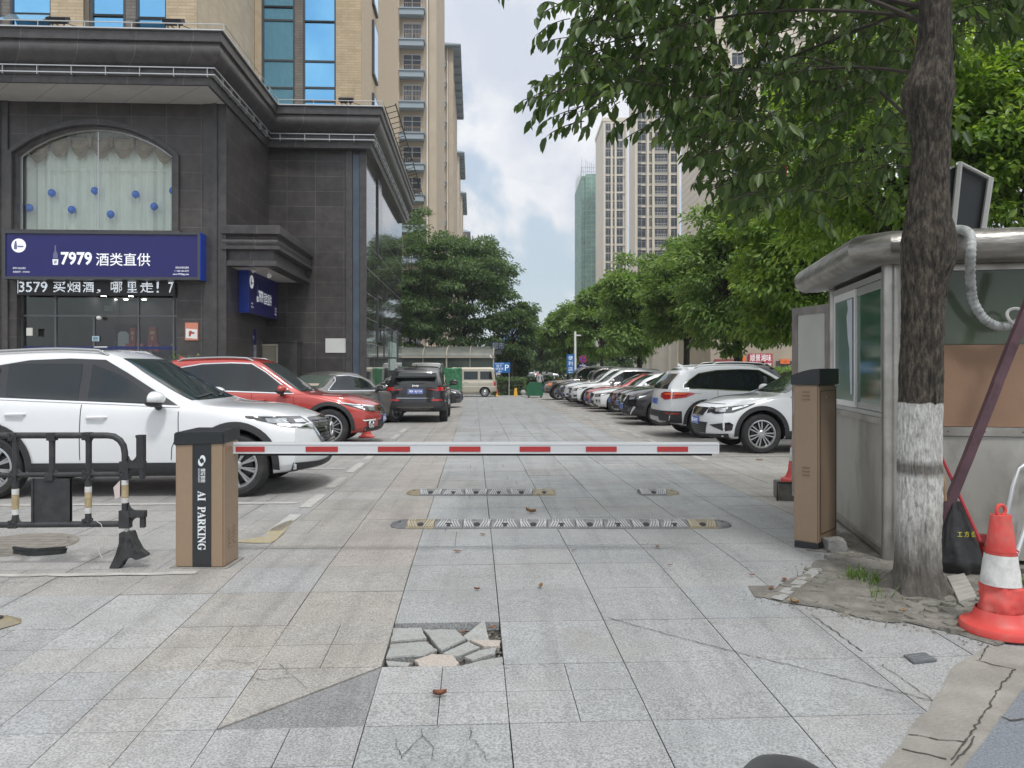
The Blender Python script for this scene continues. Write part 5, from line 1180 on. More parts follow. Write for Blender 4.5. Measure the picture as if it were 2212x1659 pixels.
    if "mirror" in S:
        mx, mz = S["mirror"]
        for s in (1, -1):
            p = surf(mx, mz - .06, s); q = thing("door_mirror", None, None); q.parent = t; q.location = (mx, s * (W / 2 + .12), mz + .03)
            b = MB(); b.ball((0, 0, 0), .135, 10, (.80, 1.05, .62)); me_ = b.mesh("mirror_shell", S.get("mirror_m", pmat), True)
            for v in me_.vertices:
                if v.co.x < -.03: v.co.x = -.03 - (v.co.x + .03) * -.15
                if v.co.z < -.03: v.co.y *= .92
            link("mirror_shell", me_, q)
            b = MB(); b.ball((-.005, 0, -.04), .127, 8, (.78, 1.04, .42)); b.tube([(-.01, -s * .05, -.05), (-.02, -s * .16, -.10)], [.035, .04], 8); b.box(-.04, -.036, -.09, .09, -.05, .05); b.obj("mirror_base", M_plast, q, True)
    if S.get("rails"):
        x0, x1, yy = S["rails"]
        for s in (1, -1):
            pts = []
            for k in range(13):
                x = lerp(x0, x1, k / 12); h = bv.ray_cast(Vector((x, s * yy * W / 2, 4)), Vector((0, 0, -1))); z = h[0].z if h[0] is not None else 1.5
                pts.append((x, s * yy * W / 2, z + (.045 if 0 < k < 12 else .0)))
            b = MB(); b.tube(pts, .017, 8); b.obj("roof_rail", S.get("rail_m", M_silv), t, True)
    if S.get("fin"):
        h = bv.ray_cast(Vector((S["fin"], 0, 4)), Vector((0, 0, -1))); b = MB(); z = h[0].z
        b.add([(S["fin"] + .1, 0, z), (S["fin"] - .08, .025, z), (S["fin"] - .08, -.025, z), (S["fin"] - .07, .008, z + .075), (S["fin"] - .07, -.008, z + .075), (S["fin"] - .02, 0, z + .055)], [(0, 5, 1), (1, 5, 3), (0, 2, 5), (2, 4, 5), (5, 4, 3), (1, 3, 4, 2)]); b.obj("antenna_fin", pmat, t)
    def plate(x_end, z, txt, sgn):
        h = bv.ray_cast(Vector((5 * sgn, 0, z)), Vector((-sgn, 0, 0))); x = h[0].x + sgn * .012
        q = thing("number_plate", None, None); q.parent = t; q.location = (x, 0, z); q.rotation_euler = (R(0), 0, R(90) if sgn > 0 else R(-90))
        MB().box(-.22, .22, -.004, .006, -.07, .07).obj("plate_face", M_plate, q)
        b = MB(); b.box(-.216, .216, -.006, -.0045, .062, .066); b.box(-.216, .216, -.006, -.0045, -.066, -.062); b.box(-.216, -.212, -.006, -.0045, -.062, .062); b.box(.212, .216, -.006, -.0045, -.062, .062); b.obj("plate_edge", M_white, q)
        if txt: letters(txt, -.19, .19, -.045, .045, -.007, M_letter, q, bold=0.01)
    if S.get("platef"): plate(hf, S["platef"], S.get("platetxt_f"), 1)
    if S.get("plater"): plate(hr, S["plater"], S.get("platetxt_r"), -1)
    if S.get("extra"): S["extra"](t, bv, S, pmat, side, front, wrap)
    return t

def suv(L=4.55, W=1.84, H=1.68, wb=2.7, fo=.90, wr=.36, hood=1.0, cowl_x=.85, slope=.8, rear_x=.35, belt0=.93, belt1=1.10, zb=.24, doorx=-.10):
    """family proportions; x measured from the car's centre"""
    hf, hr = L / 2, -L / 2; r0 = cowl_x - slope
    S = dict(L=L, W=W, wb=wb, fo=fo, wr=wr)
    S["zb"] = [(hr, zb + .12), (hr + .5, zb + .02), (0, zb), (hf - .55, zb), (hf, zb + .04)]
    S["belt"] = [(hr, belt1 - .02), (hr + .6, belt1), (0, lerp(belt0, belt1, .5)), (cowl_x, belt0 + .02), (hf - .7, hood - .16), (hf, hood - .28)]
    S["top"] = [(hr, H - .14), (hr + .35, H - .06), (hr + 1.0, H - .02), (r0 - .7, H), (r0 - .15, H - .025), (r0 + .05, H - .09), (r0 + .35, lerp(H, hood, .42)), (cowl_x - .05, hood + .04), (cowl_x + .08, hood), (lerp(cowl_x, hf, .5), hood - .045), (hf - .25, hood - .13), (hf - .08, hood - .19), (hf, hood - .235)]
    S["roofw"] = [(hr, .70), (r0 - .3, .72), (cowl_x - .3, .80), (cowl_x + .1, .88), (hf, .80)]
    S["nose"] = [(zb, .10), (zb + .12, .03), (zb + .3, 0), (hood - .35, .02), (hood - .2, .09)]
    S["tail"] = [(zb, .10), (zb + .2, .0), (.80, .03), (belt1 - .05, .06), (belt1 + .08, .10), (H - .12, .10 + rear_x), (H, .14 + rear_x)]
    gb_, gt = lerp(belt0, belt1, .45) + .035, H - .13
    a = cowl_x - .02; A1 = lerp(cowl_x, r0, .86)
    rb = hr + .46; rt = hr + .72 + rear_x * .35
    def top(x, d): return interp(S["top"], x) - d
    f1, f2, f3 = (lerp(cowl_x, r0, t_) for t_ in (.36, .60, .84))
    S["dlo_o"] = [(rb, belt1 + .05), (0, gb_), (a - .20, belt0 + .05), (f1, top(f1, .13)), (f2, top(f2, .125)), (f3, top(f3, .12)), (lerp(f3, r0 - .5, .4), H - .115), (r0 - .5, H - .10), (rt + .4, H - .12), (rt, H - .19), (rb + .02, belt1 + .14)]
    bx = doorx + (wb - 2.7) * .1; cx = bx - .90
    def lo(x): return lerp(gb_, belt0 + .06, max(0, x) / a) + .03 if x > 0 else lerp(gb_, belt1 + .05, -x / -rb if rb else 0) + .03
    S["dlo"] = [[(bx + .05, lo(0)), (a - .36, belt0 + .09), (f1 - .10, top(f1, .17)), (f2 - .05, top(f2, .17)), (f3 - .04, top(f3, .165)), (bx + .05, H - .165)],
                [(cx + .05, lo(cx)), (bx - .06, lo(0)), (bx - .06, H - .162), (cx + .02, H - .162)],
                [(rb + .10, lo(rb + .1) + .03), (cx - .08, lo(cx)), (cx - .11, H - .165), (rt + .10, H - .225)]]
    S["ws"] = (W * .40, hood + .05, W * .335, H - .10); S["rw"] = (W * .36, belt1 + .03, W * .32, H - .19)
    S["seams"] = [[(a - .20, belt0 + .0), (a - .19, zb + .5), (a - .26, zb + .34), (a - .27, zb + .2)], [(bx, lo(0) - .04), (bx, zb + .2)], [(cx, lo(cx) - .04), (cx - .01, .95), (cx + .04, .84), (cx + .13, .72), (cx + .18, .6), (cx + .2, zb + .2)]]
    S["chrome"] = [[S["dlo_o"][0], S["dlo_o"][1], S["dlo_o"][2]]]
    S["handles"] = [(bx + .18, lerp(belt0, belt1, .3) - .10), (cx + .2, lerp(belt0, belt1, .6) - .10)]
    S["mirror"] = (a - .40, belt0 + .12); S["rails"] = (hr + .75, r0 - .1, .70); S["fin"] = hr + .62
    S["clad"] = True; S["platef"] = zb + .27; S["plater"] = .86
    zc = zb + .02
    S["wraps"] = [
        ("bumper_trim", [(-.80, .30, zc), (.80, .30, zc), (.80, .30, zc + .13), (.45, .05, zc + .11), (-.45, .05, zc + .11), (-.80, .30, zc + .13)], M_plast, .010, 1),
        ("lower_grille", [(-.46, .02, zc + .12), (.46, .02, zc + .12), (.50, .02, zc + .24), (-.50, .02, zc + .24)], M_plast, .006, 1),
        ("grille", [(-.34, 0, zb + .36), (.34, 0, zb + .36), (.46, 0, hood - .30), (.48, 0, hood - .24), (-.48, 0, hood - .24), (-.46, 0, hood - .30)], M_gblk, .006, 1),
        ("headlight", [(.50, .06, hood - .36), (.78, .25, hood - .33), (.88, .72, hood - .18), (.86, .70, hood - .16), (.50, .06, hood - .25)], M_lampd, .006, 1),
        ("headlight_lens", [(.54, .08, hood - .34), (.72, .2, hood - .32), (.74, .24, hood - .25), (.55, .08, hood - .26)], M_lamp, .010, 1),
        ("headlight_lens", [(.80, .30, hood - .30), (.86, .52, hood - .22), (.80, .30, hood - .24)], M_chrome, .010, 1),
        ("fog_lamp", [(.60, .12, zb + .20), (.78, .26, zb + .22), (.80, .28, zb + .30), (.62, .12, zb + .30)], M_gblk, .006, 1),
        ("rear_bumper", [(-.86, .42, zb + .14), (.86, .42, zb + .14), (.86, .42, zb + .36), (-.86, .42, zb + .36)], M_plast, .012, -1),
        ("tail_light", [(.40, .02, .93), (.62, .10, .90), (.84, .42, .97), (.86, .50, 1.04), (.60, .10, 1.07), (.42, .02, 1.03)], M_tail, .008, -1),
        ("reflector", [(.52, .08, zb + .36), (.76, .25, zb + .36), (.76, .25, zb + .41), (.52, .08, zb + .41)], M_tail, .014, -1),
    ]
    return S
def sedan(L=4.8, W=1.84, H=1.46, wb=2.82, fo=.86, wr=.335, hood=.93):
    S = suv(L, W, H, wb, fo, wr, hood, cowl_x=.95, slope=.85, rear_x=0, belt0=.88, belt1=.95, zb=.18)
    hf, hr = L / 2, -L / 2; r0 = .95 - .85
    S["top"] = [(hr, .94), (hr + .1, 1.0), (hr + .6, 1.05), (hr + .85, 1.09), (hr + 1.3, H - .16), (hr + 1.65, H - .05), (r0 - .5, H), (r0 - .1, H - .03), (r0 + .1, H - .10), (r0 + .4, lerp(H, hood, .42)), (.90, hood + .04), (1.03, hood), (1.6, hood - .05), (hf - .25, hood - .14), (hf - .08, hood - .19), (hf, hood - .235)]
    S["belt"] = [(hr, .86), (hr + .6, .95), (0, .93), (.95, .90), (hf - .7, hood - .16), (hf, hood - .26)]
    S["roofw"] = [(hr, .84), (hr + .8, .80), (hr + 1.5, .66), (r0 - .3, .68), (.65, .78), (1.05, .88), (hf, .80)]
    S["tail"] = [(.18, .12), (.4, 0), (.8, .0), (1.0, .04)]; bx, cx, a = -.05, -.98, .93; T = H - .10
    S["dlo_o"] = [(hr + .98, .985), (0, .955), (a - .15, .94), (a - .28, .99), (.42, 1.16), (.08, T - .07), (-.4, T - .0), (-.9, T - .01), (hr + 1.42, T - .14), (hr + 1.02, 1.03)]
    S["dlo"] = [[(bx + .04, .985), (a - .33, .97), (a - .36, .99), (.34, 1.12), (.05, T - .10), (bx + .04, T - .05)], [(cx + .05, .99), (bx - .05, .985), (bx - .05, T - .05), (cx + .05, T - .05)], [(hr + 1.12, 1.01), (cx - .04, .995), (cx - .04, T - .07), (hr + 1.42, T - .17)]]
    S["ws"] = (W * .39, hood + .05, W * .32, H - .09); S["rw"] = (W * .37, 1.09, W * .30, H - .10)
    S["seams"] = [[(a - .30, .90), (a - .30, .6), (a - .45, .35)], [(bx, .94), (bx, .3)], [(cx, .95), (cx - .02, .75), (cx + .14, .45), (cx + .2, .3)]]
    S["chrome"] = [[(hr + .98, .985), (0, .955), (a - .15, .94)], [(a - .28, .99), (.42, 1.16), (.08, T - .07), (-.4, T), (-.9, T - .01), (hr + 1.42, T - .14), (hr + .98, .99)]]
    S["handles"] = [(bx + .2, .86), (cx + .2, .87)]; S["mirror"] = (a - .38, .99); S["rails"] = None; S["fin"] = None; S["clad"] = False; S["platef"] = .42; S["plater"] = .62
    S["wraps"] = [w_ for w_ in S["wraps"] if w_[0] not in ("rear_bumper", "tail_light", "reflector", "bumper_trim")] + [
        ("tail_light", [(.42, .02, .76), (.66, .10, .74), (.86, .40, .80), (.86, .44, .87), (.60, .10, .88), (.42, .02, .87)], M_tail, .008, -1),
        ("bumper_trim", [(-.70, .18, .22), (.70, .18, .22), (.62, .10, .32), (-.62, .10, .32)], M_gblk, .008, 1)]
    return S
def car_at(nm, label, cat, S, pm, U, V=None, noseV=None, heading=0, **k):
    """heading: 0 = nose along +V (right), 180 = nose to the left, 90 = away"""
    if noseV is not None: V = noseV - (S["L"] / 2) * (1 if heading == 0 else -1)
    p = LW(V, U); p.z = gz(U); return make_car(nm, label, cat, S, pm, p, LA + R(heading), **k)
WHITE = paint("white", (0.72, 0.735, 0.75)); RED = paint("red", (0.42, 0.045, 0.035), .15); BLACK = paint("black", (0.010, 0.010, 0.012)); SILV = paint("grey", (0.20, 0.195, 0.185), .5)
BRONZE = paint("bronze", (0.13, 0.115, 0.09), .4); BEIGEP = paint("beige", (0.50, 0.46, 0.37), .2); DKBR = paint("dark_brown", (0.055, 0.045, 0.04), .4); MAROON = paint("maroon", (0.12, 0.015, 0.02), .3); GREYD = paint("dark_grey", (0.07, 0.07, 0.075), .4); SILVER = paint("silver", (0.55, 0.55, 0.54), .5)
# white crossover, front left
S1 = suv(4.55, 1.84, 1.68, 2.70, .92, .362, 1.05, cowl_x=.95, slope=1.0, belt0=.98, belt1=1.10, rear_x=.45, doorx=-.34); S1["rim"] = "s10"; S1["dlo_m"] = mat("pillar_black", (0.035, 0.037, 0.042), .45)
S1["wraps"] = [w_ for w_ in S1["wraps"] if w_[0] not in ("grille", "headlight", "headlight_lens", "fog_lamp", "lower_grille")] + [
    ("grille", [(-.28, 0, .50), (.28, 0, .50), (.48, .03, .66), (.54, .05, .84), (.50, .04, .88), (-.50, .04, .88), (-.54, .05, .84), (-.48, .03, .66)], M_gblk, .006, 1),
    ("grille_chrome", [(.24, 0, .46), (.44, .03, .60), (.56, .06, .76), (.86, .42, .81), (.86, .44, .835), (.55, .05, .80), (.47, .03, .68), (.26, 0, .53)], M_chrome, .016, 1),
    ("grille_chrome", [(-.27, 0, .46), (.27, 0, .46), (.27, 0, .51), (-.27, 0, .51)], M_chrome, .018, 1),
    ("headlight", [(.56, .06, .80), (.86, .42, .82), (.90, .80, .905), (.89, .82, .925), (.60, .10, .90)], M_lampd, .007, 1),
    ("headlight_lens", [(.80, .30, .825), (.88, .55, .845), (.88, .58, .895), (.80, .32, .885)], M_lamp, .011, 1), ("headlight_lens", [(.62, .12, .83), (.74, .24, .835), (.74, .24, .87), (.62, .12, .87)], M_chrome, .011, 1)]
def ext1(t, bv, S, pm, side, front, wrap):
    for k in range(9): z = .53 + k * .038; w_ = .30 + min(.2, k * .035); wrap("grille_bar", [(-w_, 0, z), (w_, 0, z), (w_, 0, z + .012), (-w_, 0, z + .012)], M_frame, .012, mirror=False)
    h = bv.ray_cast(Vector((5, 0, .74)), Vector((-1, 0, 0))); b = MB(); n = 28
    b.tube([(h[0].x + .03, .085 * math.cos(2 * PI * i / n), .72 + .075 * math.sin(2 * PI * i / n)) for i in range(n + 1)], .012, 6); b.obj("emblem", M_chrome, t, True)
def wip(front, z0):
    front("wiper", [(-.62, z0), (.02, z0 + .035), (.02, z0 + .047), (-.62, z0 + .014)], M_plast, .022); front("wiper", [(.06, z0), (.60, z0 + .04), (.60, z0 + .052), (.06, z0 + .014)], M_plast, .022)
S1["extra"] = lambda t, bv, S, pm, side, front, wrap: (ext1(t, bv, S, pm, side, front, wrap), wip(front, 1.115)); S1["platef"] = None
car_at("parked_suv", "white crossover with chrome edged grille, nearest car on the left behind the plastic barrier", "car", S1, WHITE, 9.72, noseV=-1.78, heading=0)
# red SUV
S2 = suv(4.65, 1.88, 1.73, 2.75, .95, .37, 1.02, cowl_x=.92, slope=.95, belt0=.98, belt1=1.08, rear_x=.35); S2["rim"] = "s7"
S2["chrome"] = [[S2["dlo_o"][i] for i in (0, 1, 2)], [S2["dlo_o"][i] for i in (3, 4, 5, 6, 7, 8, 9)]]; S2["platetxt_f"] = "湘E·3K72"
S2["wraps"] += [("headlight_lens", [(.50, .06, .66), (.52, .06, .78), (.88, .72, .86), (.88, .74, .845), (.56, .08, .75), (.56, .08, .66)], M_chrome, .012, 1), ("led_strip", [(.58, .10, .50), (.82, .30, .50), (.83, .33, .525), (.58, .10, .53)], M_white, .012, 1)]
def ext2(t, bv, S, pm, side, front, wrap):
    for s in (1, -1):
        h = bv.ray_cast(Vector((5, s * .70, .43)), Vector((-1, 0, 0)))
        if h[0] is not None:
            b = MB(); b.lathe([(.001, 0), (.055, 0), (.06, .02), (.08, .025), (.085, 0)], 20, Matrix.Translation(h[0] + Vector((.01, 0, 0))) @ Matrix.Rotation(R(-90 + s * 25), 4, "Z"), axis="y"); b.obj("fog_lamp_ring", M_chrome, t, True)
    for k in range(4): z = .60 + k * .045; wrap("grille_bar", [(-.4, 0, z), (.4, 0, z), (.4, 0, z + .015), (-.4, 0, z + .015)], M_chrome, .012, mirror=False)
S2["extra"] = lambda t, bv, S, pm, side, front, wrap: (ext2(t, bv, S, pm, side, front, wrap), wip(front, 1.085))
car_at("parked_suv", "red sport utility car parked behind the white crossover", "car", S2, RED, 15.9, noseV=-1.85, heading=0)
# grey sedan seen from behind, black sedan, black suv, silver van
S3 = sedan(4.75, 1.82, 1.48, 2.75); S3["rw_m"] = mat("rear_glass", (0.10, 0.13, 0.11), .05, spec=.8)
def ext3(t, bv, S, pm, side, front, wrap):
    for y in (-.42, .42):
        b = MB(); b.ball((-S["L"] / 2 + 1.15, y, 1.12), .13, 8, (.5, 1, .8))
    front("rear_dash", [(-.55, 1.10), (.55, 1.10), (.5, 1.17), (-.5, 1.17)], mat("seat_beige", (.42, .38, .30), .8), .009, sgn=-1)
S3["extra"] = ext3
make_car("parked_sedan", "grey sedan with its rear towards the red car's bonnet, tail light at the right", "car", S3, SILV, (*P(733, 0, 21.6).xy, gz(21)), R(62))
S4 = sedan(4.9, 1.85, 1.50, 2.8); S4["glass"] = M_cgreen; S4["seams_always"] = True
car_at("parked_sedan", "black sedan half hidden behind the black rear facing car, nose at the right", "car", S4, BLACK, 33.4, noseV=VU(1000, 32.8), heading=0, lod=1)
S5 = suv(4.42, 1.83, 1.66, 2.64, .86, .36, 1.02, cowl_x=.9, slope=.75, belt0=1.0, belt1=1.10, rear_x=.22, zb=.30)
S5["wraps"] = [w_ for w_ in S5["wraps"] if w_[4] > 0] + [
    ("rear_bumper", [(-.88, .50, .36), (.88, .50, .36), (.88, .50, .62), (-.88, .50, .62)], M_plast, .012, -1), ("rear_skid", [(-.50, .02, .37), (.50, .02, .37), (.54, .02, .50), (-.54, .02, .50)], mat("skid_grey", (.10, .095, .085), .6), .018, -1),
    ("tail_light", [(.36, .02, .97), (.62, .12, .93), (.84, .40, .95), (.86, .46, 1.06), (.60, .10, 1.08), (.36, .02, 1.05)], M_lampd, .008, -1), ("tail_light", [(.60, .12, .95), (.83, .38, .965), (.84, .42, 1.04), (.62, .12, 1.06)], M_tail, .012, -1),
    ("tail_light_line", [(.40, .03, .985), (.60, .12, .96), (.60, .12, .985), (.41, .03, 1.01)], M_tail, .012, -1),
    ("reflector", [(.44, .05, .66), (.72, .20, .66), (.70, .18, .71), (.46, .06, .71)], M_tail, .014, -1), ("tailgate_trim", [(-.42, .0, .80), (.42, .0, .80), (.42, .0, .885), (-.42, .0, .885)], M_gblk, .006, -1),
    ("tailgate_chrome", [(-.58, .0, .735), (.58, .0, .735), (.58, .0, .748), (-.58, .0, .748)], M_chrome, .010, -1)]
S5["plater"] = .935; S5["platetxt_r"] = "湘E BJ728"
S5["chrome"] = [[S5["dlo_o"][i] for i in (0, 10, 9, 8)]]
def ext5(t, bv, S, pm, side, front, wrap):
    h = bv.ray_cast(Vector((-5, 0, 1.10)), Vector((1, 0, 0))); q = thing("badge", None, None); q.parent = t; q.location = (h[0].x - .012, 0, 1.10); q.rotation_euler = (0, 0, R(-90)); letters("Jeep", -.10, .10, -.035, .035, 0, M_letter, q, bold=.02)
    front("wiper", [(-.30, 1.17), (.10, 1.165), (.10, 1.19), (-.30, 1.205)], M_plast, .02, sgn=-1)
    wrap("exhaust_pair", [(.42, .02, .40), (.56, .06, .40), (.56, .06, .46), (.42, .02, .46)], M_seam, .022, end=-1)
    h = bv.ray_cast(Vector((-2.0, 0, 4)), Vector((0, 0, -1))); b = MB(); b.box(-2.16, -1.78, -.60, .60, h[0].z - .03, h[0].z + .012); b.obj("rear_spoiler", pm, t, bevel=.012)
S5["extra"] = ext5
car_at("parked_suv", "black sport utility car seen from behind with blue number plate, left of the lane", "car", S5, BLACK, 22.3 + 2.2, V=VU(901, 23.0), heading=90)
# vans
def van(L=4.0, W=1.6, H=1.85, sl=.45):
    S = suv(L, W, H, 2.5, .7, .30, 1.05, cowl_x=L / 2 - .55, slope=sl, belt0=.98, belt1=1.0, rear_x=.08, zb=.24); hf, hr = L / 2, -L / 2
    S["top"] = [(hr, H - .06), (hr + .3, H), (hf - 1.2, H), (hf - 1.0, H - .08), (hf - .65, 1.35), (hf - .50, 1.08), (hf - .35, 1.0), (hf, .90)]
    S["tail"] = [(.2, .06), (.4, 0), (1.0, .02), (H, .16)]; S["roofw"] = [(hr, .82), (hf - 1.2, .82), (hf - .5, .9), (hf, .85)]; S["clad"] = False; S["rails"] = None; S["fin"] = None; S["chrome"] = []
    z0, z1 = 1.12, H - .26; q = (hf - 1.15, hf - 2.05, hr + 1.15, hr + .25)
    S["dlo_o"] = [(hf - .75, z0), (hf - 1.1, z1), (hf - 1.12, z1 + .001), (hf - 1.13, z0)]; S["dlo"] = [[(hf - .80, z0 + .03), (hf - 1.1, z1 - .03), (hf - 1.3, z1), (hf - 1.95, z1), (hf - 1.95, z0)] if False else [(hf - .85, z0), (hf - 1.72, z0), (hf - 1.72, z1), (hf - 1.14, z1)], [(hf - 1.86, z0), (hr + 1.25, z0), (hr + 1.25, z1), (hf - 1.86, z1)], [(hr + 1.1, z0), (hr + .30, z0), (hr + .38, z1), (hr + 1.1, z1)]]
    S["ws"] = (W * .42, 1.13, W * .37, H - .16); S["rw"] = (W * .38, 1.08, W * .36, H - .25); S["mirror"] = (hf - .85, 1.15); S["handles"] = [(hf - 1.6, .95), (hf - 2.0, .95)]
    S["seams"] = [[(hf - 1.79, z1 + .1), (hf - 1.79, .3)], [(hr + 1.18, z1 + .1), (hr + 1.18, .5)], [(hf - .8, z0 - .05), (hf - .9, .4)]]; S["rim"] = "steel"; S["glass"] = M_cglass
    S["wraps"] = [("headlight", [(.45, .04, .66), (.70, .25, .68), (.70, .28, .86), (.45, .04, .84)], M_lamp, .007, 1), ("grille", [(-.4, 0, .66), (.4, 0, .66), (.4, 0, .78), (-.4, 0, .78)], M_plast, .006, 1),
                  ("tail_light", [(.60, .10, .72), (.76, .22, .72), (.76, .22, 1.02), (.60, .10, 1.02)], M_tail, .008, -1)]
    return S
S6 = van(4.0, 1.6, 1.9); S6["platef"] = None
def ext6(t, bv, S, pm, side, front, wrap): side("lower_stripe", [(-1.95, .66), (1.6, .66), (1.6, .69), (-1.95, .69)], M_white, .006)
S6["extra"] = ext6
car_at("parked_van", "beige minivan standing sideways at the far end of the lane by the hedge", "van", S6, BEIGEP, 50, V=VU(1007, 50), heading=180, lod=0)
S7 = van(4.9, 1.75, 2.02, .6); S7["platef"] = None
car_at("parked_van", "silver van whose roof shows above the black rear facing car", "van", S7, SILVER, 40.5, V=VU(925, 40), heading=90, lod=1)
car_at("parked_van", "small white van beyond the hedge at the far end of the street", "van", S6, WHITE, 92, V=VU(1122, 92), heading=270, lod=1)
# right hand row -------------------------------------------------
S8 = suv(4.54, 1.84, 1.69, 2.67, .93, .355, 1.02, cowl_x=.98, slope=1.05, belt0=.97, belt1=1.08, rear_x=.35); S8["rim"] = "s7"; S8["spin"] = .1; S8["platetxt_f"] = "湘E·RK97"; S8["platef"] = .56; S8["rails"] = (-1.4, -.2, .7)
S8["wraps"] = [w_ for w_ in S8["wraps"] if w_[4] < 0] + [
    ("bumper_trim", [(-.82, .35, .25), (.82, .35, .25), (.82, .35, .36), (.45, .05, .33), (-.45, .05, .33), (-.82, .35, .36)], M_plast, .012, 1), ("lower_grille", [(-.42, .02, .34), (.42, .02, .34), (.52, .05, .54), (-.52, .05, .54)], M_plast, .008, 1),
    ("side_intake", [(.56, .08, .50), (.84, .36, .56), (.87, .42, .52), (.86, .40, .42), (.80, .30, .40), (.66, .15, .46)], M_gblk, .009, 1),
    ("grille", [(-.36, 0, .66), (0, 0, .64), (.36, 0, .66), (.50, .03, .80), (-.50, .03, .80)], M_gblk, .006, 1), ("grille_chrome", [(-.38, 0, .655), (0, 0, .625), (.38, 0, .655), (.36, 0, .675), (0, 0, .65), (-.36, 0, .675)], M_chrome, .014, 1),
    ("grille_panel", [(.48, .03, .70), (.60, .10, .72), (.62, .10, .81), (.50, .03, .81)], M_plast, .007, 1),
    ("headlight", [(.58, .09, .72), (.66, .15, .695), (.86, .42, .73), (.91, .85, .90), (.88, .70, .87), (.62, .11, .80)], M_lampd, .008, 1),
    ("headlight_lens", [(.66, .15, .735), (.80, .30, .735), (.80, .30, .80), (.66, .15, .79)], M_lamp, .012, 1), ("headlight_lens", [(.84, .40, .76), (.89, .70, .85), (.88, .66, .86), (.84, .40, .81)], M_chrome, .012, 1)]
def ext8(t, bv, S, pm, side, front, wrap):
    for z in (.37, .41, .45, .49): wrap("grille_bar", [(-.43, .02, z), (.43, .02, z), (.43, .02, z + .012), (-.43, .02, z + .012)], M_frame, .014, mirror=False)
    front("hood_gap", [(-.62, .865), (.62, .865), (.62, .873), (-.62, .873)], M_seam, .004); side("wing_badge", [(.62, .80), (.76, .80), (.76, .812), (.62, .812)], M_chrome, .01)
S8["extra"] = lambda t, bv, S, pm, side, front, wrap: (ext8(t, bv, S, pm, side, front, wrap), wip(front, 1.085))
car_at("parked_suv", "white crossover with small grille facing left, nearest car on the right by the booth", "car", S8, WHITE, 14.15, noseV=4.12, heading=180)
S9 = suv(4.44, 1.82, 1.61, 2.67, .84, .36, 1.0, cowl_x=.98, slope=.9, belt0=.95, belt1=1.05, rear_x=.30); S9["rim"] = "s5"
S9["chrome"] = [[S9["dlo_o"][i] for i in (0, 1, 2)], [S9["dlo_o"][i] for i in (2, 3, 4, 5, 6, 7, 8, 9, 10, 0)]]; S9["plater"] = .80; S9["platef"] = None; S9["rail_m"] = WHITE
S9["wraps"] = [w_ for w_ in S9["wraps"] if w_[4] > 0 or w_[0] == "rear_bumper"] + [
    ("rear_bumper_lower", [(-.86, .42, .34), (.86, .42, .34), (.86, .42, .52), (.5, .05, .50), (-.5, .05, .50), (-.86, .42, .52)], M_plast, .014, -1), ("rear_skid", [(-.45, .02, .36), (.45, .02, .36), (.40, .02, .46), (-.40, .02, .46)], M_silv, .02, -1),
    ("tail_light", [(.42, .02, .90), (.62, .12, .84), (.86, .50, .90), (.90, .72, .985), (.88, .60, 1.01), (.60, .10, 1.02), (.42, .02, .98)], M_tail, .009, -1), ("tail_light_strip", [(.60, .10, .955), (.86, .48, .965), (.87, .55, .99), (.60, .10, .985)], M_tailo, .014, -1),
    ("reflector", [(.66, .15, .535), (.84, .36, .53), (.84, .36, .56), (.66, .15, .57)], M_tail, .014, -1), ("rear_spoiler", [(-.55, .38, 1.50), (.55, .38, 1.50), (.55, .4, 1.53), (-.55, .4, 1.53)], M_gblk, .01, -1)]
def ext9(t, bv, S, pm, side, front, wrap):
    side("fuel_flap", [(-1.62, .78), (-1.38, .78), (-1.38, .786), (-1.62, .786)], M_seam, .003, s_=-1); side("fuel_flap", [(-1.62, .98), (-1.38, .98), (-1.38, .986), (-1.62, .986)], M_seam, .003, s_=-1)
S9["extra"] = ext9
car_at("parked_suv", "white crossover parked tail first with red orange tail lights, second car on the right", "car", S9, WHITE, 17.5, V=VU(1407, 17.5) + 2.28, heading=0)
def nose(px, U): return VU(px, U)
S10 = suv(4.64, 1.82, 1.74, 2.70, .92, .36, 1.05, cowl_x=.92, slope=.9, belt0=1.0, belt1=1.1); S10["wraps"] += [("grille_chrome", [(-.46, 0, .84), (-.38, 0, .84), (-.14, 0, .60), (.14, 0, .60), (.38, 0, .84), (.46, 0, .84), (.20, 0, .54), (-.20, 0, .54)], M_chrome, .014, 1), ("bumper_chrome", [(.55, .10, .30), (.60, .10, .30), (.78, .26, .52), (.72, .2, .54)], M_chrome, .014, 1)]
car_at("parked_suv", "black car with chrome V grille, third car on the right", "car", S10, BLACK, 21.6, noseV=nose(1343, 21.6), heading=180)
def barred(S, m=M_chrome, n=5):
    zt_ = S["top"][-1][1]
    S["wraps"] += [("grille_bar", [(-.40, 0, .58 + k * .05), (.40, 0, .58 + k * .05), (.40, 0, .60 + k * .05), (-.40, 0, .60 + k * .05)], m, .012, 1) for k in range(n)]; return S
S11 = barred(suv(4.7, 1.88, 1.72, 2.75, .93, .36, 1.04, belt0=1.0, belt1=1.1))
car_at("parked_suv", "dark grey car with barred grille between the black car and the maroon one", "car", S11, GREYD, 24.2, noseV=nose(1334, 24.2), heading=180, lod=1)
S12 = suv(4.6, 1.84, 1.60, 2.7, .93, .35, 1.0, belt0=.95, belt1=1.05)
car_at("parked_car", "dark maroon car right of the white low sedan in the right row", "car", S12, MAROON, 26.7, noseV=nose(1317, 26.7), heading=180, lod=1)
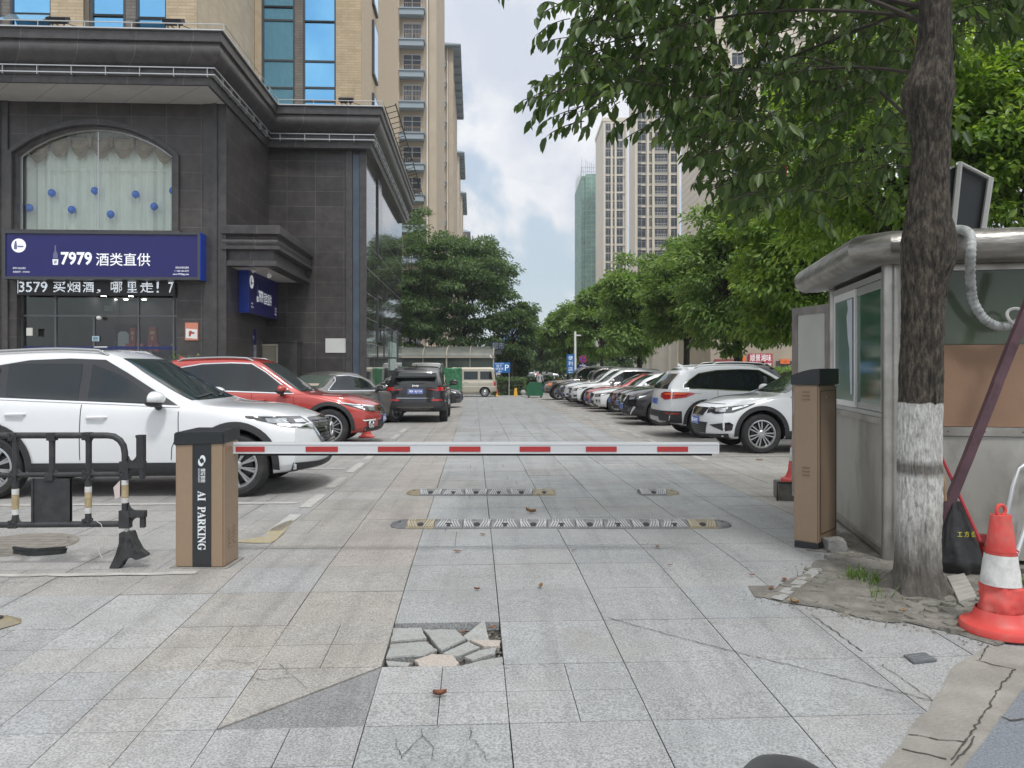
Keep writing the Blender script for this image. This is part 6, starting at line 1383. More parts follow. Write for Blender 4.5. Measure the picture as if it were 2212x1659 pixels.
S13 = sedan(4.9, 1.86, 1.47, 2.95); S13["wraps"] += [("kidney_grille", [(.02, 0, .50), (.26, 0, .50), (.28, 0, .70), (.04, 0, .70)], M_gblk, .012, 1), ("bumper_chrome", [(.60, .1, .28), (.66, .14, .28), (.78, .26, .46), (.72, .2, .48)], M_chrome, .013, 1)]
car_at("parked_sedan", "low white sedan with narrow headlights and twin dark grille in the right row", "car", S13, WHITE, 29.2, noseV=nose(1275, 29.2), heading=180, lod=1)
S14 = sedan(4.7, 1.83, 1.45, 2.8)
car_at("parked_sedan", "bright red car with sloping bonnet behind the low white sedan", "car", S14, paint("bright_red", (.50, .025, .03), .1), 31.7, noseV=nose(1263, 31.7), heading=180, lod=1)
S15 = suv(4.66, 1.88, 1.66, 2.8, .88, .36, 1.05, cowl_x=.95, slope=.85, belt0=1.0, belt1=1.08); S15["rim"] = "s5"
car_at("parked_suv", "white crossover with round fog lamps, left of the bright red car", "car", S15, WHITE, 34.2, noseV=nose(1229, 34.2), heading=180, lod=1)
S16 = barred(suv(4.7, 1.86, 1.73, 2.75, .92, .36, 1.08, belt0=1.02, belt1=1.1), M_frame)
car_at("parked_suv", "white car with big dark barred grille, right of the dark brown one", "car", S16, WHITE, 36.8, noseV=nose(1215, 36.8), heading=180, lod=1)
S17 = suv(4.8, 1.85, 1.80, 2.75, .80, .38, 1.12, cowl_x=.85, slope=.55, belt0=1.08, belt1=1.12, rear_x=.1, zb=.32)
car_at("parked_suv", "dark brown boxy off-road car right of the bronze one, far right row", "car", S17, DKBR, 39.6, noseV=nose(1204, 39.6), heading=180, lod=1)
S18 = suv(4.9, 1.94, 1.88, 2.85, .85, .41, 1.15, cowl_x=.82, slope=.55, belt0=1.12, belt1=1.15, rear_x=.1, zb=.36); S18["rim"] = "s6"; S18["wraps"] += [("indicator", [(.70, .2, .80), (.84, .42, .82), (.84, .44, .96), (.72, .2, .96)], M_tailo, .012, 1)]
car_at("parked_suv", "bronze off-road car with orange indicator, farthest of the right hand row", "car", S18, BRONZE, 43.6, noseV=nose(1172, 43.6), heading=180, lod=1)
# second row behind the right hand row
car_at("parked_suv", "white car in the second row, pale roof above the white tail first car", "car", S16, WHITE, 20.2, noseV=14.4, heading=0, lod=1)
car_at("parked_suv", "black car in the second row behind the nearest white crossover on the right", "car", S12, BLACK, 17.0, noseV=14.6, heading=0, lod=1)
# small cars far down the street
for i, (x, pm, lb) in enumerate(((1142, WHITE, "white car far down the street left of the green container"), (1152, RED, "small red car far down the street above the green container"), (1187, GREYD, "dark car far down the street right of the two people"), (1199, SILVER, "pale car far down the street just left of the bronze off-road car"))):
    car_at("distant_car", lb, "car", S12 if i % 2 else S16, pm, 88 + i * 1.5, V=VU(x, 88), heading=90 if i % 2 else 270, lod=1)
# ------------------------------------------------------------------ foliage
def leaf_mat(name, c1, c2, c3, trans=0.35):
    m = bpy.data.materials.new(name); m.use_nodes = True; t, b = nodes_of(m)
    g = N(t, "ShaderNodeNewGeometry"); r = N(t, "ShaderNodeValToRGB"); t.links.new(g.outputs["Random Per Island"], r.inputs[0])
    e = r.color_ramp.elements; e[0].color = (*c1, 1); e[1].color = (*c3, 1); k = e.new(.55); k.color = (*c2, 1)
    t.links.new(r.outputs[0], b.inputs["Base Color"]); b.inputs["Roughness"].default_value = .42; b.inputs["Specular IOR Level"].default_value = .5
    tr = N(t, "ShaderNodeBsdfTranslucent"); hs = N(t, "ShaderNodeHueSaturation"); hs.inputs["Value"].default_value = 1.7; hs.inputs["Saturation"].default_value = 1.15; hs.inputs["Hue"].default_value = .485
    t.links.new(r.outputs[0], hs.inputs["Color"]); t.links.new(hs.outputs[0], tr.inputs[0])
    mx = N(t, "ShaderNodeMixShader"); mx.inputs[0].default_value = trans; t.links.new(b.outputs[0], mx.inputs[1]); t.links.new(tr.outputs[0], mx.inputs[2])
    t.links.new(mx.outputs[0], t.nodes["Material Output"].inputs[0]); MATS[name] = m; return m
M_leafA = leaf_mat("camphor_leaf", (0.041, 0.078, 0.022), (0.068, 0.121, 0.034), (0.133, 0.192, 0.058), .45)
M_leafB = leaf_mat("bright_leaf", (0.088, 0.167, 0.031), (0.148, 0.253, 0.046), (0.260, 0.354, 0.084), .5)
M_leafC = leaf_mat("street_tree_leaf", (0.082, 0.156, 0.042), (0.139, 0.238, 0.060), (0.254, 0.353, 0.105), .42)
M_leafD = leaf_mat("dark_tree_leaf", (0.050, 0.101, 0.035), (0.086, 0.151, 0.050), (0.158, 0.237, 0.079), .35)
M_leafR = mat("old_red_leaf", (0.22, 0.05, 0.02), .6); M_bark = mat("bark", (0.085, 0.066, 0.048), .95, var=.55, vscale=9, bump=1.0, bscale=14, stretch=(6, 6, 1), dirt=(.035, .028, .02), dscale=5, damt=.6)
M_bark2 = mat("dark_bark", (0.05, 0.042, 0.034), .95, var=.3, vscale=10)
def norm(a): return a / np.maximum(1e-6, np.linalg.norm(a, axis=1, keepdims=True))
def leaves(name, pos, axis, nrm, ln, wd, m, parent=None, fold=.35, curl=.25):
    n = len(pos); axis = norm(axis); side = norm(np.cross(axis, nrm)); nrm = norm(np.cross(side, axis)); ln = ln[:, None]; wd = wd[:, None]
    def pt(a, s, c=0): return pos + axis * ln * a + side * wd * s + nrm * (abs(s) * wd * fold) - nrm * (ln * curl * a * a)
    V = np.stack([pt(0, 0), pt(.28, .42), pt(.66, .40), pt(1, 0), pt(.66, -.40), pt(.28, -.42)], 1).reshape(-1, 3)
    b = np.arange(n)[:, None] * 6; F = np.concatenate([b + np.array([[0, 1, 2, 3]]), b + np.array([[0, 3, 4, 5]])], 1).reshape(-1)
    me = bpy.data.meshes.new(name); me.vertices.add(len(V)); me.vertices.foreach_set("co", V.astype(np.float32).ravel())
    me.loops.add(len(F)); me.loops.foreach_set("vertex_index", F.astype(np.int32)); me.polygons.add(2 * n)
    me.polygons.foreach_set("loop_start", np.arange(0, 8 * n, 4, dtype=np.int32)); me.polygons.foreach_set("loop_total", np.full(2 * n, 4, dtype=np.int32)); me.update(calc_edges=True)
    me.materials.append(m); return link(name, me, parent)
def branch_tube(mb, a, b, r0, r1, rg, bend=.15, n=6):
    a, b = Vector(a), Vector(b); L = (b - a).length; pts = []
    o = Vector((rg.uniform(-1, 1), rg.uniform(-1, 1), rg.uniform(0, 1))) * L * bend
    for k in range(n + 1): t = k / n; pts.append(a.lerp(b, t) + o * math.sin(PI * t))
    mb.tube(pts, [lerp(r0, r1, k / n) for k in range(n + 1)], 6); return pts
def tree(name, label, X, Y, ztop, zbot, rx, ry=None, n=12000, lf=.17, m=None, seed=1, trunk_r=.14, clumps=70, group=None, flat=.45, tx=0.0, lean=0, shape=1.0, spread=.30):
    """crown built from umbrella-like clumps of leaves round a branch skeleton"""
    rg = random.Random(seed); rs = np.random.default_rng(seed); ry = ry or rx; g = gw(X, Y)
    t = thing(name, label, "tree", (X, Y, g), 0, group); cz = (ztop + zbot) / 2 - g; rz = (ztop - zbot) / 2
    C_ = []
    while len(C_) < clumps:
        d = Vector((rg.gauss(0, 1), rg.gauss(0, 1), rg.gauss(0.15, 1))).normalized(); r = rg.uniform(.35, .93) ** .7
        r *= 1 + .20 * math.sin(d.x * 5 + seed) * math.cos(d.z * 4 + seed * 2)
        p = Vector((d.x * r * rx + tx, d.y * r * ry, cz + d.z * r * rz))
        if shape != 1.0: k = 1 - (1 - shape) * max(0, (p.z - cz) / rz); p.x = tx + (p.x - tx) * k; p.y *= k
        C_.append(p)
    tb = MB(); top = Vector((tx * .5 + lean, 0, cz)); branch_tube(tb, (0, 0, -.1), top, trunk_r, trunk_r * .5, rg, .03)
    tk = tb.obj("trunk", M_bark2, t, True); bb = MB()
    for i, p in enumerate(C_):
        if i % 3 == 0: s = Vector((0, 0, 0)).lerp(top, rg.uniform(.55, 1)); branch_tube(bb, s, p, trunk_r * .32, .012, rg, .12, 5)
    if bb.v: bb.obj("limbs", M_bark2, t)
    per = n // clumps; cs = np.array([c[:] for c in C_]); idx = np.repeat(np.arange(clumps), per); N_ = len(idx)
    sz = rs.uniform(.6, 1.25, clumps)[idx] * spread * min(rx, rz) * 1.25
    off = rs.normal(0, 1, (N_, 3)); off *= (rs.uniform(.35, 1, (N_, 1)) / np.maximum(.3, np.linalg.norm(off, axis=1, keepdims=True))); off[:, 2] = off[:, 2] * flat - .18 * (off[:, 0] ** 2 + off[:, 1] ** 2)
    pos = cs[idx] + off * sz[:, None]
    out = pos - np.array([[tx, 0, cz - rz * .3]]); out = norm(out) * .5 + norm(off) * .6; ax = out + rs.normal(0, .45, (N_, 3)); ax[:, 2] -= .35
    nr = np.array([[0, 0, 1.0]]) + rs.normal(0, .45, (N_, 3)) + norm(off) * .5
    leaves("crown", pos, ax, nr, rs.uniform(.7, 1.25, N_) * lf, rs.uniform(.4, .55, N_) * lf, m or M_leafC, t); return t
def TR(nm, lb, px, Y, ytop, ybot, halfpx, **k):
    X = Xat(px, Y); return tree(nm, lb, X, Y, Zat(ytop, Y), Zat(ybot, Y), halfpx * Y / FP, **k)
gR_, gL_ = "trees along the right hand parking row", "trees behind the shop building on the left"
TR("street_tree", "large bright green tree behind the booth roof, right of the tall clipped row", 1755, 23, 330, 775, 190, n=26000, lf=.19, m=M_leafB, seed=3, clumps=110, group=gR_, trunk_r=.2)
TR("street_tree", "big round tree left of the booth, above the two nearest white cars", 1590, 29, 425, 775, 135, n=26000, lf=.20, seed=4, clumps=120, group=gR_, trunk_r=.2)
TR("street_tree", "round green tree above the white tail first car, second from the booth", 1480, 34, 505, 772, 95, n=18000, lf=.21, seed=5, clumps=90, group=gR_, trunk_r=.18)
TR("street_tree", "tree over the low white and red cars, in front of the cream towers", 1382, 40, 560, 772, 88, n=17000, lf=.23, seed=6, clumps=90, group=gR_, trunk_r=.18)
TR("street_tree", "tree right of the white pole, below the green net tower", 1300, 50, 605, 780, 66, n=13000, lf=.26, seed=7, clumps=70, group=gR_)
TR("street_tree", "darker tree directly behind the white pole and blue sign", 1225, 60, 652, 790, 58, n=11000, lf=.28, m=M_leafC, seed=8, clumps=60, group=gR_)
TR("street_tree", "small far tree left of the blue upright sign", 1168, 80, 690, 800, 42, n=8000, lf=.34, m=M_leafD, seed=9, clumps=50, group=gR_)
TR("street_tree", "tall slender tree in front of the nearest tan apartment block", 900, 57, 432, 760, 42, n=11000, lf=.20, m=M_leafD, seed=10, clumps=44, group=gL_, flat=.35, spread=.55, trunk_r=.11, ry=1.7)
TR("street_tree", "broad dark tree above the glass roofed entrance, left of the sky gap", 1005, 60, 488, 772, 118, n=34000, lf=.27, m=M_leafD, seed=11, clumps=120, group=gL_, flat=.35, shape=.8, spread=.25)
TR("street_tree", "lower dark tree beside the corner of the polished wall", 888, 58, 575, 775, 55, n=14000, lf=.26, m=M_leafD, seed=12, clumps=50, group=gL_)
TR("street_tree", "thin drooping tree at the right end of the left group", 1108, 58, 640, 790, 46, n=7500, lf=.26, m=M_leafD, seed=13, clumps=34, group=gL_, flat=.5, spread=.3)
TR("street_tree", "dark round tree behind the parking sign at the end of the lane", 1112, 62, 735, 822, 40, n=8000, lf=.28, m=M_leafD, seed=14, clumps=45, group=gL_)
TR("street_tree", "dark low tree under the sky gap, behind the black shop sign", 1065, 70, 725, 815, 30, n=5000, lf=.3, m=M_leafD, seed=15, clumps=30, group=gL_)
for i, (px, Y, yt, hp, lb) in enumerate(((1195, 100, 735, 50, "far tree beyond the pole between the street trunks"), (1260, 95, 730, 45, "far tree behind the no stopping sign"), (1330, 90, 725, 50, "far tree seen between the trunks over the white cars"), (1135, 120, 745, 30, "farthest tree in the gap under the blue hall"))):
    TR("street_tree", lb, px, Y, yt, 812, hp, n=6000, lf=.42, m=M_leafD, seed=20 + i, clumps=36)
def bush(name, label, cx_, cy_, sx, sy, z0, z1, n, lf, m, seed, cat="bush", kind=None):
    rs = np.random.default_rng(seed); p = rs.uniform(-1, 1, (n, 3)); q = np.abs(p).max(1, keepdims=True); p = p / np.maximum(q, .01) * rs.uniform(.75, 1.0, (n, 1))
    pos = p * np.array([[sx, sy, (z1 - z0) / 2]]) + np.array([[0, 0, (z1 + z0) / 2]]) + rs.normal(0, .05, (n, 3)); ax = norm(p) + rs.normal(0, .6, (n, 3)); nr = p + np.array([[0, 0, .8]]) + rs.normal(0, .5, (n, 3))
    b = MB(); b.box(-sx * .9, sx * .9, -sy * .85, sy * .85, 0.0, z1 * .88)
    t = thing(name, label, cat, (cx_, cy_, gw(cx_, cy_))); b.obj("stems", M_bark2, t); leaves("foliage", pos, ax, nr, rs.uniform(.7, 1.2, n) * lf, rs.uniform(.4, .6, n) * lf, m, t); return t
p = P(1100, 0, 54); bush("hedge", "clipped dark hedge right of the beige minivan at the end of the lane", p.x, 54, 1.1, .7, .0, 1.15, 4500, .13, M_leafD, 31)
bush("hedge", "hedge strip behind the parked cars below the shop boards", Xat(1700, 40), 40, 3.0, .8, 0, 1.75, 6000, .16, M_leafC, 32)
bush("hedge", "low dark hedge under the right tree row behind the pole", Xat(1300, 62), 62, 9, .8, 0, 1.2, 9000, .2, M_leafD, 33)
q = LW(VU(405, 17.4), 17.4); rs = np.random.default_rng(4); n = 420
t = thing("potted_shrub", "thin leafy shrub against the dark wall between the white car and red car roofs", "shrub", (q.x, q.y, gz(17.4)))
b = MB(); b.lathe([(.14, 0), (.2, .35), (.18, .35), (.15, .1)], 16); b.obj("pot", mat("clay_pot", (.2, .09, .05), .8), t); b = MB(); rg = random.Random(5); tips = []
for k in range(26): e = Vector((rg.uniform(-.42, .42), rg.uniform(-.3, .3), rg.uniform(1.3, 2.02))); branch_tube(b, (0, 0, .3), e, .012, .004, rg, .06, 5); tips.append(e)
b.obj("stems", M_bark2, t); T_ = np.array([v[:] for v in tips]); ii = rs.integers(0, 26, n); pos = T_[ii] * rs.uniform(.72, 1.0, (n, 1)) + rs.normal(0, .05, (n, 3)); leaves("foliage", pos, rs.normal(0, 1, (n, 3)), rs.normal(0, .5, (n, 3)) + [0, 0, 1], rs.uniform(.05, .08, n), rs.uniform(.025, .04, n), M_leafC, t)
# ------------------------------------------------------------------ the whitewashed tree in front
tb = Vector((2.625, 4.97)); g0 = gw(*tb); t = thing("camphor_tree", "foreground tree with whitewashed lower trunk beside the booth, its branches reaching over the lane", "tree", (tb.x, tb.y, g0))
def TP(x, y, Y=4.97): v = P(x, y, Y); return Vector((v.x - tb.x, v.y - tb.y, v.z - g0))
spec = [(1990, 1292, 66), (1985, 1262, 56), (1984, 1210, 51), (1985, 1100, 50), (1986, 960, 50), (1990, 800, 48), (1994, 650, 47), (1998, 600, 50), (2003, 570, 57), (2005, 515, 60), (2004, 470, 50), (2008, 400, 43), (2011, 320, 42), (2006, 262, 46), (2004, 232, 54), (2004, 200, 58), (2009, 170, 51), (2014, 140, 43), (2018, 90, 37), (2020, 0, 36), (2024, -160, 33), (2040, -380, 27)]
def trunk_mesh(z_lo=None, z_hi=None, mt=None, nm="trunk"):
    import mathutils.noise as mn
    path = [TP(x, y) for x, y, r in spec]; rad = [(r * .93 - 3) * 4.97 / FP for _, _, r in spec]; pts, rr = [], []
    for i in range(len(path) - 1):
        k = max(2, int((path[i + 1] - path[i]).length / .018))
        for j in range(k): tt = j / k; pts.append(path[i].lerp(path[i + 1], tt)); rr.append(lerp(rad[i], rad[i + 1], tt))
    nn = 96; vs, fs = [], []
    for p, r in zip(pts, rr):
        for k in range(nn):
            a = 2 * PI * k / nn; d = Vector((math.cos(a), math.sin(a), 0)); q = Vector((d.x * 6.5, d.y * 6.5, p.z * 5.5))
            ridge = 1 - abs(mn.noise(q * 1.5 + Vector((0, 0, mn.noise(q * .9) * .8)))) * 2.4
            n1 = ridge * .007 + mn.noise(Vector((d.x * 1.3, d.y * 1.3, p.z * 2.1))) * .012 + mn.noise(q * 4) * .004
            flare = max(0, .13 - p.z) * (.10 + .7 * max(0, mn.noise(Vector((d.x * 1.6, d.y * 1.6, 7))) * 2))
            vs.append(p + d * (r + n1 * min(1, r * 8) + flare))
    for i in range(len(pts) - 1):
        for k in range(nn): a, b_ = i * nn + k, i * nn + (k + 1) % nn; fs.append((a, b_, b_ + nn, a + nn))
    b = MB(); b.add(vs, fs); return b.obj(nm, mt, t, True)
mt = bpy.data.materials.new("whitewashed_bark"); mt.use_nodes = True; T, B = nodes_of(mt); co = N(T, "ShaderNodeTexCoord"); sp = N(T, "ShaderNodeSeparateXYZ"); T.links.new(co.outputs["Object"], sp.inputs[0])
def nz(sc_, st, det=6, rough=.6):
    mp = N(T, "ShaderNodeMapping"); mp.inputs["Scale"].default_value = st; T.links.new(co.outputs["Object"], mp.inputs[0]); n_ = N(T, "ShaderNodeTexNoise"); n_.inputs["Scale"].default_value = sc_; n_.inputs["Detail"].default_value = det; n_.inputs["Roughness"].default_value = rough; T.links.new(mp.outputs[0], n_.inputs[0]); return n_.outputs["Fac"]
def mrn(src, a, b_, c, d):
    n_ = N(T, "ShaderNodeMapRange"); T.links.new(src, n_.inputs[0])
    for i, v in enumerate((a, b_, c, d)): n_.inputs[i + 1].default_value = v
    return n_.outputs[0]
def mth(op, a, b_):
    n_ = N(T, "ShaderNodeMath", operation=op)
    for i, v in enumerate((a, b_)):
        if isinstance(v, (int, float)): n_.inputs[i].default_value = v
        else: T.links.new(v, n_.inputs[i])
    return n_.outputs[0]
rmp = N(T, "ShaderNodeValToRGB"); T.links.new(nz(34, (1, 1, .34), 8, .72), rmp.inputs[0]); e = rmp.color_ramp.elements; e[0].position = .38; e[0].color = (.012, .010, .008, 1); e[1].position = .64; e[1].color = (.125, .105, .08, 1); k = e.new(.5); k.color = (.045, .037, .028, 1)
ztop_w = TP(1990, 870).z; zmid = TP(1985, 1110).z
zz = mth("ADD", sp.outputs[2], mrn(nz(14, (1, 1, .6)), .2, .8, -.012, .012))
top_m = mrn(zz, ztop_w - .004, ztop_w + .004, 1, 0); low_m = mrn(mth("ADD", sp.outputs[2], mrn(nz(9, (1, 1, .3)), .2, .8, -.12, .12)), zmid - .34, zmid + .04, .0, 1)
patchy = mrn(nz(60, (1, 1, .30), 8, .72), .36, .58, .40, 1.0); dimb = mrn(mth("ABSOLUTE", mth("SUBTRACT", sp.outputs[2], TP(1985, 1010).z), 0), .02, .06, .25, 1)
wm = mth("MULTIPLY", mth("MULTIPLY", top_m, low_m), mth("MULTIPLY", patchy, dimb))
mx = N(T, "ShaderNodeMix", data_type="RGBA"); T.links.new(wm, mx.inputs[0]); 
greyed = N(T, "ShaderNodeMix", data_type="RGBA"); T.links.new(mrn(sp.outputs[2], zmid - .3, zmid + .1, .55, 0), greyed.inputs[0]); T.links.new(rmp.outputs[0], greyed.inputs[6]); greyed.inputs[7].default_value = (.15, .14, .125, 1)
T.links.new(greyed.outputs[2], mx.inputs[6]); mx.inputs[7].default_value = (.60, .60, .57, 1); T.links.new(mx.outputs[2], B.inputs["Base Color"]); B.inputs["Roughness"].default_value = .9
bp = N(T, "ShaderNodeBump"); bp.inputs["Strength"].default_value = .9; bp.inputs["Distance"].default_value = .02; T.links.new(nz(34, (1, 1, .34), 8, .72), bp.inputs["Height"]); T.links.new(bp.outputs[0], B.inputs["Normal"])
trunk_mesh(mt=mt)
# limbs and twigs
rg = random.Random(77); bb = MB(); fork = TP(2014, 165)
limbs = [((2016, 60, 4.97), (1600, -60, 5.6), .055), ((2014, 165, 4.97), (1540, 190, 6.3), .04), ((2018, 20, 4.97), (1330, -120, 6.6), .06), ((2004, 300, 4.97), (1700, 120, 6.6), .035), ((2018, 0, 4.97), (1480, 250, 7.2), .035), ((2016, 40, 4.97), (1250, 110, 6.4), .04),
         ((2020, -40, 4.97), (2180, -100, 6), .04), ((2020, -60, 4.97), (1880, -300, 3.6), .05), ((2022, -160, 4.97), (2300, -350, 4.5), .04), ((2020, -100, 4.97), (1700, -380, 5.5), .05), ((2016, 100, 4.97), (2240, 60, 6.2), .03), ((1700, -20, 5.5), (1560, 330, 6.6), .022)]
for a, b_, r in limbs: branch_tube(bb, TP(*a), TP(*b_), r * .36, .005, rg, .08, 10)
canopy = [(1148, 238), (1196, 182), (1214, 110), (1224, -30), (1300, -140), (1960, -140), (1964, 470), (1900, 500), (1800, 470), (1720, 526), (1640, 500), (1581, 526), (1530, 470), (1493, 427), (1478, 369), (1430, 312), (1385, 285), (1347, 250), (1299, 290), (1240, 292), (1200, 262)]
hole = [[(1500, 60), (1560, 30), (1640, 60), (1700, 140), (1640, 190), (1540, 180)], [(1700, 60), (1800, 40), (1830, 130), (1760, 180), (1700, 140)], [(1340, 60), (1380, 50), (1385, 90), (1350, 95)]]
L_pos, L_ax, L_nr, L_s, L_g = [], [], [], [], []
def twig(P0, d, n, big=1.0):
    q = Vector(P0); d = Vector(d).normalized(); pts = [q.copy()]
    for k in range(n):
        d = (d + Vector((rg.gauss(0, .12), rg.gauss(0, .12), -.10 + rg.gauss(0, .06)))).normalized(); q = q + d * .055 * big; pts.append(q.copy())
        for s in ((-1, 1) if k > 1 else (1,)):
            if rg.random() < .12: continue
            sd = d.cross(Vector((0, 0, 1))).normalized() * s; ax = d * .45 + sd * .55 + Vector((rg.gauss(0, .25), rg.gauss(0, .25), -.75 + rg.gauss(0, .3)))
            L_pos.append(q[:]); L_ax.append(ax[:]); L_nr.append((sd * rg.uniform(-.2, .8) + Vector((rg.gauss(0, .35), rg.gauss(0, .35), .75)))[:]); L_s.append(rg.uniform(.06, .145) * big)
    bb.tube(pts, [.004 * big] * (len(pts) - 1) + [.0015], 4, cap=False)
cnt = 0
while cnt < 1750:
    x, y = rg.uniform(1140, 1965), rg.uniform(-140, 530)
    if not inpoly((x, y), canopy) or (any(inpoly((x, y), h) for h in hole) and rg.random() < .72): continue
    edge = inpoly((x - 45, y + 20), canopy) and inpoly((x, y + 45), canopy)
    Y = rg.uniform(5.4, 8.2) if x > 1400 else rg.uniform(5.6, 7.2)
    if x > 1650 and y > 230 and rg.random() < .55: continue
    n = rg.randint(3, 6) if edge else rg.randint(2, 4)
    d = Vector((rg.gauss(-.45, .5), rg.gauss(.1, .5), rg.gauss(.12, .3))); twig(TP(x + 34, y - 46, Y), d, n); cnt += 1
for (x, y, Y) in ((1200, 205, 6.2), (1215, 215, 6.3), (1235, 190, 6.2), (1250, 235, 6.3), (1275, 225, 6.2), (1262, 262, 6.1), (1300, 240, 6.2), (1225, 160, 6.4), (1240, 80, 6.4), (1232, 40, 6.4), (1238, 5, 6.4), (1395, 240, 6.3), (1420, 270, 6.2)): twig(TP(x, y, Y), (-.9, 0, -.05), 6)
for k in range(420):  # right of the trunk, upper edge
    x, y = rg.uniform(2045, 2330), rg.uniform(-180, 118); 
    if y > 60 and x > 2160 and rg.random() < .5: continue
    twig(TP(x, y - 20, rg.uniform(5.2, 7.5)), (rg.gauss(.3, .5), rg.gauss(.1, .5), .1), rg.randint(3, 5))
for k in range(200):  # crown above the picture: shades the booth
    a = rg.uniform(0, 2 * PI); r = 3.0 * math.sqrt(rg.random()); twig((r * math.cos(a) - .5, r * math.sin(a) + .6, rg.uniform(4.6, 7.2)), (rg.gauss(0, 1), rg.gauss(0, 1), .1), 5, 1.6)
bb.obj("limbs", M_bark2, t)
A = lambda q: np.array(q, dtype=float)
LP, LX, LN, LS = A(L_pos), A(L_ax), A(L_nr), A(L_s)
leaves("crown", LP, LX, LN, LS, LS * .46, M_leafA, t, curl=.2)
nr_ = 60; ii = np.random.default_rng(1).integers(0, len(LP), nr_); leaves("red_leaves", LP[ii] + .01, LX[ii] + .1, LN[ii], LS[ii] * .9, LS[ii] * .42, M_leafR, t)
# tree right behind the booth, bright and close
rs = np.random.default_rng(8)
TR("street_tree", "bright leafy tree directly behind the booth roof and whitewashed trunk", 1960, 13.5, 20, 610, 330, n=30000, lf=.14, m=M_leafB, seed=51, clumps=130, trunk_r=.16, flat=.4, spread=.26, group=gR_)
TR("street_tree", "bright tree at the right edge of the picture beyond the booth", 2240, 12.0, 120, 640, 210, n=15000, lf=.14, m=M_leafB, seed=52, clumps=70, trunk_r=.15, group=gR_)
# grass tufts by the trunk
b = MB(); rg = random.Random(9)
for cx_, cy_, nn in ((2.34, 5.22, 60), (2.42, 5.1, 35), (3.38, 5.05, 50), (2.3, 4.8, 14)):
    for k in range(nn):
        x, y = cx_ + rg.gauss(0, .05), cy_ + rg.gauss(0, .04); z = gw(x, y); h = rg.uniform(.04, .11); dx, dy = rg.gauss(0, .04), rg.gauss(0, .04); w_ = .003
        b.add([(x - w_, y, z), (x + w_, y, z), (x + dx * .5 + w_, y + dy * .5, z + h * .7), (x + dx * .5 - w_, y + dy * .5, z + h * .7), (x + dx, y + dy, z + h)], [(0, 1, 2, 3), (3, 2, 4)])
tag(b.obj("grass", leaf_mat("grass_blade", (.07, .13, .03), (.11, .19, .04), (.17, .25, .08))), "thin green grass tufts at the foot of the whitewashed tree", "grass", kind="stuff")
# ------------------------------------------------------------------ guard booth
M_steel = mat("worn_stainless", (0.46, 0.44, 0.405), .32, .82, var=.22, vscale=4, bump=.12, bscale=9, rvar=.12, dirt=(.20, .185, .16), dscale=3, damt=.5)
M_steelp = mat("painted_panel", (0.41, 0.40, 0.365), .42, .25, var=.08, vscale=2, dirt=(.16, .155, .145), dscale=2.2, damt=.55, stretch=(1, 1, .5))
M_boothg = mat("green_booth_glass", (0.06, 0.15, 0.10), .06, spec=.8, var=.6, vscale=1.1); M_boothg2 = mat("dark_green_glass", (0.075, 0.095, 0.065), .12, spec=.5, var=.5, vscale=1.5)
M_board = mat("brown_board", (0.27, 0.165, 0.105), .75, var=.12, vscale=3, bump=.1)
booth = thing("guard_booth", "stainless steel guard booth with rounded roof edge and green windows behind the whitewashed tree", "booth", (2.83, 5.73, 0), R(-10))
BW, BD = 2.4, 1.8
b = MB(); b.lathe([(.07, 0), (.07, 2.2)], 28); b.obj("corner_column", M_steel, booth, True)
b = MB(); b.lathe([(.05, 0), (.05, 2.2)], 20, Matrix.Translation((0, BD, 0))); b.obj("corner_column", M_steel, booth, True)
b = MB(); b.box(-.03, -.01, .06, BD - .05, .07, 1.0); b.obj("lower_side_panel", M_steelp, booth)
b = MB(); b.box(.06, BW, -.03, -.01, .04, .93); b.obj("lower_front_panel", M_steelp, booth)
b = MB(); b.box(.06, BW, -.045, -.012, .935, 1.0); b.box(-.05, -.012, .06, BD - .05, 1.003, 1.05); b.box(-.055, -.0, .06, BD - .05, .02, .068); b.obj("trim_rail", M_steel, booth)
b = MB(); b.box(.07, BW, -.028, -.012, 1.003, 1.60); b.obj("window_board", M_board, booth)
b = MB(); b.box(.07, BW, -.022, -.012, 1.603, 2.14); b.obj("front_window", M_boothg2, booth)
b = MB(); b.box(.07, BW, -.04, -.01, 2.143, 2.19); b.obj("front_rail", M_steel, booth)
b = MB()
for k in range(9): b.lathe([(.001, 0), (.006, 0), (.007, .003)], 8, Matrix.Translation((.12 + k * .25, -.046, .967)), axis="y")
b.obj("rivets", M_frame, booth)
# side window: two sashes
wf = MB(); y0, y1, z0, z1 = .08, 1.62, 1.053, 2.16
for a, c, e, f in ((y0, y1, z0, z0 + .035), (y0, y1, z1 - .05, z1)): wf.box(-.045, -.005, a, c, e, f)
for a in (y0, y1 - .035): wf.box(-.045, -.005, a, a + .035, z0 + .036, z1 - .051)
win_ = wf.obj("side_window", M_alu, booth)
for i, (a, c, xx) in enumerate(((.10, .86, -.035), (.82, 1.58, -.052))):
    b = MB(); b.box(xx, xx + .015, a, c, z0 + .04, z0 + .09); b.box(xx, xx + .015, a, c, z1 - .12, z1 - .055); b.box(xx, xx + .015, a, a + .05, z0 + .09, z1 - .12); b.box(xx, xx + .015, c - .05, c, z0 + .09, z1 - .12); b.obj("sash", M_alu if i == 0 else M_white, win_)
    b = MB(); b.box(xx + .004, xx + .010, a + .05, c - .05, z0 + .09, z1 - .12); b.obj("pane", M_boothg if i == 0 else mat("pale_green_pane", (.13, .21, .18), .12, spec=.6), win_)
b = MB(); b.prism([(.90, 1.2), (.90, 2.03), (1.08, 2.03), (1.04, 1.95), (1.09, 1.88), (1.05, 1.7), (1.0, 1.6), (.96, 1.2)], -.056, -.053, plane="yz"); b.obj("torn_paper", mat("torn_film", (.55, .60, .66), .6), win_)
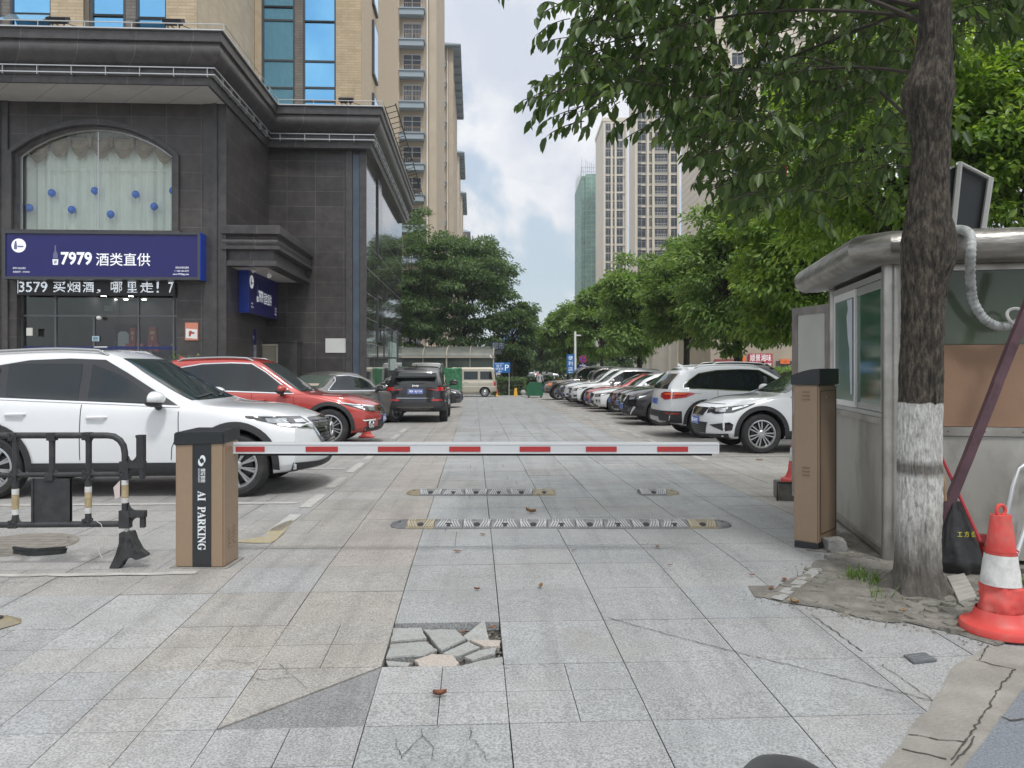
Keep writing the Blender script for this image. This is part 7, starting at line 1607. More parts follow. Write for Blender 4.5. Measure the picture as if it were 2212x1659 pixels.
# roof : rounded fascia swept round a chamfered corner
b = MB(); o = .20; ch = .15; pth = [(-o, BD + o), (-o, -o + ch), (-o + ch, -o), (BW + .3, -o)]
prf = [(-.12, 2.19)] + [(.02 + .115 * math.sin(PI * k / 10), 2.30 - .115 * math.cos(PI * k / 10)) for k in range(11)] + [(-.12, 2.425)]
sweep(b, [(-o_, z_) for o_, z_ in prf], pth[::-1]) if False else sweep(b, prf, [(x, y) for x, y in pth][::-1]) if False else None
def sweepL(mb, prof_, path_):   # outward = left of travel reversed
    sweep(mb, prof_, path_[::-1]) 
bm_ = MB(); sweep(bm_, prf, [(-o, BD + o), (-o, -o + ch), (-o + ch, -o), (BW + .3, -o)])
# make sure the bulge points outwards
xs_ = [v[0] for v in bm_.v]
if min(xs_) > -o - .05: bm_ = MB(); sweep(bm_, [(-a, z) for a, z in prf], [(-o, BD + o), (-o, -o + ch), (-o + ch, -o), (BW + .3, -o)])
bm_.obj("roof_edge", mat("dusty_roof_steel", (0.33, 0.315, 0.29), .36, .75, var=.3, vscale=5, bump=.5, bscale=7, stretch=(1, 1, 3), dirt=(.15, .135, .115), dscale=4, damt=.6), booth, True)
b = MB(); b.add([(-o, BD + o, 2.41), (-o, -o + ch, 2.41), (-o + ch, -o, 2.41), (BW + .3, -o, 2.41), (BW + .3, BD + o, 2.41)] + [(-o, BD + o, 2.2), (-o, -o + ch, 2.2), (-o + ch, -o, 2.2), (BW + .3, -o, 2.2), (BW + .3, BD + o, 2.2)], [(0, 1, 2, 3, 4), (9, 8, 7, 6, 5)]); b.obj("roof_deck", M_steel, booth)
b = MB(); b.box(-.0, BW, BD - .02, BD, .05, 2.19); b.box(BW - .02, BW, 0, BD, .05, 2.19); b.box(0, BW, 0, BD, .04, .07); b.obj("back_wall", M_steelp, booth)
# open door
dd = thing("door", None, None); dd.parent = booth; h = Vector((-.02, BD, 0)); dd.location = h; dd.rotation_euler = (0, 0, R(112))
dW = .66; b = MB(); b.box(0, dW, -.02, .02, .08, 1.0); b.box(0, .09, -.02, .02, 1.0, 2.06); b.box(dW - .09, dW, -.02, .02, 1.0, 2.06); b.box(.09, dW - .09, -.02, .02, 1.98, 2.06); b.obj("door_leaf", M_steel, dd)
b = MB(); b.box(.09, dW - .09, -.006, .006, 1.0, 1.98); b.obj("frosted_pane", mat("frosted_pane", (.50, .51, .47), .35, var=.15, vscale=2), dd)
b = MB(); 
for s in (-1, 1): b.box(dW - .075, dW - .03, s * .021, s * .030, .95, 1.17) if s > 0 else b.box(dW - .075, dW - .03, -.03, -.021, .95, 1.17); b.tube([(dW - .05, s * .03, 1.12), (dW - .05, s * .06, 1.12), (dW - .15, s * .06, 1.12)], .009, 6)
b.obj("lock_plate", M_alu, dd)
# roof lightbox frame, hose
t = thing("lightbox", "open white framed dark box standing on the booth roof right of the trunk", "light box", (P(2062, 495, 5.75).x, 5.75, 2.42))
b = MB()
def q3(x, y, Y=5.75): v = P(x, y, Y); return v - Vector(t.location)
for a, c, r in (((2058, 497), (2073, 350), .022), ((2123, 499), (2140, 384), .022), ((2073, 352), (2040, 368), .014), ((2073, 352), (2140, 386), .014), ((2040, 368), (2030, 497), .014)): b.tube([q3(*a), q3(*c)], r, 6)
b.obj("frame", mat("off_white_metal", (.42, .42, .40), .5, .3), t)
b = MB(); v = [q3(2032, 495, 5.78), q3(2122, 497, 5.78), q3(2138, 386, 5.78), q3(2072, 352, 5.78), q3(2042, 368, 5.78)]; n = 5; b.add(v + [p + Vector((0, .25, 0)) for p in v], [tuple(range(5)), tuple(range(9, 4, -1))] + [(i, (i + 1) % 5, (i + 1) % 5 + 5, i + 5) for i in range(5)]); b.obj("dark_panel", mat("dark_panel_m", (.015, .018, .02), .4), t)
def cB(x, y): return ((3000 + x / 1.843) / 1.8228, (600 + y / 1.843) / 1.8228)
pts = [(1350, 570, 5.4), (1440, 562, 5.35), (1500, 585, 5.28), (1518, 640, 5.22), (1515, 740, 5.2), (1510, 850, 5.3), (1518, 980, 5.42), (1535, 1080, 5.46), (1590, 1180, 5.47), (1650, 1235, 5.47), (1720, 1262, 5.47), (1790, 1258, 5.47), (1850, 1240, 5.46), (1885, 1215, 5.45)]
W_ = [P(*cB(x, y), Y) for x, y, Y in pts]; fine = []
for i in range(len(W_) - 1):
    p0, p1, p2, p3 = W_[max(0, i - 1)], W_[i], W_[i + 1], W_[min(len(W_) - 1, i + 2)]
    for k in range(12): tt = k / 12; fine.append(.5 * ((2 * p1) + (p2 - p0) * tt + (2 * p0 - 5 * p1 + 4 * p2 - p3) * tt * tt + (3 * p1 - p0 - 3 * p2 + p3) * tt ** 3))
b = MB(); b.tube(fine, [.030 + (.0035 if k % 4 < 2 else 0) if 20 < k else .034 for k in range(len(fine))], 12); o_ = b.obj("hose", mat("wrapped_hose", (.40, .42, .41), .55, var=.2, vscale=12, dirt=(.10, .10, .10), dscale=18, damt=.7), smooth=True)
tag(o_, "pale grey taped hose hanging from the booth roof over the dark green window", "hose")
b = MB(); c_ = P(*cB(1838, 1190), 5.40); b.tube([c_ + Vector((.055 * math.cos(a_), -.015 * math.sin(a_ * 2), .055 * math.sin(a_))) for a_ in np.linspace(0, 11, 40)], .011, 6); tag(b.obj("wire_coil", mat("white_wire", (.5, .5, .48), .6)), "small coil of white wire beside the end of the hanging hose", "wire")
# things leaning on the booth
def cC(x, y): return ((3000 + x / 1.3827) / 1.8228, (1400 + y / 1.3827) / 1.8228)
a = G(1995, 1229); top = P(2262, 556, 5.12); d = (top - a).normalized(); L = (top - a).length; b = MB(); sx = d.cross(Vector((0, 1, 0))).normalized(); sy = d.cross(sx); rgx = random.Random(4)
vs = []
for k in range(25):
    c = a + d * L * k / 24; j = rgx.uniform(-.002, .002)
    for u, v in ((-.032, -.02), (.032, -.02), (.032, .02), (-.032, .02)): vs.append(c + sx * (u + j) + sy * v)
b.add(vs, [(i * 4 + j, i * 4 + (j + 1) % 4, (i + 1) * 4 + (j + 1) % 4, (i + 1) * 4 + j) for i in range(24) for j in range(4)] + [(0, 1, 2, 3), (99, 98, 97, 96)])
tag(b.obj("steel_beam", mat("maroon_beam", (.115, .062, .075), .55, var=.25, vscale=7, bump=.3, bscale=12, dirt=(.05, .03, .032), dscale=6, damt=.7)), "long maroon painted steel beam leaning against the booth right of the trunk", "beam")
t = thing("broom", "red broom with thin handle leaning behind the black bag", "broom", G(*cC(1140, 1165)))
hp = [P(*cC(962, 520), 5.45), P(*cC(1060, 730), 5.4), P(*cC(1188, 1008), 5.28)]; b = MB(); b.tube([p - Vector(t.location) for p in hp], .011, 8); b.obj("handle", mat("red_handle", (.40, .03, .04), .4), t)
b = MB(); rgx = random.Random(6)
for k in range(150): x = rgx.uniform(-.10, .10); y = rgx.uniform(-.03, .03); b.tube([(x * .8 + .01, y, .21), (x * 1.15, y * 1.6, .015 + rgx.uniform(0, .02))], .0025, 3, cap=False)
b.obj("bristles", mat("red_bristle", (.36, .035, .03), .7), t); b = MB(); b.box(-.09, .11, -.03, .03, .20, .25); b.obj("head", mat("broom_head", (.30, .04, .04), .5), t)
# black bag
import mathutils.noise as mn
t = thing("black_bag", "black plastic rubbish sack with yellow marks beside the trunk foot", "bag", G(2072, 1236)); vs = []; nn = 40; lv = 26
for j in range(lv + 1):
    z = .50 * j / lv; f = z / .50; r = (.150 * (1 - f) ** .8 + .03) * (1 - .25 * max(0, .15 - f) / .15) if f < 1 else .03
    for k in range(nn):
        a_ = 2 * PI * k / nn; fold = 1 + .22 * mn.noise(Vector((math.cos(a_) * 2.2, math.sin(a_) * 2.2, z * 4))) + .10 * math.cos(a_ * 7 + z * 6) * f; vs.append((r * fold * math.cos(a_) - .03 * f, r * fold * math.sin(a_) * .8, z))
b = MB(); b.add(vs, [(j * nn + k, j * nn + (k + 1) % nn, (j + 1) * nn + (k + 1) % nn, (j + 1) * nn + k) for j in range(lv) for k in range(nn)] + [tuple(reversed(range(nn))), tuple(range(lv * nn, (lv + 1) * nn))]); b.obj("sack", mat("black_sack", (.022, .022, .023), .38, var=.3, vscale=8, bump=.5, bscale=14), t, True)
letters("工 方 位", -.075, .055, .27, .31, -.108, mat("yellow_print", (.55, .50, .03), .6), t, "yellow_marks", bold=.01)
b = MB(); s0, s1 = P(*cC(968, 600), 5.3), P(*cC(992, 790), 5.3); b.tube([s0, s0.lerp(s1, .5) + Vector((.01, 0, 0)), s1], [.014, .02, .018], 8); tag(b.obj("wooden_stick", mat("raw_wood", (.33, .22, .13), .8, var=.3)), "short light wooden stick standing between the trunk and the beam", "stick")
t = thing("metal_frame", "silver tube frame leaning at the right edge behind the big cone", "frame", G(2215, 1225)); b = MB(); o0 = Vector(t.location)
fp = [P(2176, 1105, 5.2), P(2188, 1050, 5.2), P(2200, 1012, 5.22), P(2212, 1004, 5.22), P(2300, 1000, 5.2)]; b.tube([p - o0 for p in fp], .014, 8); b.tube([P(2190, 1215, 5.05) - o0, P(2228, 1100, 5.1) - o0, P(2262, 1010, 5.2) - o0], .016, 8); b.tube([P(2176, 1105, 5.2) - o0, P(2170, 1160, 5.2) - o0], .014, 8); b.obj("tubes", M_alu, t, True)
b = MB(); v = [P(2180, 1105, 5.24), P(2202, 1016, 5.24), P(2290, 1010, 5.24), P(2290, 1190, 5.2), P(2196, 1190, 5.2)]; v = [p - o0 for p in v]; b.add(v + [p + Vector((0, .01, 0)) for p in v], [tuple(range(5)), tuple(range(9, 4, -1))] + [(i, (i + 1) % 5, (i + 1) % 5 + 5, i + 5) for i in range(5)]); b.obj("panel", M_steel, t)
# stone, plate, block, debris
def rock(nm, label, p, s, seed, m, cat="stone"):
    b = MB(); rr = random.Random(seed); bm = bmesh.new(); bmesh.ops.create_icosphere(bm, subdivisions=3, radius=1)
    for v in bm.verts:
        n_ = v.co.normalized(); k = .80 + .22 * mn.noise(n_ * 1.3 + Vector((seed, 0, 0))) + .05 * mn.noise(n_ * 5); c = Vector((max(-.78, min(.78, n_.x * 1.15)), max(-.8, min(.8, n_.y * 1.15)), max(-.75, min(.72, n_.z * 1.1)))) * k; v.co = Vector((c.x * s[0], c.y * s[1], c.z * s[2] + s[2] * .6))
    me = bpy.data.meshes.new(nm); bm.to_mesh(me); bm.free(); me.materials.append(m); smooth_mesh(me, 25); o = link(nm, me, loc=p); tag(o, label, cat); return o
M_rock = mat("grey_rock", (.22, .22, .21), .85, var=.25, vscale=12, bump=.5, bscale=25, dirt=(.13, .125, .11), dscale=8, damt=.5)
rock("stone", "fist sized grey stone at the foot of the tan machine beside the booth", G(1803, 1190), (.115, .09, .085), 3, M_rock)
b = MB(); v = [G(2046, 1256), G(2083, 1249), G(2110, 1300), G(2072, 1311)]; b.add([(p.x, p.y, p.z + z) for z in (.015, .035) for p in v], [(4, 5, 6, 7), (0, 1, 5, 4), (1, 2, 6, 5), (2, 3, 7, 6), (3, 0, 4, 7)])
for k in range(5): a, c = v[0].lerp(v[3], (k + 1) / 6), v[1].lerp(v[2], (k + 1) / 6); b.tube([a + Vector((0, 0, .035)), c + Vector((0, 0, .035))], .004, 4)
tag(b.obj("ribbed_tile", mat("pale_tile", (.32, .31, .28), .8, var=.15, vscale=8)), "pale ribbed tile lying flat right of the trunk foot", "tile")
t = thing("kerb_block", "stained concrete block with dark edge strip beside the open booth door", "block", (3.12, 8.55, gw(3, 8.55)), R(-8)); MB().box(-.17, .30, -.12, .2, 0, .19).obj("concrete", mat("block_concrete", (.17, .16, .14), .9, var=.35, vscale=9, bump=.4, dirt=(.07, .065, .055), dscale=6, damt=.6), t, bevel=.01)
b = MB(); b.tube([(-.19, -.14, .0), (-.19, -.14, .20), (.3, -.14, .21)], .012, 6); b.obj("edge_strip", M_black, t)
def cone(label, loc, H, rb, kind, seed=1, crumple=0.0, tilt=0):
    t = thing("traffic_cone", label, "cone", loc, tilt); nn, lv = 48, 60
    M_c = mat("cone_red", (.60, .065, .055), .5, var=.10, vscale=9, dirt=(.42, .16, .13), dscale=9, damt=.6); M_w = mat("cone_white", (.62, .62, .60), .5, var=.1, vscale=20, dirt=(.35, .34, .32), dscale=15, damt=.6); M_y = mat("cone_yellow", (.72, .36, .03), .45)
    def rad(z): return lerp(rb * .62, rb * .22, z / H)
    for (z0, z1, m_, nm, ex) in ((.10 * H, .38 * H if kind != "far" else .3 * H, M_c if kind != "far" else M_y, "lower_cone", 0), (.40 * H if kind != "far" else .32 * H, .62 * H, M_w if kind != "far" else M_c, "reflective_band", .004), (.64 * H, .93 * H, M_c, "upper_cone", 0)):
        b = MB(); vs = []
        for j in range(lv // 3 + 1):
            z = lerp(z0 - .02 * H, z1 + .0 * H, j / (lv // 3))
            for k in range(nn):
                a_ = 2 * PI * k / nn; q = Vector((math.cos(a_) * 1.8, math.sin(a_) * 1.8, z * 7 + seed)); c_ = crumple * (abs(mn.noise(q * .8)) * 1.1 + abs(mn.noise(q * 2.3)) * .5 - .35) * (1.0 if z < .38 * H else .25); r = rad(z) + ex + c_ * rb; vs.append((r * math.cos(a_), r * math.sin(a_), z))
        b.add(vs, [(j * nn + k, j * nn + (k + 1) % nn, (j + 1) * nn + (k + 1) % nn, (j + 1) * nn + k) for j in range(lv // 3) for k in range(nn)])
        if nm == "upper_cone": b.add(vs[-nn:], [tuple(range(nn))])
        b.obj(nm, m_, t, True)
    b = MB(); vs = []; prof_ = [(.60, .125), (.70, .075), (.80, .055), (.96, .045), (1.0, .03), (1.0, .006), (.96, 0)]
    for r, z in prof_:
        for k in range(nn): a_ = 2 * PI * k / nn; w_ = 1 + crumple * .10 * mn.noise(Vector((math.cos(a_) * 1.5, math.sin(a_) * 1.5, seed))); vs.append((r * rb * w_ * math.cos(a_), r * rb * w_ * math.sin(a_), z * H / .7 + (crumple * .03 * mn.noise(Vector((math.cos(a_), math.sin(a_), 3 + seed))) if z > .01 else 0)))
    b.add(vs, [(j * nn + k, j * nn + (k + 1) % nn, (j + 1) * nn + (k + 1) % nn, (j + 1) * nn + k) for j in range(len(prof_) - 1) for k in range(nn)]); b.obj("base", M_c if kind != "far" else M_y, t, True)
    if kind == "big":
        b = MB(); b.tube([(.028 * math.cos(a_), 0, H * .965 + .030 * math.sin(a_)) for a_ in np.linspace(-1.3, 4.4, 24)], .010, 8, cap=True); b.obj("ring", M_c, t, True)
        b = MB(); zc = H * .645; b.lathe([(rad(zc) + .008, zc - .004), (rad(zc) + .010, zc + .004)], nn); b.obj("band_edge", M_c, t, True)
    return t
c = G(2162, 1366); cone("big worn red and white traffic cone with ring top at the right edge", (c.x, c.y, c.z + .008), .69, .205, "big", 2, .16, R(12))
cone("red cone standing on the concrete block behind the open booth door", (3.17, 8.56, gw(3, 8.5) + .19), .62, .17, "mid", 5, .06)
p = P(792, 0, 17.1); cone("red cone whose base shows under the red car's front bumper", (p.x, 17.1, gw(p.x, 17.1)), .50, .18, "mid", 6); p = P(836, 0, 26.4); cone("small red cone between the red car and the black rear facing car", (p.x, 26.4, gw(p.x, 26.4)), .42, .16, "mid", 7)
p = P(1072.5, 0, 50.2); cone("small red and yellow cone behind the beige minivan's tail", (p.x, 50.2, gw(p.x, 50.2)), .70, .17, "far", 8)
# fallen leaves
rgx = random.Random(12); M_dl = mat("dry_leaf", (.20, .075, .04), .8, var=.4, vscale=30); M_dl2 = mat("dry_leaf_tan", (.26, .16, .075), .8, var=.3, vscale=30)
LV = [(1147, 1109, 22, "upright brown leaf above the long speed bump"), (1042, 1157, 12, "small leaf just below the left of the long speed bump"), (987, 1194, 16, "red brown leaf below the long speed bump, left of centre"), (1377, 1130, 10, "tiny leaf against the long speed bump"), (1420, 1184, 14, "yellowish leaf right below the long speed bump"), (1446, 1224, 9, "tiny leaf right of the middle of the paving"), (1168, 1271, 16, "curled leaf in the middle of the paving"),
      (1030, 1277, 12, "thin leaf left of the curled one in the middle"), (950, 1507, 30, "large curled brown leaf on the small square slabs in front"), (1716, 1306, 20, "upright pointed brown leaf at the edge of the tree pit"), (1695, 1256, 20, "orange brown leaf beside the pit edging strip"), (1666, 1274, 16, "brown leaf in the small hollow left of the pit"), (1950, 1323, 20, "brown leaf on the tree pit near the trunk"), (1898, 1246, 14, "leaf among the pavers left of the trunk"),
      (1625, 1245, 12, "small leaf left of the paving hollow"), (1640, 995, 14, "dark dry leaf on the ground before the nearest right car"), (1065, 1352, 18, "leaf lying in the back right of the paving hole"), (1000, 1362, 14, "leaf between the granite shards"), (2085, 1368, 22, "leaf beside the base of the big cone"), (1238, 1192, 10, "tiny leaf on the slab below the bump centre")]
for i, (x, y, s, lb) in enumerate(LV):
    c = G(x, y); s_ = s * c.y / FP; b = MB(); a0 = rgx.uniform(0, 6.28); up = "upright" in lb or "curled" in lb; nL = 7; vs = []
    for j in range(nL + 1):
        f = j / nL; w_ = s_ * .30 * math.sin(PI * min(1, f * .92 + .06)) ** .8
        for u in (-1, -.5, 0, .5, 1): vs.append(((f - .5) * s_, u * w_, .004 + (.35 if up else .12) * s_ * (abs(u) ** 1.5 * .8 + (f - .4) ** 2 * 1.6) + rgx.uniform(0, .002)))
    b.add(vs, [(j * 5 + k, (j + 1) * 5 + k, (j + 1) * 5 + k + 1, j * 5 + k + 1) for j in range(nL) for k in range(4)]); b.tube([(-s_ * .5, 0, .01), (-s_ * .7, .01, .012)], .0015, 4)
    tag(b.obj("fallen_leaf", M_dl if i % 3 else M_dl2, smooth=True, loc=(c.x, c.y, c.z + .006 - (.02 if i in (16, 17) else 0)), rotz=a0), lb, "leaf", "dry leaves fallen on the paving")
# ------------------------------------------------------------------ barrier machines and boom
M_tanm = mat("bronze_paint", (.305, .218, .145), .40, .15, coat=.2, var=.04, vscale=30); M_cap = mat("dark_cap", (.022, .025, .028), .35, coat=.2)
t = thing("barrier_machine", "tan barrier box with dark cap and white AI PARKING lettering on the left", "barrier box", (-2.235, 5.50, 0), R(-2))
hw = .178; hd = .27
b = MB(); b.box(-hw, hw, 0, hd, .0, .905); b.obj("housing", M_tanm, t, bevel=.012)
b = MB(); b.box(-hw * .17 - .02, hw * .17 + .055, -.004, .01, .0, .91); b.obj("centre_strip", M_cap, t)
b = MB(); b.add([(-hw - .008, -.012, .875), (hw + .004, -.012, .89), (hw + .008, hd + .01, .905), (-hw - .008, hd + .01, .905), (-hw - .006, -.012, .968), (hw, -.012, .972), (hw + .006, hd + .01, .985), (-hw + .04, hd + .01, .985)], [(3, 2, 1, 0), (4, 5, 6, 7), (0, 1, 5, 4), (1, 2, 6, 5), (2, 3, 7, 6), (3, 0, 4, 7)]); b.obj("cap", M_cap, t, bevel=.008)
xs0, xs1 = -.005, .044
sc_f = 5.5 / FP; cx0 = 442 # strip centre in photo
def zz_(y): return (1225 - y) * 5.5 / FP
# lettering drawn directly: read from the left side, turned clockwise
def vletters(s, zc0, zc1, x0, x1, m, par, bold=0, nm="lettering"):
    me_ = text_mesh(s, 1, bold); fit(me_, x0, x1, zc1, zc0, -.0075, rot90=1); me_.materials.clear(); me_.materials.append(m); return link(nm, me_, par)
M_lw = mat("decal_white", (.74, .78, .80), .4)
vletters("𝐀𝐈  𝐏𝐀𝐑𝐊𝐈𝐍𝐆", .552, .128, xs0 - .006, xs1 + .004, M_lw, t, .012); vletters("雷隆智能", .712, .612, xs0 + .016, xs1 + .002, M_lw, t, .01); vletters("LEILONG INTELLIGENT", .712, .612, xs0 - .002, xs0 + .010, M_lw, t, .01, "brand_lettering")
b = MB(); cxm, czm = (xs0 + xs1) / 2, .768
for sgn in (1, -1):
    o_p, i_p = [], []
    for k in range(15): a_ = R(-30 + 190 * k / 14); w_ = .017 * math.sin(PI * (k + .3) / 15); o_p.append((cxm + sgn * .004 + sgn * (.017 + w_ * .6) * math.cos(a_), czm + sgn * (.030 + w_ * .6) * math.sin(a_))); i_p.append((cxm + sgn * .004 + sgn * (.017 - w_ * .6) * math.cos(a_), czm + sgn * (.030 - w_ * .7) * math.sin(a_)))
    n = len(o_p); b.add([(x, -.0075, z) for x, z in o_p + i_p], [(k, k + 1, n + k + 1, n + k) for k in range(n - 1)])
b.obj("swirl_logo", M_lw, t)
b = MB()
for r_ in range(5):
    for c_ in (0, 1): b.box(hw + .001, hw + .006, .07 + c_ * .09, .11 + c_ * .09, .14 + r_ * .03 + c_ * .015, .152 + r_ * .03 + c_ * .015)
b.obj("vent_slots", M_tanm, t); b = MB(); b.lathe([(.001, 0), (.009, 0), (.009, .01)], 12, Matrix.Translation((hw + .012, .12, .86)) @ Matrix.Rotation(R(90), 4, "Z"), axis="y"); b.obj("keyhole", M_chrome, t)
for x in (-.12, -.085):
    for z in (.66, .70): pass
b = MB(); b.box(-hw - .03, hw + .03, -.02, hd + .03, -.006, .006); b.obj("base_plate", M_conc, t)
# boom
Yb = 5.66; xa, xb = Xat(509, Yb), Xat(1552, Yb); zt_, zb_ = Zat(955.5, Yb), Zat(980, Yb); t = thing("boom_arm", "white boom barrier arm with seven red stripes across the lane", "barrier arm", (xa, Yb, zb_), 0); L = xb - xa; H = zt_ - zb_
b = MB(); b.box(-.06, L, 0, .045, 0, H); b.obj("arm", mat("arm_white", (.60, .62, .64), .35, .1, var=.04), t, bevel=.006)
b = MB(); b.box(-.05, L, -.004, -.0005, H * .80, H * .99); b.box(-.05, L, -.004, -.0005, .001, H * .10); b.obj("arm_ridges", mat("arm_white2", (.70, .71, .72), .35, .1), t)
b = MB(); b.box(.02, L - .045, .008, .037, -.016, -.001); b.obj("rubber_strip", mat("black_rubber", (.012, .012, .013), .7), t)
b = MB(); b.box(L - .001, L + .006, .002, .043, .004, H - .004); b.obj("end_cap", M_white, t)
Mrs = mat("red_reflective", (.40, .035, .035), .4, var=.1, vscale=60)
for x0, x1 in ((509, 572), (660, 730), (816, 886), (970, 1038), (1122, 1189), (1265, 1332), (1419, 1486)): b = MB(); b.box(Xat(x0, Yb) - xa + .002, Xat(x1, Yb) - xa, -.006, -.0045, H * .18, H * .63); b.obj("red_stripe", Mrs, t)
# right machine
cxy = Vector((2.405, 6.03)); ang_ = math.atan2(.41, .36); t = thing("barrier_machine", "tall tan box with dark curved cap beside the booth window on the right", "barrier box", (cxy.x, cxy.y, gw(*cxy)), ang_)
w1, w2 = .42, .20
b = MB(); b.box(0, w1, 0, w2, .05, 1.30); b.obj("housing", M_tanm, t, bevel=.012); b = MB(); b.box(.006, w1 - .006, .006, w2 - .006, -.01, .052); b.obj("plinth", M_cap, t)
b = MB(); pr_ = [(-.012, 1.30), (w2 + .02, 1.30), (w2 + .02, 1.375), (w2 * .6, 1.41), (w2 * .25, 1.425), (-.012, 1.43)]; b.prism(pr_, -.012, w1 + .012, plane="yz"); b.obj("cap", M_cap, t, bevel=.006)
b = MB(); 
for z in (.12, 1.25): b.box(.04, w1 - .03, -.003, -.0005, z, z + .004)
for x in (.036, w1 - .034): b.box(x, x + .004, -.003, -.0005, .12, 1.254)
b.obj("door_gap", M_seam, t); b = MB(); b.lathe([(.001, 0), (.008, 0), (.008, .008)], 12, Matrix.Translation((w1 * .42, -.008, 1.20)), axis="y"); b.obj("keyhole", M_chrome, t)
b = MB()
for z in (1.18, 1.21, 1.24, .58, .61, .64): b.box(-.005, -.0005, .07, .13, z, z + .008)
b.obj("vent_slots", mat("bronze_dark", (.20, .13, .08), .5), t)
# ------------------------------------------------------------------ black plastic barrier
M_bp = mat("black_hdpe", (.027, .028, .031), .55, var=.25, vscale=12, dirt=(.06, .06, .06), dscale=9, damt=.6)
Yp = 5.5; t = thing("plastic_barrier", "black plastic road barrier with taped uprights, front left", "barrier", (Xat(150, Yp), Yp + .02, 0)); k_ = Yp / FP / 5.042
def BP(x, y): return Vector((Xat(x / 5.042, Yp) - Xat(150, Yp), 0, Zat(921.7 + y / 5.042, Yp)))
b = MB(); rr_ = .0225
crv = [(-900, 98), (1150, 98), (1225, 108), (1290, 150), (1330, 210), (1345, 290), (1347, 420)]; b.tube([BP(*p) for p in crv], rr_, 12); b.tube([BP(-900, 540), BP(1340, 520)], rr_ * .82, 12); b.tube([BP(-900, 1082), BP(1330, 1065)], rr_, 12)
for x in (-250, 150, 550, 950): b.tube([BP(x, 100), BP(x, 540)], rr_ * .92, 12)
for x in (-650, 148, 945, 1345): b.tube([BP(x, 540), BP(x, 1080)], rr_ * .95, 12)
def gus(cx, cy, sx_, sy_, s=75):   # rounded web in a corner
    pts = [(0, 0)] + [(s * (1 - math.sin(a_)), s * (1 - math.cos(a_))) for a_ in np.linspace(0, PI / 2, 6)]; P_ = [BP(cx + sx_ * px, cy + sy_ * py) for px, py in pts]; b.prism([(p.x, p.z) for p in P_], -.012, .012)
for x in (150, 550, 950):
    for sx_ in (-1, 1): gus(x + sx_ * 28, 515, sx_, -1); gus(x + sx_ * 28, 128, sx_, 1, 40)
for x in (148, 945):
    for sx_ in (-1, 1): gus(x + sx_ * 28, 1060, sx_, -1); gus(x + sx_ * 28, 560, sx_, 1, 50)
gus(1318, 500, -1, -1, 90); gus(1318, 1040, -1, -1, 70); gus(1318, 560, -1, 1, 40)
for x, y in ((130, 110), (935, 105), (130, 555), (935, 525), (550, 110), (530, 545), (130, 1068), (935, 1050)): b.box(BP(x - 45, 0).x, BP(x + 45, 0).x, -.024, .024, BP(0, y + 42).z, BP(0, y - 42).z)
b.obj("frame", M_bp, t, True, bevel=0)
b = MB()
for x, y in ((130, 110), (935, 105), (130, 555), (935, 525), (1330, 510), (130, 1068), (935, 1050)): c_ = BP(x, y); b.lathe([(.006, -.001), (.017, -.004), (.020, .0)], 16, Matrix.Translation((c_.x, -.0245, c_.z)), axis="y")
b.obj("bolt_recess", M_black, t)
b = MB(); p0, p1 = BP(335, 1055), BP(755, 570); b.box(p0.x, p1.x, -.010, .010, p0.z, p1.z); b.box(p0.x, p0.x + .014, -.018, .018, p0.z, p1.z); b.box(p1.x - .014, p1.x, -.018, .018, p0.z, p1.z); b.obj("infill_panel", M_bp, t)
b = MB()
def bx(x0, x1, y0, y1, d=.028): a, c = BP(x0, y1), BP(x1, y0); b.box(a.x, c.x, -d, d, a.z, c.z)
bx(1300, 1400, 380, 575, .026); bx(1390, 1568, 382, 455, .024); bx(1512, 1560, 455, 570, .016); bx(1484, 1562, 120, 384, .024); bx(1478, 1560, 92, 122, .027); gus(1484, 384, -1, -1, 100); gus(1385, 384, 1, -1, 60); gus(1400, 455, 1, 1, 100)
b.obj("upper_hinge", M_bp, t, bevel=.004); b = MB(); bx(1295, 1410, 915, 1108, .028); bx(1400, 1574, 918, 992, .024); bx(1516, 1568, 992, 1103, .016); gus(1410, 990, 1, 1, 100); gus(1385, 918, 1, -1, 90); b.obj("lower_hinge", M_bp, t, bevel=.004)
M_tape = mat("white_tape", (.60, .61, .60), .4, dirt=(.4, .38, .33), dscale=30, damt=.7); M_tapy = mat("aged_tape", (.40, .32, .19), .6, var=.3, vscale=20, dirt=(.25, .17, .08), dscale=14, damt=.8)
for x, y0, y1 in ((148, 680, 965), (945, 655, 948), (1345, 582, 835)):
    h = y1 - y0
    for a_, c_, m_ in ((y0, y0 + h * .22, M_tape), (y0 + h * .22, y0 + h * .78, M_tapy), (y0 + h * .78, y1, M_tape)): b = MB(); b.tube([BP(x, c_ - 1), BP(x, a_ + 1)], rr_ * .95 + .0025, 14); b.obj("reflective_tape", m_, t, True)
b = MB(); b.add([BP(*p) + Vector((0, y_, 0)) for p, y_ in (((1308, 585), -.02), ((1242, 660), -.03), ((1257, 790), -.025), ((1306, 765), -.022))], [(0, 1, 2, 3)]); b.obj("peeled_tape", mat("peeled_pink", (.55, .47, .45), .7), t)
b = MB(); fo = [(1305, 1155), (1300, 1270), (1265, 1390), (1200, 1530), (1198, 1556), (1262, 1562), (1325, 1522), (1352, 1465), (1395, 1430), (1440, 1425), (1490, 1452), (1600, 1412), (1600, 1396), (1530, 1340), (1470, 1230), (1440, 1140)]
pf = [(BP(*p).x, BP(*p).z) for p in fo]; b.prism(pf, -.035, .035); b.obj("foot", mat("dark_rubber_foot", (.035, .037, .037), .7, var=.3, vscale=20, bump=.2), t, bevel=.004)
b = MB()
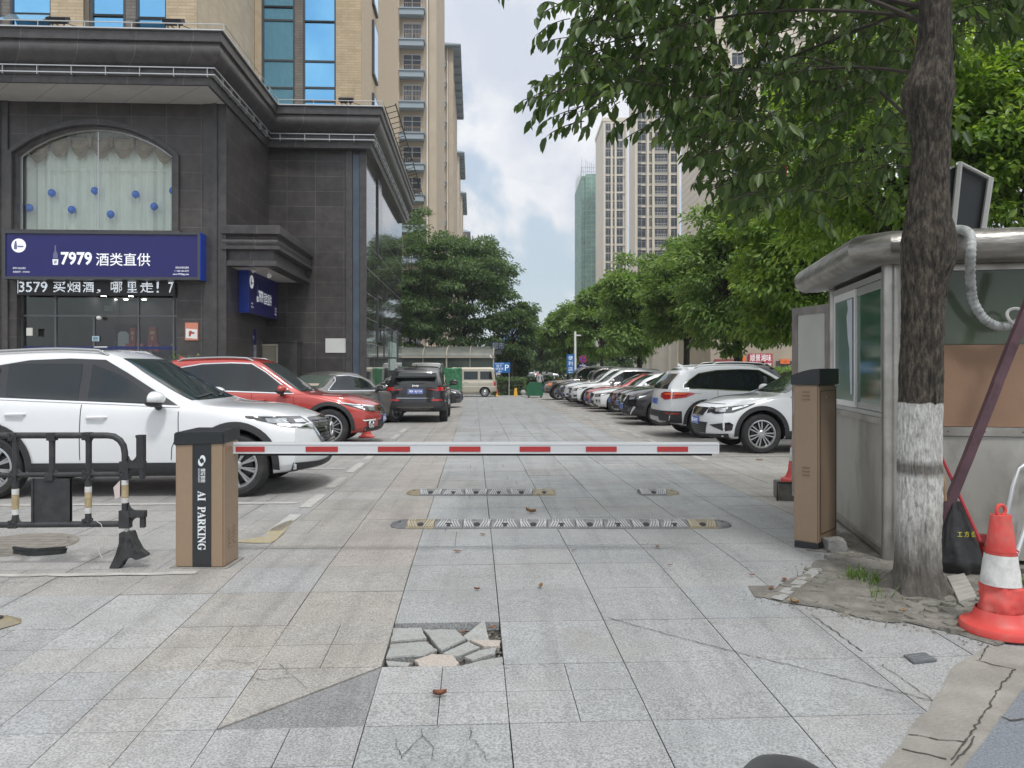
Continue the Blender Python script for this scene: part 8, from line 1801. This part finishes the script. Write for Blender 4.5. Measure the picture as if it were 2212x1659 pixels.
for q_ in ([(1395, 1215), (1432, 1210), (1437, 1260), (1398, 1262)], [(1330, 1200), (1372, 1200), (1368, 1260), (1325, 1262)], [(1445, 1250), (1468, 1300), (1440, 1320)], [(1475, 1330), (1510, 1370), (1485, 1395), (1460, 1350)], [(1300, 1300), (1335, 1300), (1300, 1400), (1270, 1400)]): b.prism([(BP(*p).x, BP(*p).z) for p in q_], -.037, -.0352)
b.obj("foot_recess", M_black, t); b = MB(); b.tube([BP(1370, 1165), BP(1370, 1100)], .016, 10); b.obj("pin", M_alu, t)
# wire loop, loose foot
pts = [BP(1060, 1025), BP(1110, 1060), BP(1150, 1180), BP(1135, 1280), BP(1085, 1340), BP(1100, 1390), BP(1125, 1425)]; b = MB(); b.tube([p + Vector((0, -.03, 0)) for p in pts], .0028, 6); b.tube([p + Vector((0, -.028, 0)) for p in (BP(1040, 1100), BP(1045, 1220), BP(1075, 1340), BP(1105, 1400))], .0025, 6); b.obj("wire_tie", mat("thin_white_wire", (.5, .48, .43), .6), t)
c = G(80, 1198); t = thing("loose_stand", "loose black barrier foot lying on the paving left of the tan box", "barrier foot", c, R(-3)); b = MB()
pl = [(-.20, .03), (-.17, .055), (-.06, .05), (.06, .05), (.17, .075), (.20, .05), (.19, .02), (.10, -.03), (.03, -.055), (-.05, -.05), (-.12, -.02), (-.19, -.005)]
b.prism(pl, 0.0, .035, plane="xy"); b.prism([(-.20, .0), (-.06, -.05), (.03, -.055), (.20, .03), (.20, .05), (.03, -.03), (-.06, -.025), (-.2, .03)], .035, .058, plane="xy"); b.obj("body", MATS["dark_rubber_foot"], t, bevel=.004)
# ------------------------------------------------------------------ speed bumps
M_rub = mat("bump_rubber", (.135, .14, .148), .5, var=.25, vscale=14, dirt=(.24, .235, .22), dscale=8, damt=.6); M_rubr = mat("bump_ridge", (.42, .425, .43), .5, var=.2, vscale=20); M_rubd = mat("bump_groove", (.03, .03, .033), .7); M_ruby = mat("bump_yellow", (.24, .205, .13), .6, var=.3, vscale=12, dirt=(.19, .185, .17), dscale=9, damt=.8)
BWd, BH = .30, .045
def seg_mesh(w_, m_, flip):
    b = MB(); pr_ = [(-BWd / 2, 0), (-BWd / 2 + .01, .008), (-.05, BH), (.05, BH), (BWd / 2 - .01, .008), (BWd / 2, 0)]; b.prism(pr_, .002, w_ - .002, plane="yz"); me_ = b.mesh("segment", m_)
    r = MB(); hw_ = .0055
    for k in range(5):
        for s in (-1, 1):
            xb_ = w_ / 2 + s * (.030 + k * .024) ; xt_ = xb_ + s * .030 * (1 if flip else -1)
            if not (.014 < xb_ < w_ - .014) : continue
            xt_ = min(max(xt_, .012), w_ - .012)
            pp = [Vector((xb_, -BWd / 2 + .018, .0125)), Vector((xt_, -.050, BH)), Vector((xt_, .040, BH))]; wv = Vector((hw_, 0, 0)); up = Vector((0, -.001, .0045))
            for a_, c_ in ((pp[0], pp[1]), (pp[1], pp[2])): r.add([a_ - wv, a_ + wv, c_ + wv, c_ - wv, a_ - wv + up, a_ + wv + up, c_ + wv + up, c_ - wv + up], [(4, 5, 6, 7), (0, 1, 5, 4), (1, 2, 6, 5), (2, 3, 7, 6), (3, 0, 4, 7)])
    rm = r.mesh("ridges", M_rubr if m_ is M_rub else mat("bump_ridge_yellow", (.40, .36, .26), .6))
    h = MB(); h.lathe([(.001, .003), (.02, .003), (.026, .0), (.03, .0)], 14, Matrix.Translation((w_ / 2, -.095, .030)) @ Matrix.Rotation(R(22), 4, "X")); hm = h.mesh("bolt_hole", M_rubd); return me_, rm, hm
def end_mesh(w_, m_, sgn):
    b = MB(); vs = []; n = 10; pr_ = [(-BWd / 2, 0), (-.12, .02), (-.05, BH), (.05, BH), (.12, .02), (BWd / 2, 0)]
    for k in range(n + 1): f = k / n; s = math.sqrt(max(0, 1 - f * f)) * .92 + .08 * (1 - f); vs += [(sgn * w_ * f, y * s, z * s ** .8) for y, z in pr_]
    b.add(vs, [(i * 6 + j, i * 6 + j + 1, (i + 1) * 6 + j + 1, (i + 1) * 6 + j) for i in range(n) for j in range(5)]); return b.mesh("end_cap", m_, True)
def bump(label, x0, x1, Y, n, ends, yel=(), rz=0):
    X0, X1 = Xat(x0, Y), Xat(x1, Y); e = .16; t = thing("speed_bump", label, "speed bump", (X0, Y, gw(X0, Y) + .004), rz); L = X1 - X0; a = e if "l" in ends else 0; w_ = (L - a - (e if "r" in ends else 0)) / n
    M1 = {m_.name: (seg_mesh(w_, m_, True), seg_mesh(w_, m_, False)) for m_ in (M_rub, M_ruby)}
    for k in range(n):
        ms = M1[(M_ruby if k in yel else M_rub).name][k % 2]; s = link("segment", ms[0], t, (a + k * w_, 0, 0)); link("ridges", ms[1], s); link("bolt_hole", ms[2], s)
    if "l" in ends: s = link("end_cap", end_mesh(e, M_ruby if -1 in yel else M_rub, -1), t, (e, 0, 0)); h = MB(); h.lathe([(.001, .002), (.022, .002), (.026, 0)], 12); h.obj("bolt_hole", M_rubd, s, loc=(-e * .35, -.03, BH * .88))
    if "r" in ends: s = link("end_cap", end_mesh(e, M_ruby if 99 in yel else M_rub, 1), t, (L - e, 0, 0)); h = MB(); h.lathe([(.001, .002), (.022, .002), (.026, 0)], 12); h.obj("bolt_hole", M_rubd, s, loc=(e * .35, -.03, BH * .88))
    return t
bump("long near rubber speed bump of grey ribbed segments across the lane", 843, 1580, 7.05, 11, "lr", (0, 10)); bump("shorter far speed bump with yellow ends, left of the gap", 878, 1199, 8.95, 6, "l", (-1, 5)); bump("short stub of speed bump with yellow right end, right of the gap", 1380, 1467, 8.95, 1, "r", (99,))
c = G(1680, 1660); t = thing("speed_bump", "dark rounded end of a rubber speed bump at the bottom edge of the picture", "speed bump", (c.x - .0, c.y - .12, c.z), R(-12)); b = MB(); vs = []; n, m2_ = 18, 16
for i in range(n + 1):
    for j in range(m2_ + 1): u = -1 + 2 * i / n; v = j / m2_; r = math.sqrt(max(0, 1 - v * v)); vs.append((.25 * u * (r * .9 + .1), -.45 + .66 * v, .060 * math.sqrt(max(0, 1 - u * u)) ** 1.0 * (r ** .7)))
b.add(vs, [(i * (m2_ + 1) + j, i * (m2_ + 1) + j + 1, (i + 1) * (m2_ + 1) + j + 1, (i + 1) * (m2_ + 1) + j) for i in range(n) for j in range(m2_)]); b.obj("end_cap", mat("dark_bump", (.045, .047, .05), .4, var=.3, vscale=8), t, True)
b = MB()
for k in range(6): y = -.28 + k * .05; b.tube([(-.16 + k * .01, y - .04, .030), (-.06, y + .02, .052), (.02, y + .0, .054)], .004, 4)
b.obj("ridges", mat("bump_line", (.22, .23, .24), .5), t)
c = G(0, 1350); t = thing("speed_bump", "yellow worn corner of a ribbed speed bump at the left edge", "speed bump", (c.x - .02, c.y - .02, c.z + .004), R(10)); b = MB(); b.add([(-.5, -.13, 0), (.02, -.12, 0), (.13, .02, 0), (.10, .10, 0), (-.5, .14, 0), (-.5, -.05, .045), (.0, -.04, .045), (.07, .02, .04), (.03, .05, .045), (-.5, .07, .045)], [(0, 1, 6, 5), (1, 2, 7, 6), (2, 3, 8, 7), (3, 4, 9, 8), (5, 6, 7, 8, 9)]); b.obj("segment", M_ruby, t, bevel=.006); b = MB()
for k in range(5): b.tube([(-.10 + k * .03, -.10, .012), (-.13 + k * .03, -.03, .050)], .005, 4)
b.lathe([(.001, .0), (.024, .0), (.028, -.004)], 14, Matrix.Translation((.02, .0, .049))); b.obj("ridges", M_rubd, t)
# ------------------------------------------------------------------ far end of the lane
t = thing("entrance_canopy", "glass roofed underground parking entrance with curved ribs at the end of the lane", "canopy", (Xat(862, 55), 55, gw(Xat(960, 55), 55))); Wc = Xat(1066, 55) - Xat(862, 55); zc = Zat(770, 55) - t.location.z; zt_ = Zat(746, 55) - t.location.z
M_cg = mat("dusty_glass", (.17, .18, .16), .25, var=.25, vscale=1.2); M_cr = mat("beige_rib", (.40, .37, .31), .6)
def arcp(x, n=8): return [(x, .15 + 2.6 * (1 - math.cos(PI / 2 * k / n)), zc + (zt_ - zc) * math.sin(PI / 2 * k / n)) for k in range(n + 1)]
b = MB(); A_, B_ = arcp(0), arcp(Wc); b.add(A_ + B_, [(k, k + 1, 9 + k + 1, 9 + k) for k in range(8)]); b.obj("curved_roof", M_cg, t, True)
for f in (0, .25, .5, .75, 1): b = MB(); b.tube([(p[0], p[1] - .03, p[2] + .03) for p in arcp(Wc * f)], .05 if f in (0, .5, 1) else .03, 6); b.tube([(Wc * f, .15, 0), (Wc * f, .15, zc)], .06 if f in (0, .5, 1) else .025, 6); b.obj("rib", M_cr, t)
b = MB(); b.box(-.1, Wc + .1, .05, .2, zc - .1, zc); b.tube([(0, .9, zc + .4), (Wc, .9, zc + .4)], .03, 6); b.obj("gutter", M_cr, t)
b = MB(); b.box(0, Wc, .18, .2, .5, zc - .1); b.obj("glass_wall", mat("dim_glass", (.06, .075, .065), .12, var=.4, vscale=.7), t); b = MB(); b.box(0, Wc, .1, 5, 0, .5); b.obj("plinth", M_conc, t); b = MB(); b.box(0, Wc, 4.6, 4.8, 0, zt_); b.obj("back_panel", M_frame, t)
bullet_cam(Vector((Xat(1060, 54.5), 54.7, Zat(767, 54.5) - .12)), R(200), "small camera pair at the right corner of the entrance canopy", 1.6)
b = MB(); rs_ = random.Random(3)
t = thing("green_fence", "low green netted hoarding behind the black sedan by the polished wall", "fence", LW(VU(793, 34), 34, gz(34)), LA); b.box(0, VU(868, 34) - VU(793, 34), 0, .05, 0, 1.55); b.obj("net_panel", mat("green_hoarding", (.05, .16, .085), .7, var=.35, vscale=3, bump=.4), t)
t = thing("green_netting", "bundle of bright green netting heaped by the corner of the building", "netting", LW(VU(854, 36), 36, gz(36)), 0); bm = bmesh.new(); bmesh.ops.create_icosphere(bm, subdivisions=4, radius=1)
for v in bm.verts: k = 1 + .35 * mn.noise(v.co * 2) + .15 * mn.noise(v.co * 6); v.co = Vector((v.co.x * .35 * k, v.co.y * .3 * k, 1.2 + v.co.z * 1.25 * k))
me_ = bpy.data.meshes.new("heap"); bm.to_mesh(me_); bm.free(); me_.materials.append(mat("bright_netting", (.03, .38, .10), .7, var=.4, vscale=6)); link("heap", me_, t)
t = thing("netted_stack", "green netted stack between the black rear facing car and the beige minivan", "stack", (Xat(978, 42), 42, gw(0, 42))); bm = bmesh.new(); bmesh.ops.create_cube(bm, size=1); bmesh.ops.subdivide_edges(bm, edges=bm.edges, cuts=8, use_grid_fill=True)
for v in bm.verts: k = 1 + .06 * mn.noise(v.co * 7); v.co = Vector((v.co.x * .95 * k, v.co.y * .9 * k, (v.co.z + .5) * 1.75 * k))
me_ = bpy.data.meshes.new("stack"); bm.to_mesh(me_); bm.free(); me_.materials.append(mat("netting_mid", (.045, .19, .09), .7, var=.4, vscale=7, bump=.5)); link("net_cover", me_, t)
# signs
Mb = mat("sign_blue", (.02, .17, .50), .4)
o = board(1067, 1102, 783, 805, 51, Mb, "blue underground parking sign with white P beside the hedge", [("地下", .15, .5, .52, .78), ("停车场", .1, .58, .25, .5), ("P", .68, .92, .2, .78), ("←", .25, .5, .04, .22), ("您已进入停车场", .08, .6, .82, .93)], nm="parking_sign"); b = MB(); H = Zat(805, 51) - gw(0, 51)
for x in (.12, 1.0): b.tube([(x, .08, -H), (x, .08, 0)], .035, 6)
b.obj("posts", M_alu, o)
o = board(1061, 1090, 738, 756, 56, mat("dark_sign", (.02, .025, .045), .5), "dark sign board with pale characters above the parking sign", [("超市", .08, .95, .1, .9)], mat("pale_letters", (.28, .33, .38), .5)); MB().box(.1, .25, .05, .12, -3.4, 0).obj("post", M_frame, o)
board(1063, 1082, 757, 765, 55.5, M_frame, "small blank dark box under the dark sign board")
t = thing("street_pole", "slim white pole carrying a small lamp at the far right of the lane", "pole", (Xat(1242.4, 47), 47, gw(5, 47))); H = Zat(716, 47) - t.location.z; b = MB(); b.lathe([(.10, 0), (.08, .3), (.065, H)], 12, cap=True); b.obj("shaft", M_white, t, True); b = MB(); b.box(.02, .35, -.05, .05, H - .28, H - .2); b.obj("lamp_arm", M_white, t)
o = board(1224.5, 1240.5, 765.5, 807, 46.8, Mb, "upright blue convenience store sign with white characters on the white pole", [("便", .2, .8, .70, .92), ("利", .2, .8, .42, .64), ("店", .2, .8, .14, .36), ("←", .2, .8, .02, .10)], nm="store_sign")
t = thing("no_stopping_sign", "round red and blue no stopping sign above a small parking price board", "sign", (Xat(1259, 46), 46, gw(5, 46))); zc = Zat(776, 46) - t.location.z; r = .23
b = MB(); b.tube([(0, .03, 0), (0, .03, zc)], .035, 8); b.obj("post", M_alu, t); b = MB(); b.lathe([(.001, 0), (r, 0), (r, .02), (.001, .02)], 32, Matrix.Translation((0, -.02, zc)), axis="y"); b.obj("rim", mat("sign_red", (.50, .04, .04), .4), t); b = MB(); b.lathe([(.001, 0), (r * .82, 0), (r * .82, .005), (.001, .005)], 32, Matrix.Translation((0, -.028, zc)), axis="y"); b.obj("blue_disc", mat("sign_royal", (.05, .06, .42), .4), t)
for s in (1, -1): b = MB(); b.box(-.03, .03, -.035, -.030, -r * .8, r * .8, Matrix.Translation((0, 0, zc)) @ Matrix.Rotation(R(45 * s), 4, "Y")); b.obj("cross_bar", MATS["sign_red"], t)
b = MB(); b.box(-.25, .20, -.02, .0, Zat(806, 46) - t.location.z, Zat(787, 46) - t.location.z); pb_ = b.obj("price_board", mat("price_navy", (.035, .04, .22), .4), t); zb_ = Zat(806, 46) - t.location.z
letters("P", -.22, -.08, zb_ + .04, zb_ + .26, -.03, M_letter, pb_); letters("收费", -.02, .16, zb_ + .14, zb_ + .28, -.03, M_letter, pb_); letters("全路段", -.2, .16, zb_ + .42, zb_ + .51, -.03, M_letter, pb_)
# dumpster, ball, caution board, fence, people
t = thing("dumpster", "dark green rubbish container on small wheels left of the bronze car", "dumpster", (Xat(1155, 48), 48, gw(0, 48))); b = MB(); b.prism([(-.5, .12), (.5, .12), (.52, .8), (.36, .95), (-.30, .95), (-.52, .68)], -.45, .45); b.obj("body", mat("dumpster_green", (.015, .12, .055), .5, var=.15), t, bevel=.01)
for x in (-.38, .38): b = MB(); b.lathe([(.001, -.03), (.06, -.03), (.06, .03), (.001, .03)], 12, Matrix.Translation((x, -.4, .06)), axis="y"); b.obj("caster", M_black, t)
b = MB(); b.ball((0, 0, .27), .17, 14); b.lathe([(.13, 0), (.15, .03), (.1, .12)], 16); tag(b.obj("stone_ball", mat("ball_stone", (.42, .41, .38), .8, var=.1), smooth=True, loc=(Xat(1130, 50), 50, gw(0, 50))), "round pale stone ball bollard at the end of the hedge", "bollard")
t = thing("caution_board", "yellow folding caution board standing before the hedge", "caution board", (Xat(1114, 50.5), 50.5, gw(0, 50.5))); b = MB(); b.add([(-.13, -.12, 0), (.13, -.12, 0), (.07, 0, .55), (-.07, 0, .55), (-.13, .12, 0), (.13, .12, 0)], [(0, 1, 2, 3), (5, 4, 3, 2)]); b.obj("panel", mat("caution_yellow", (.72, .38, .03), .5), t); b = MB(); b.box(-.05, .05, -.09, -.085, .15, .3, Matrix.Rotation(R(-12), 4, "X")); b.obj("mark", M_black, t)
t = thing("railing", "low dark metal railing behind the hedge", "railing", (Xat(1072, 57), 57, gw(0, 57))); b = MB()
for k in range(11): b.box(k * .2, k * .2 + .03, 0, .03, 0, 1.25)
b.box(0, 2.1, -.01, .04, 1.2, 1.25); b.obj("bars", M_frame, t)
def person(label, x, Y, ys, facing, H=1.68, shirt=(.5, .5, .5), pant=(.03, .03, .04), hair=(.01, .01, .01), pose=0):
    """one continuous skinned figure, seen very small"""
    sk = [(0, 0, .93), (0, 0, 1.12), (0, 0, 1.38), (0, 0, 1.48), (0, 0, 1.60), (.10, 0, .88), (.11, .04, .48), (.11, 0, .08), (.11, -.12, .03), (-.10, 0, .88), (-.11, -.10 * pose, .48), (-.11, .10 * pose, .08), (-.11, .10 * pose - .12, .03), (.19, 0, 1.38), (.25, -.02, 1.10), (.24, -.12, .86), (.24, -.16, .78), (-.19, 0, 1.38), (-.25, -.05, 1.10), (-.24, -.18, .88), (-.24, -.22, .80)]
    ed = [(0, 1), (1, 2), (2, 3), (3, 4), (0, 5), (5, 6), (6, 7), (7, 8), (0, 9), (9, 10), (10, 11), (11, 12), (2, 13), (13, 14), (14, 15), (15, 16), (2, 17), (17, 18), (18, 19), (19, 20)]
    rd = [.13, .12, .14, .055, .095, .09, .06, .045, .04, .09, .06, .045, .04, .06, .042, .032, .028, .06, .042, .032, .028]
    me_ = bpy.data.meshes.new("body"); me_.from_pydata([tuple(c * H / 1.7 for c in v) for v in sk], ed, []); o = link("body", me_); sm = o.modifiers.new("s", "SKIN"); o.modifiers.new("u", "SUBSURF").levels = 1
    for i, r in enumerate(rd): o.data.skin_vertices[0].data[i].radius = (r, r * .85); 
    o.data.skin_vertices[0].data[0].use_root = True
    bpy.context.view_layer.update(); m2 = bpy.data.meshes.new_from_object(o.evaluated_get(bpy.context.evaluated_depsgraph_get())); bpy.data.objects.remove(o); m2.name = "body"
    for c in (mat("skin_tone", (.42, .26, .18), .6), mat("shirt%d" % int(shirt[0] * 99), shirt, .8), mat("trousers", pant, .8)): m2.materials.append(c)
    while len(m2.materials) > 3: m2.materials.pop(index=0)
    for p in m2.polygons: z = p.center.z * 1.7 / H; p.material_index = 2 if z < .92 else (1 if z < 1.44 and not (abs(p.center.x) > .2 and z < 1.0) else 0); p.use_smooth = True
    t = thing("person", label, "person", (Xat(x, Y), Y, gw(Xat(x, Y), Y)), facing); link("body", m2, t); b = MB(); b.ball((0, .015, 1.625 * H / 1.7), .105, 8, (.85, .95, 1.0)); b.obj("hair", mat("dark_hair", hair, .8), t, True); return t
person("person in a grey T-shirt standing behind the green container", 1166, 58, 0, R(20), shirt=(.40, .41, .44)); person("person in black clothes just right of the one in grey", 1181, 66, 0, R(-30), shirt=(.015, .015, .018), pose=1)

# thin summer haze over the far end of the street
b = MB(); b.box(-420, 420, -110, 700, -3.5, 112); hz = b.mesh("haze", M_glass); hz.materials.clear()
mh_ = bpy.data.materials.new("haze_air"); mh_.use_nodes = True; T2 = mh_.node_tree; T2.nodes.clear(); oo = N(T2, "ShaderNodeOutputMaterial"); pvn = N(T2, "ShaderNodeVolumePrincipled")
pvn.inputs["Color"].default_value = (.86, .92, 1, 1); pvn.inputs["Density"].default_value = .0006; pvn.inputs["Anisotropy"].default_value = .2; T2.links.new(pvn.outputs[0], oo.inputs["Volume"]); hz.materials.append(mh_)
tag(link("haze", hz), "thin pale summer haze in the air along the street", "haze", kind="stuff")
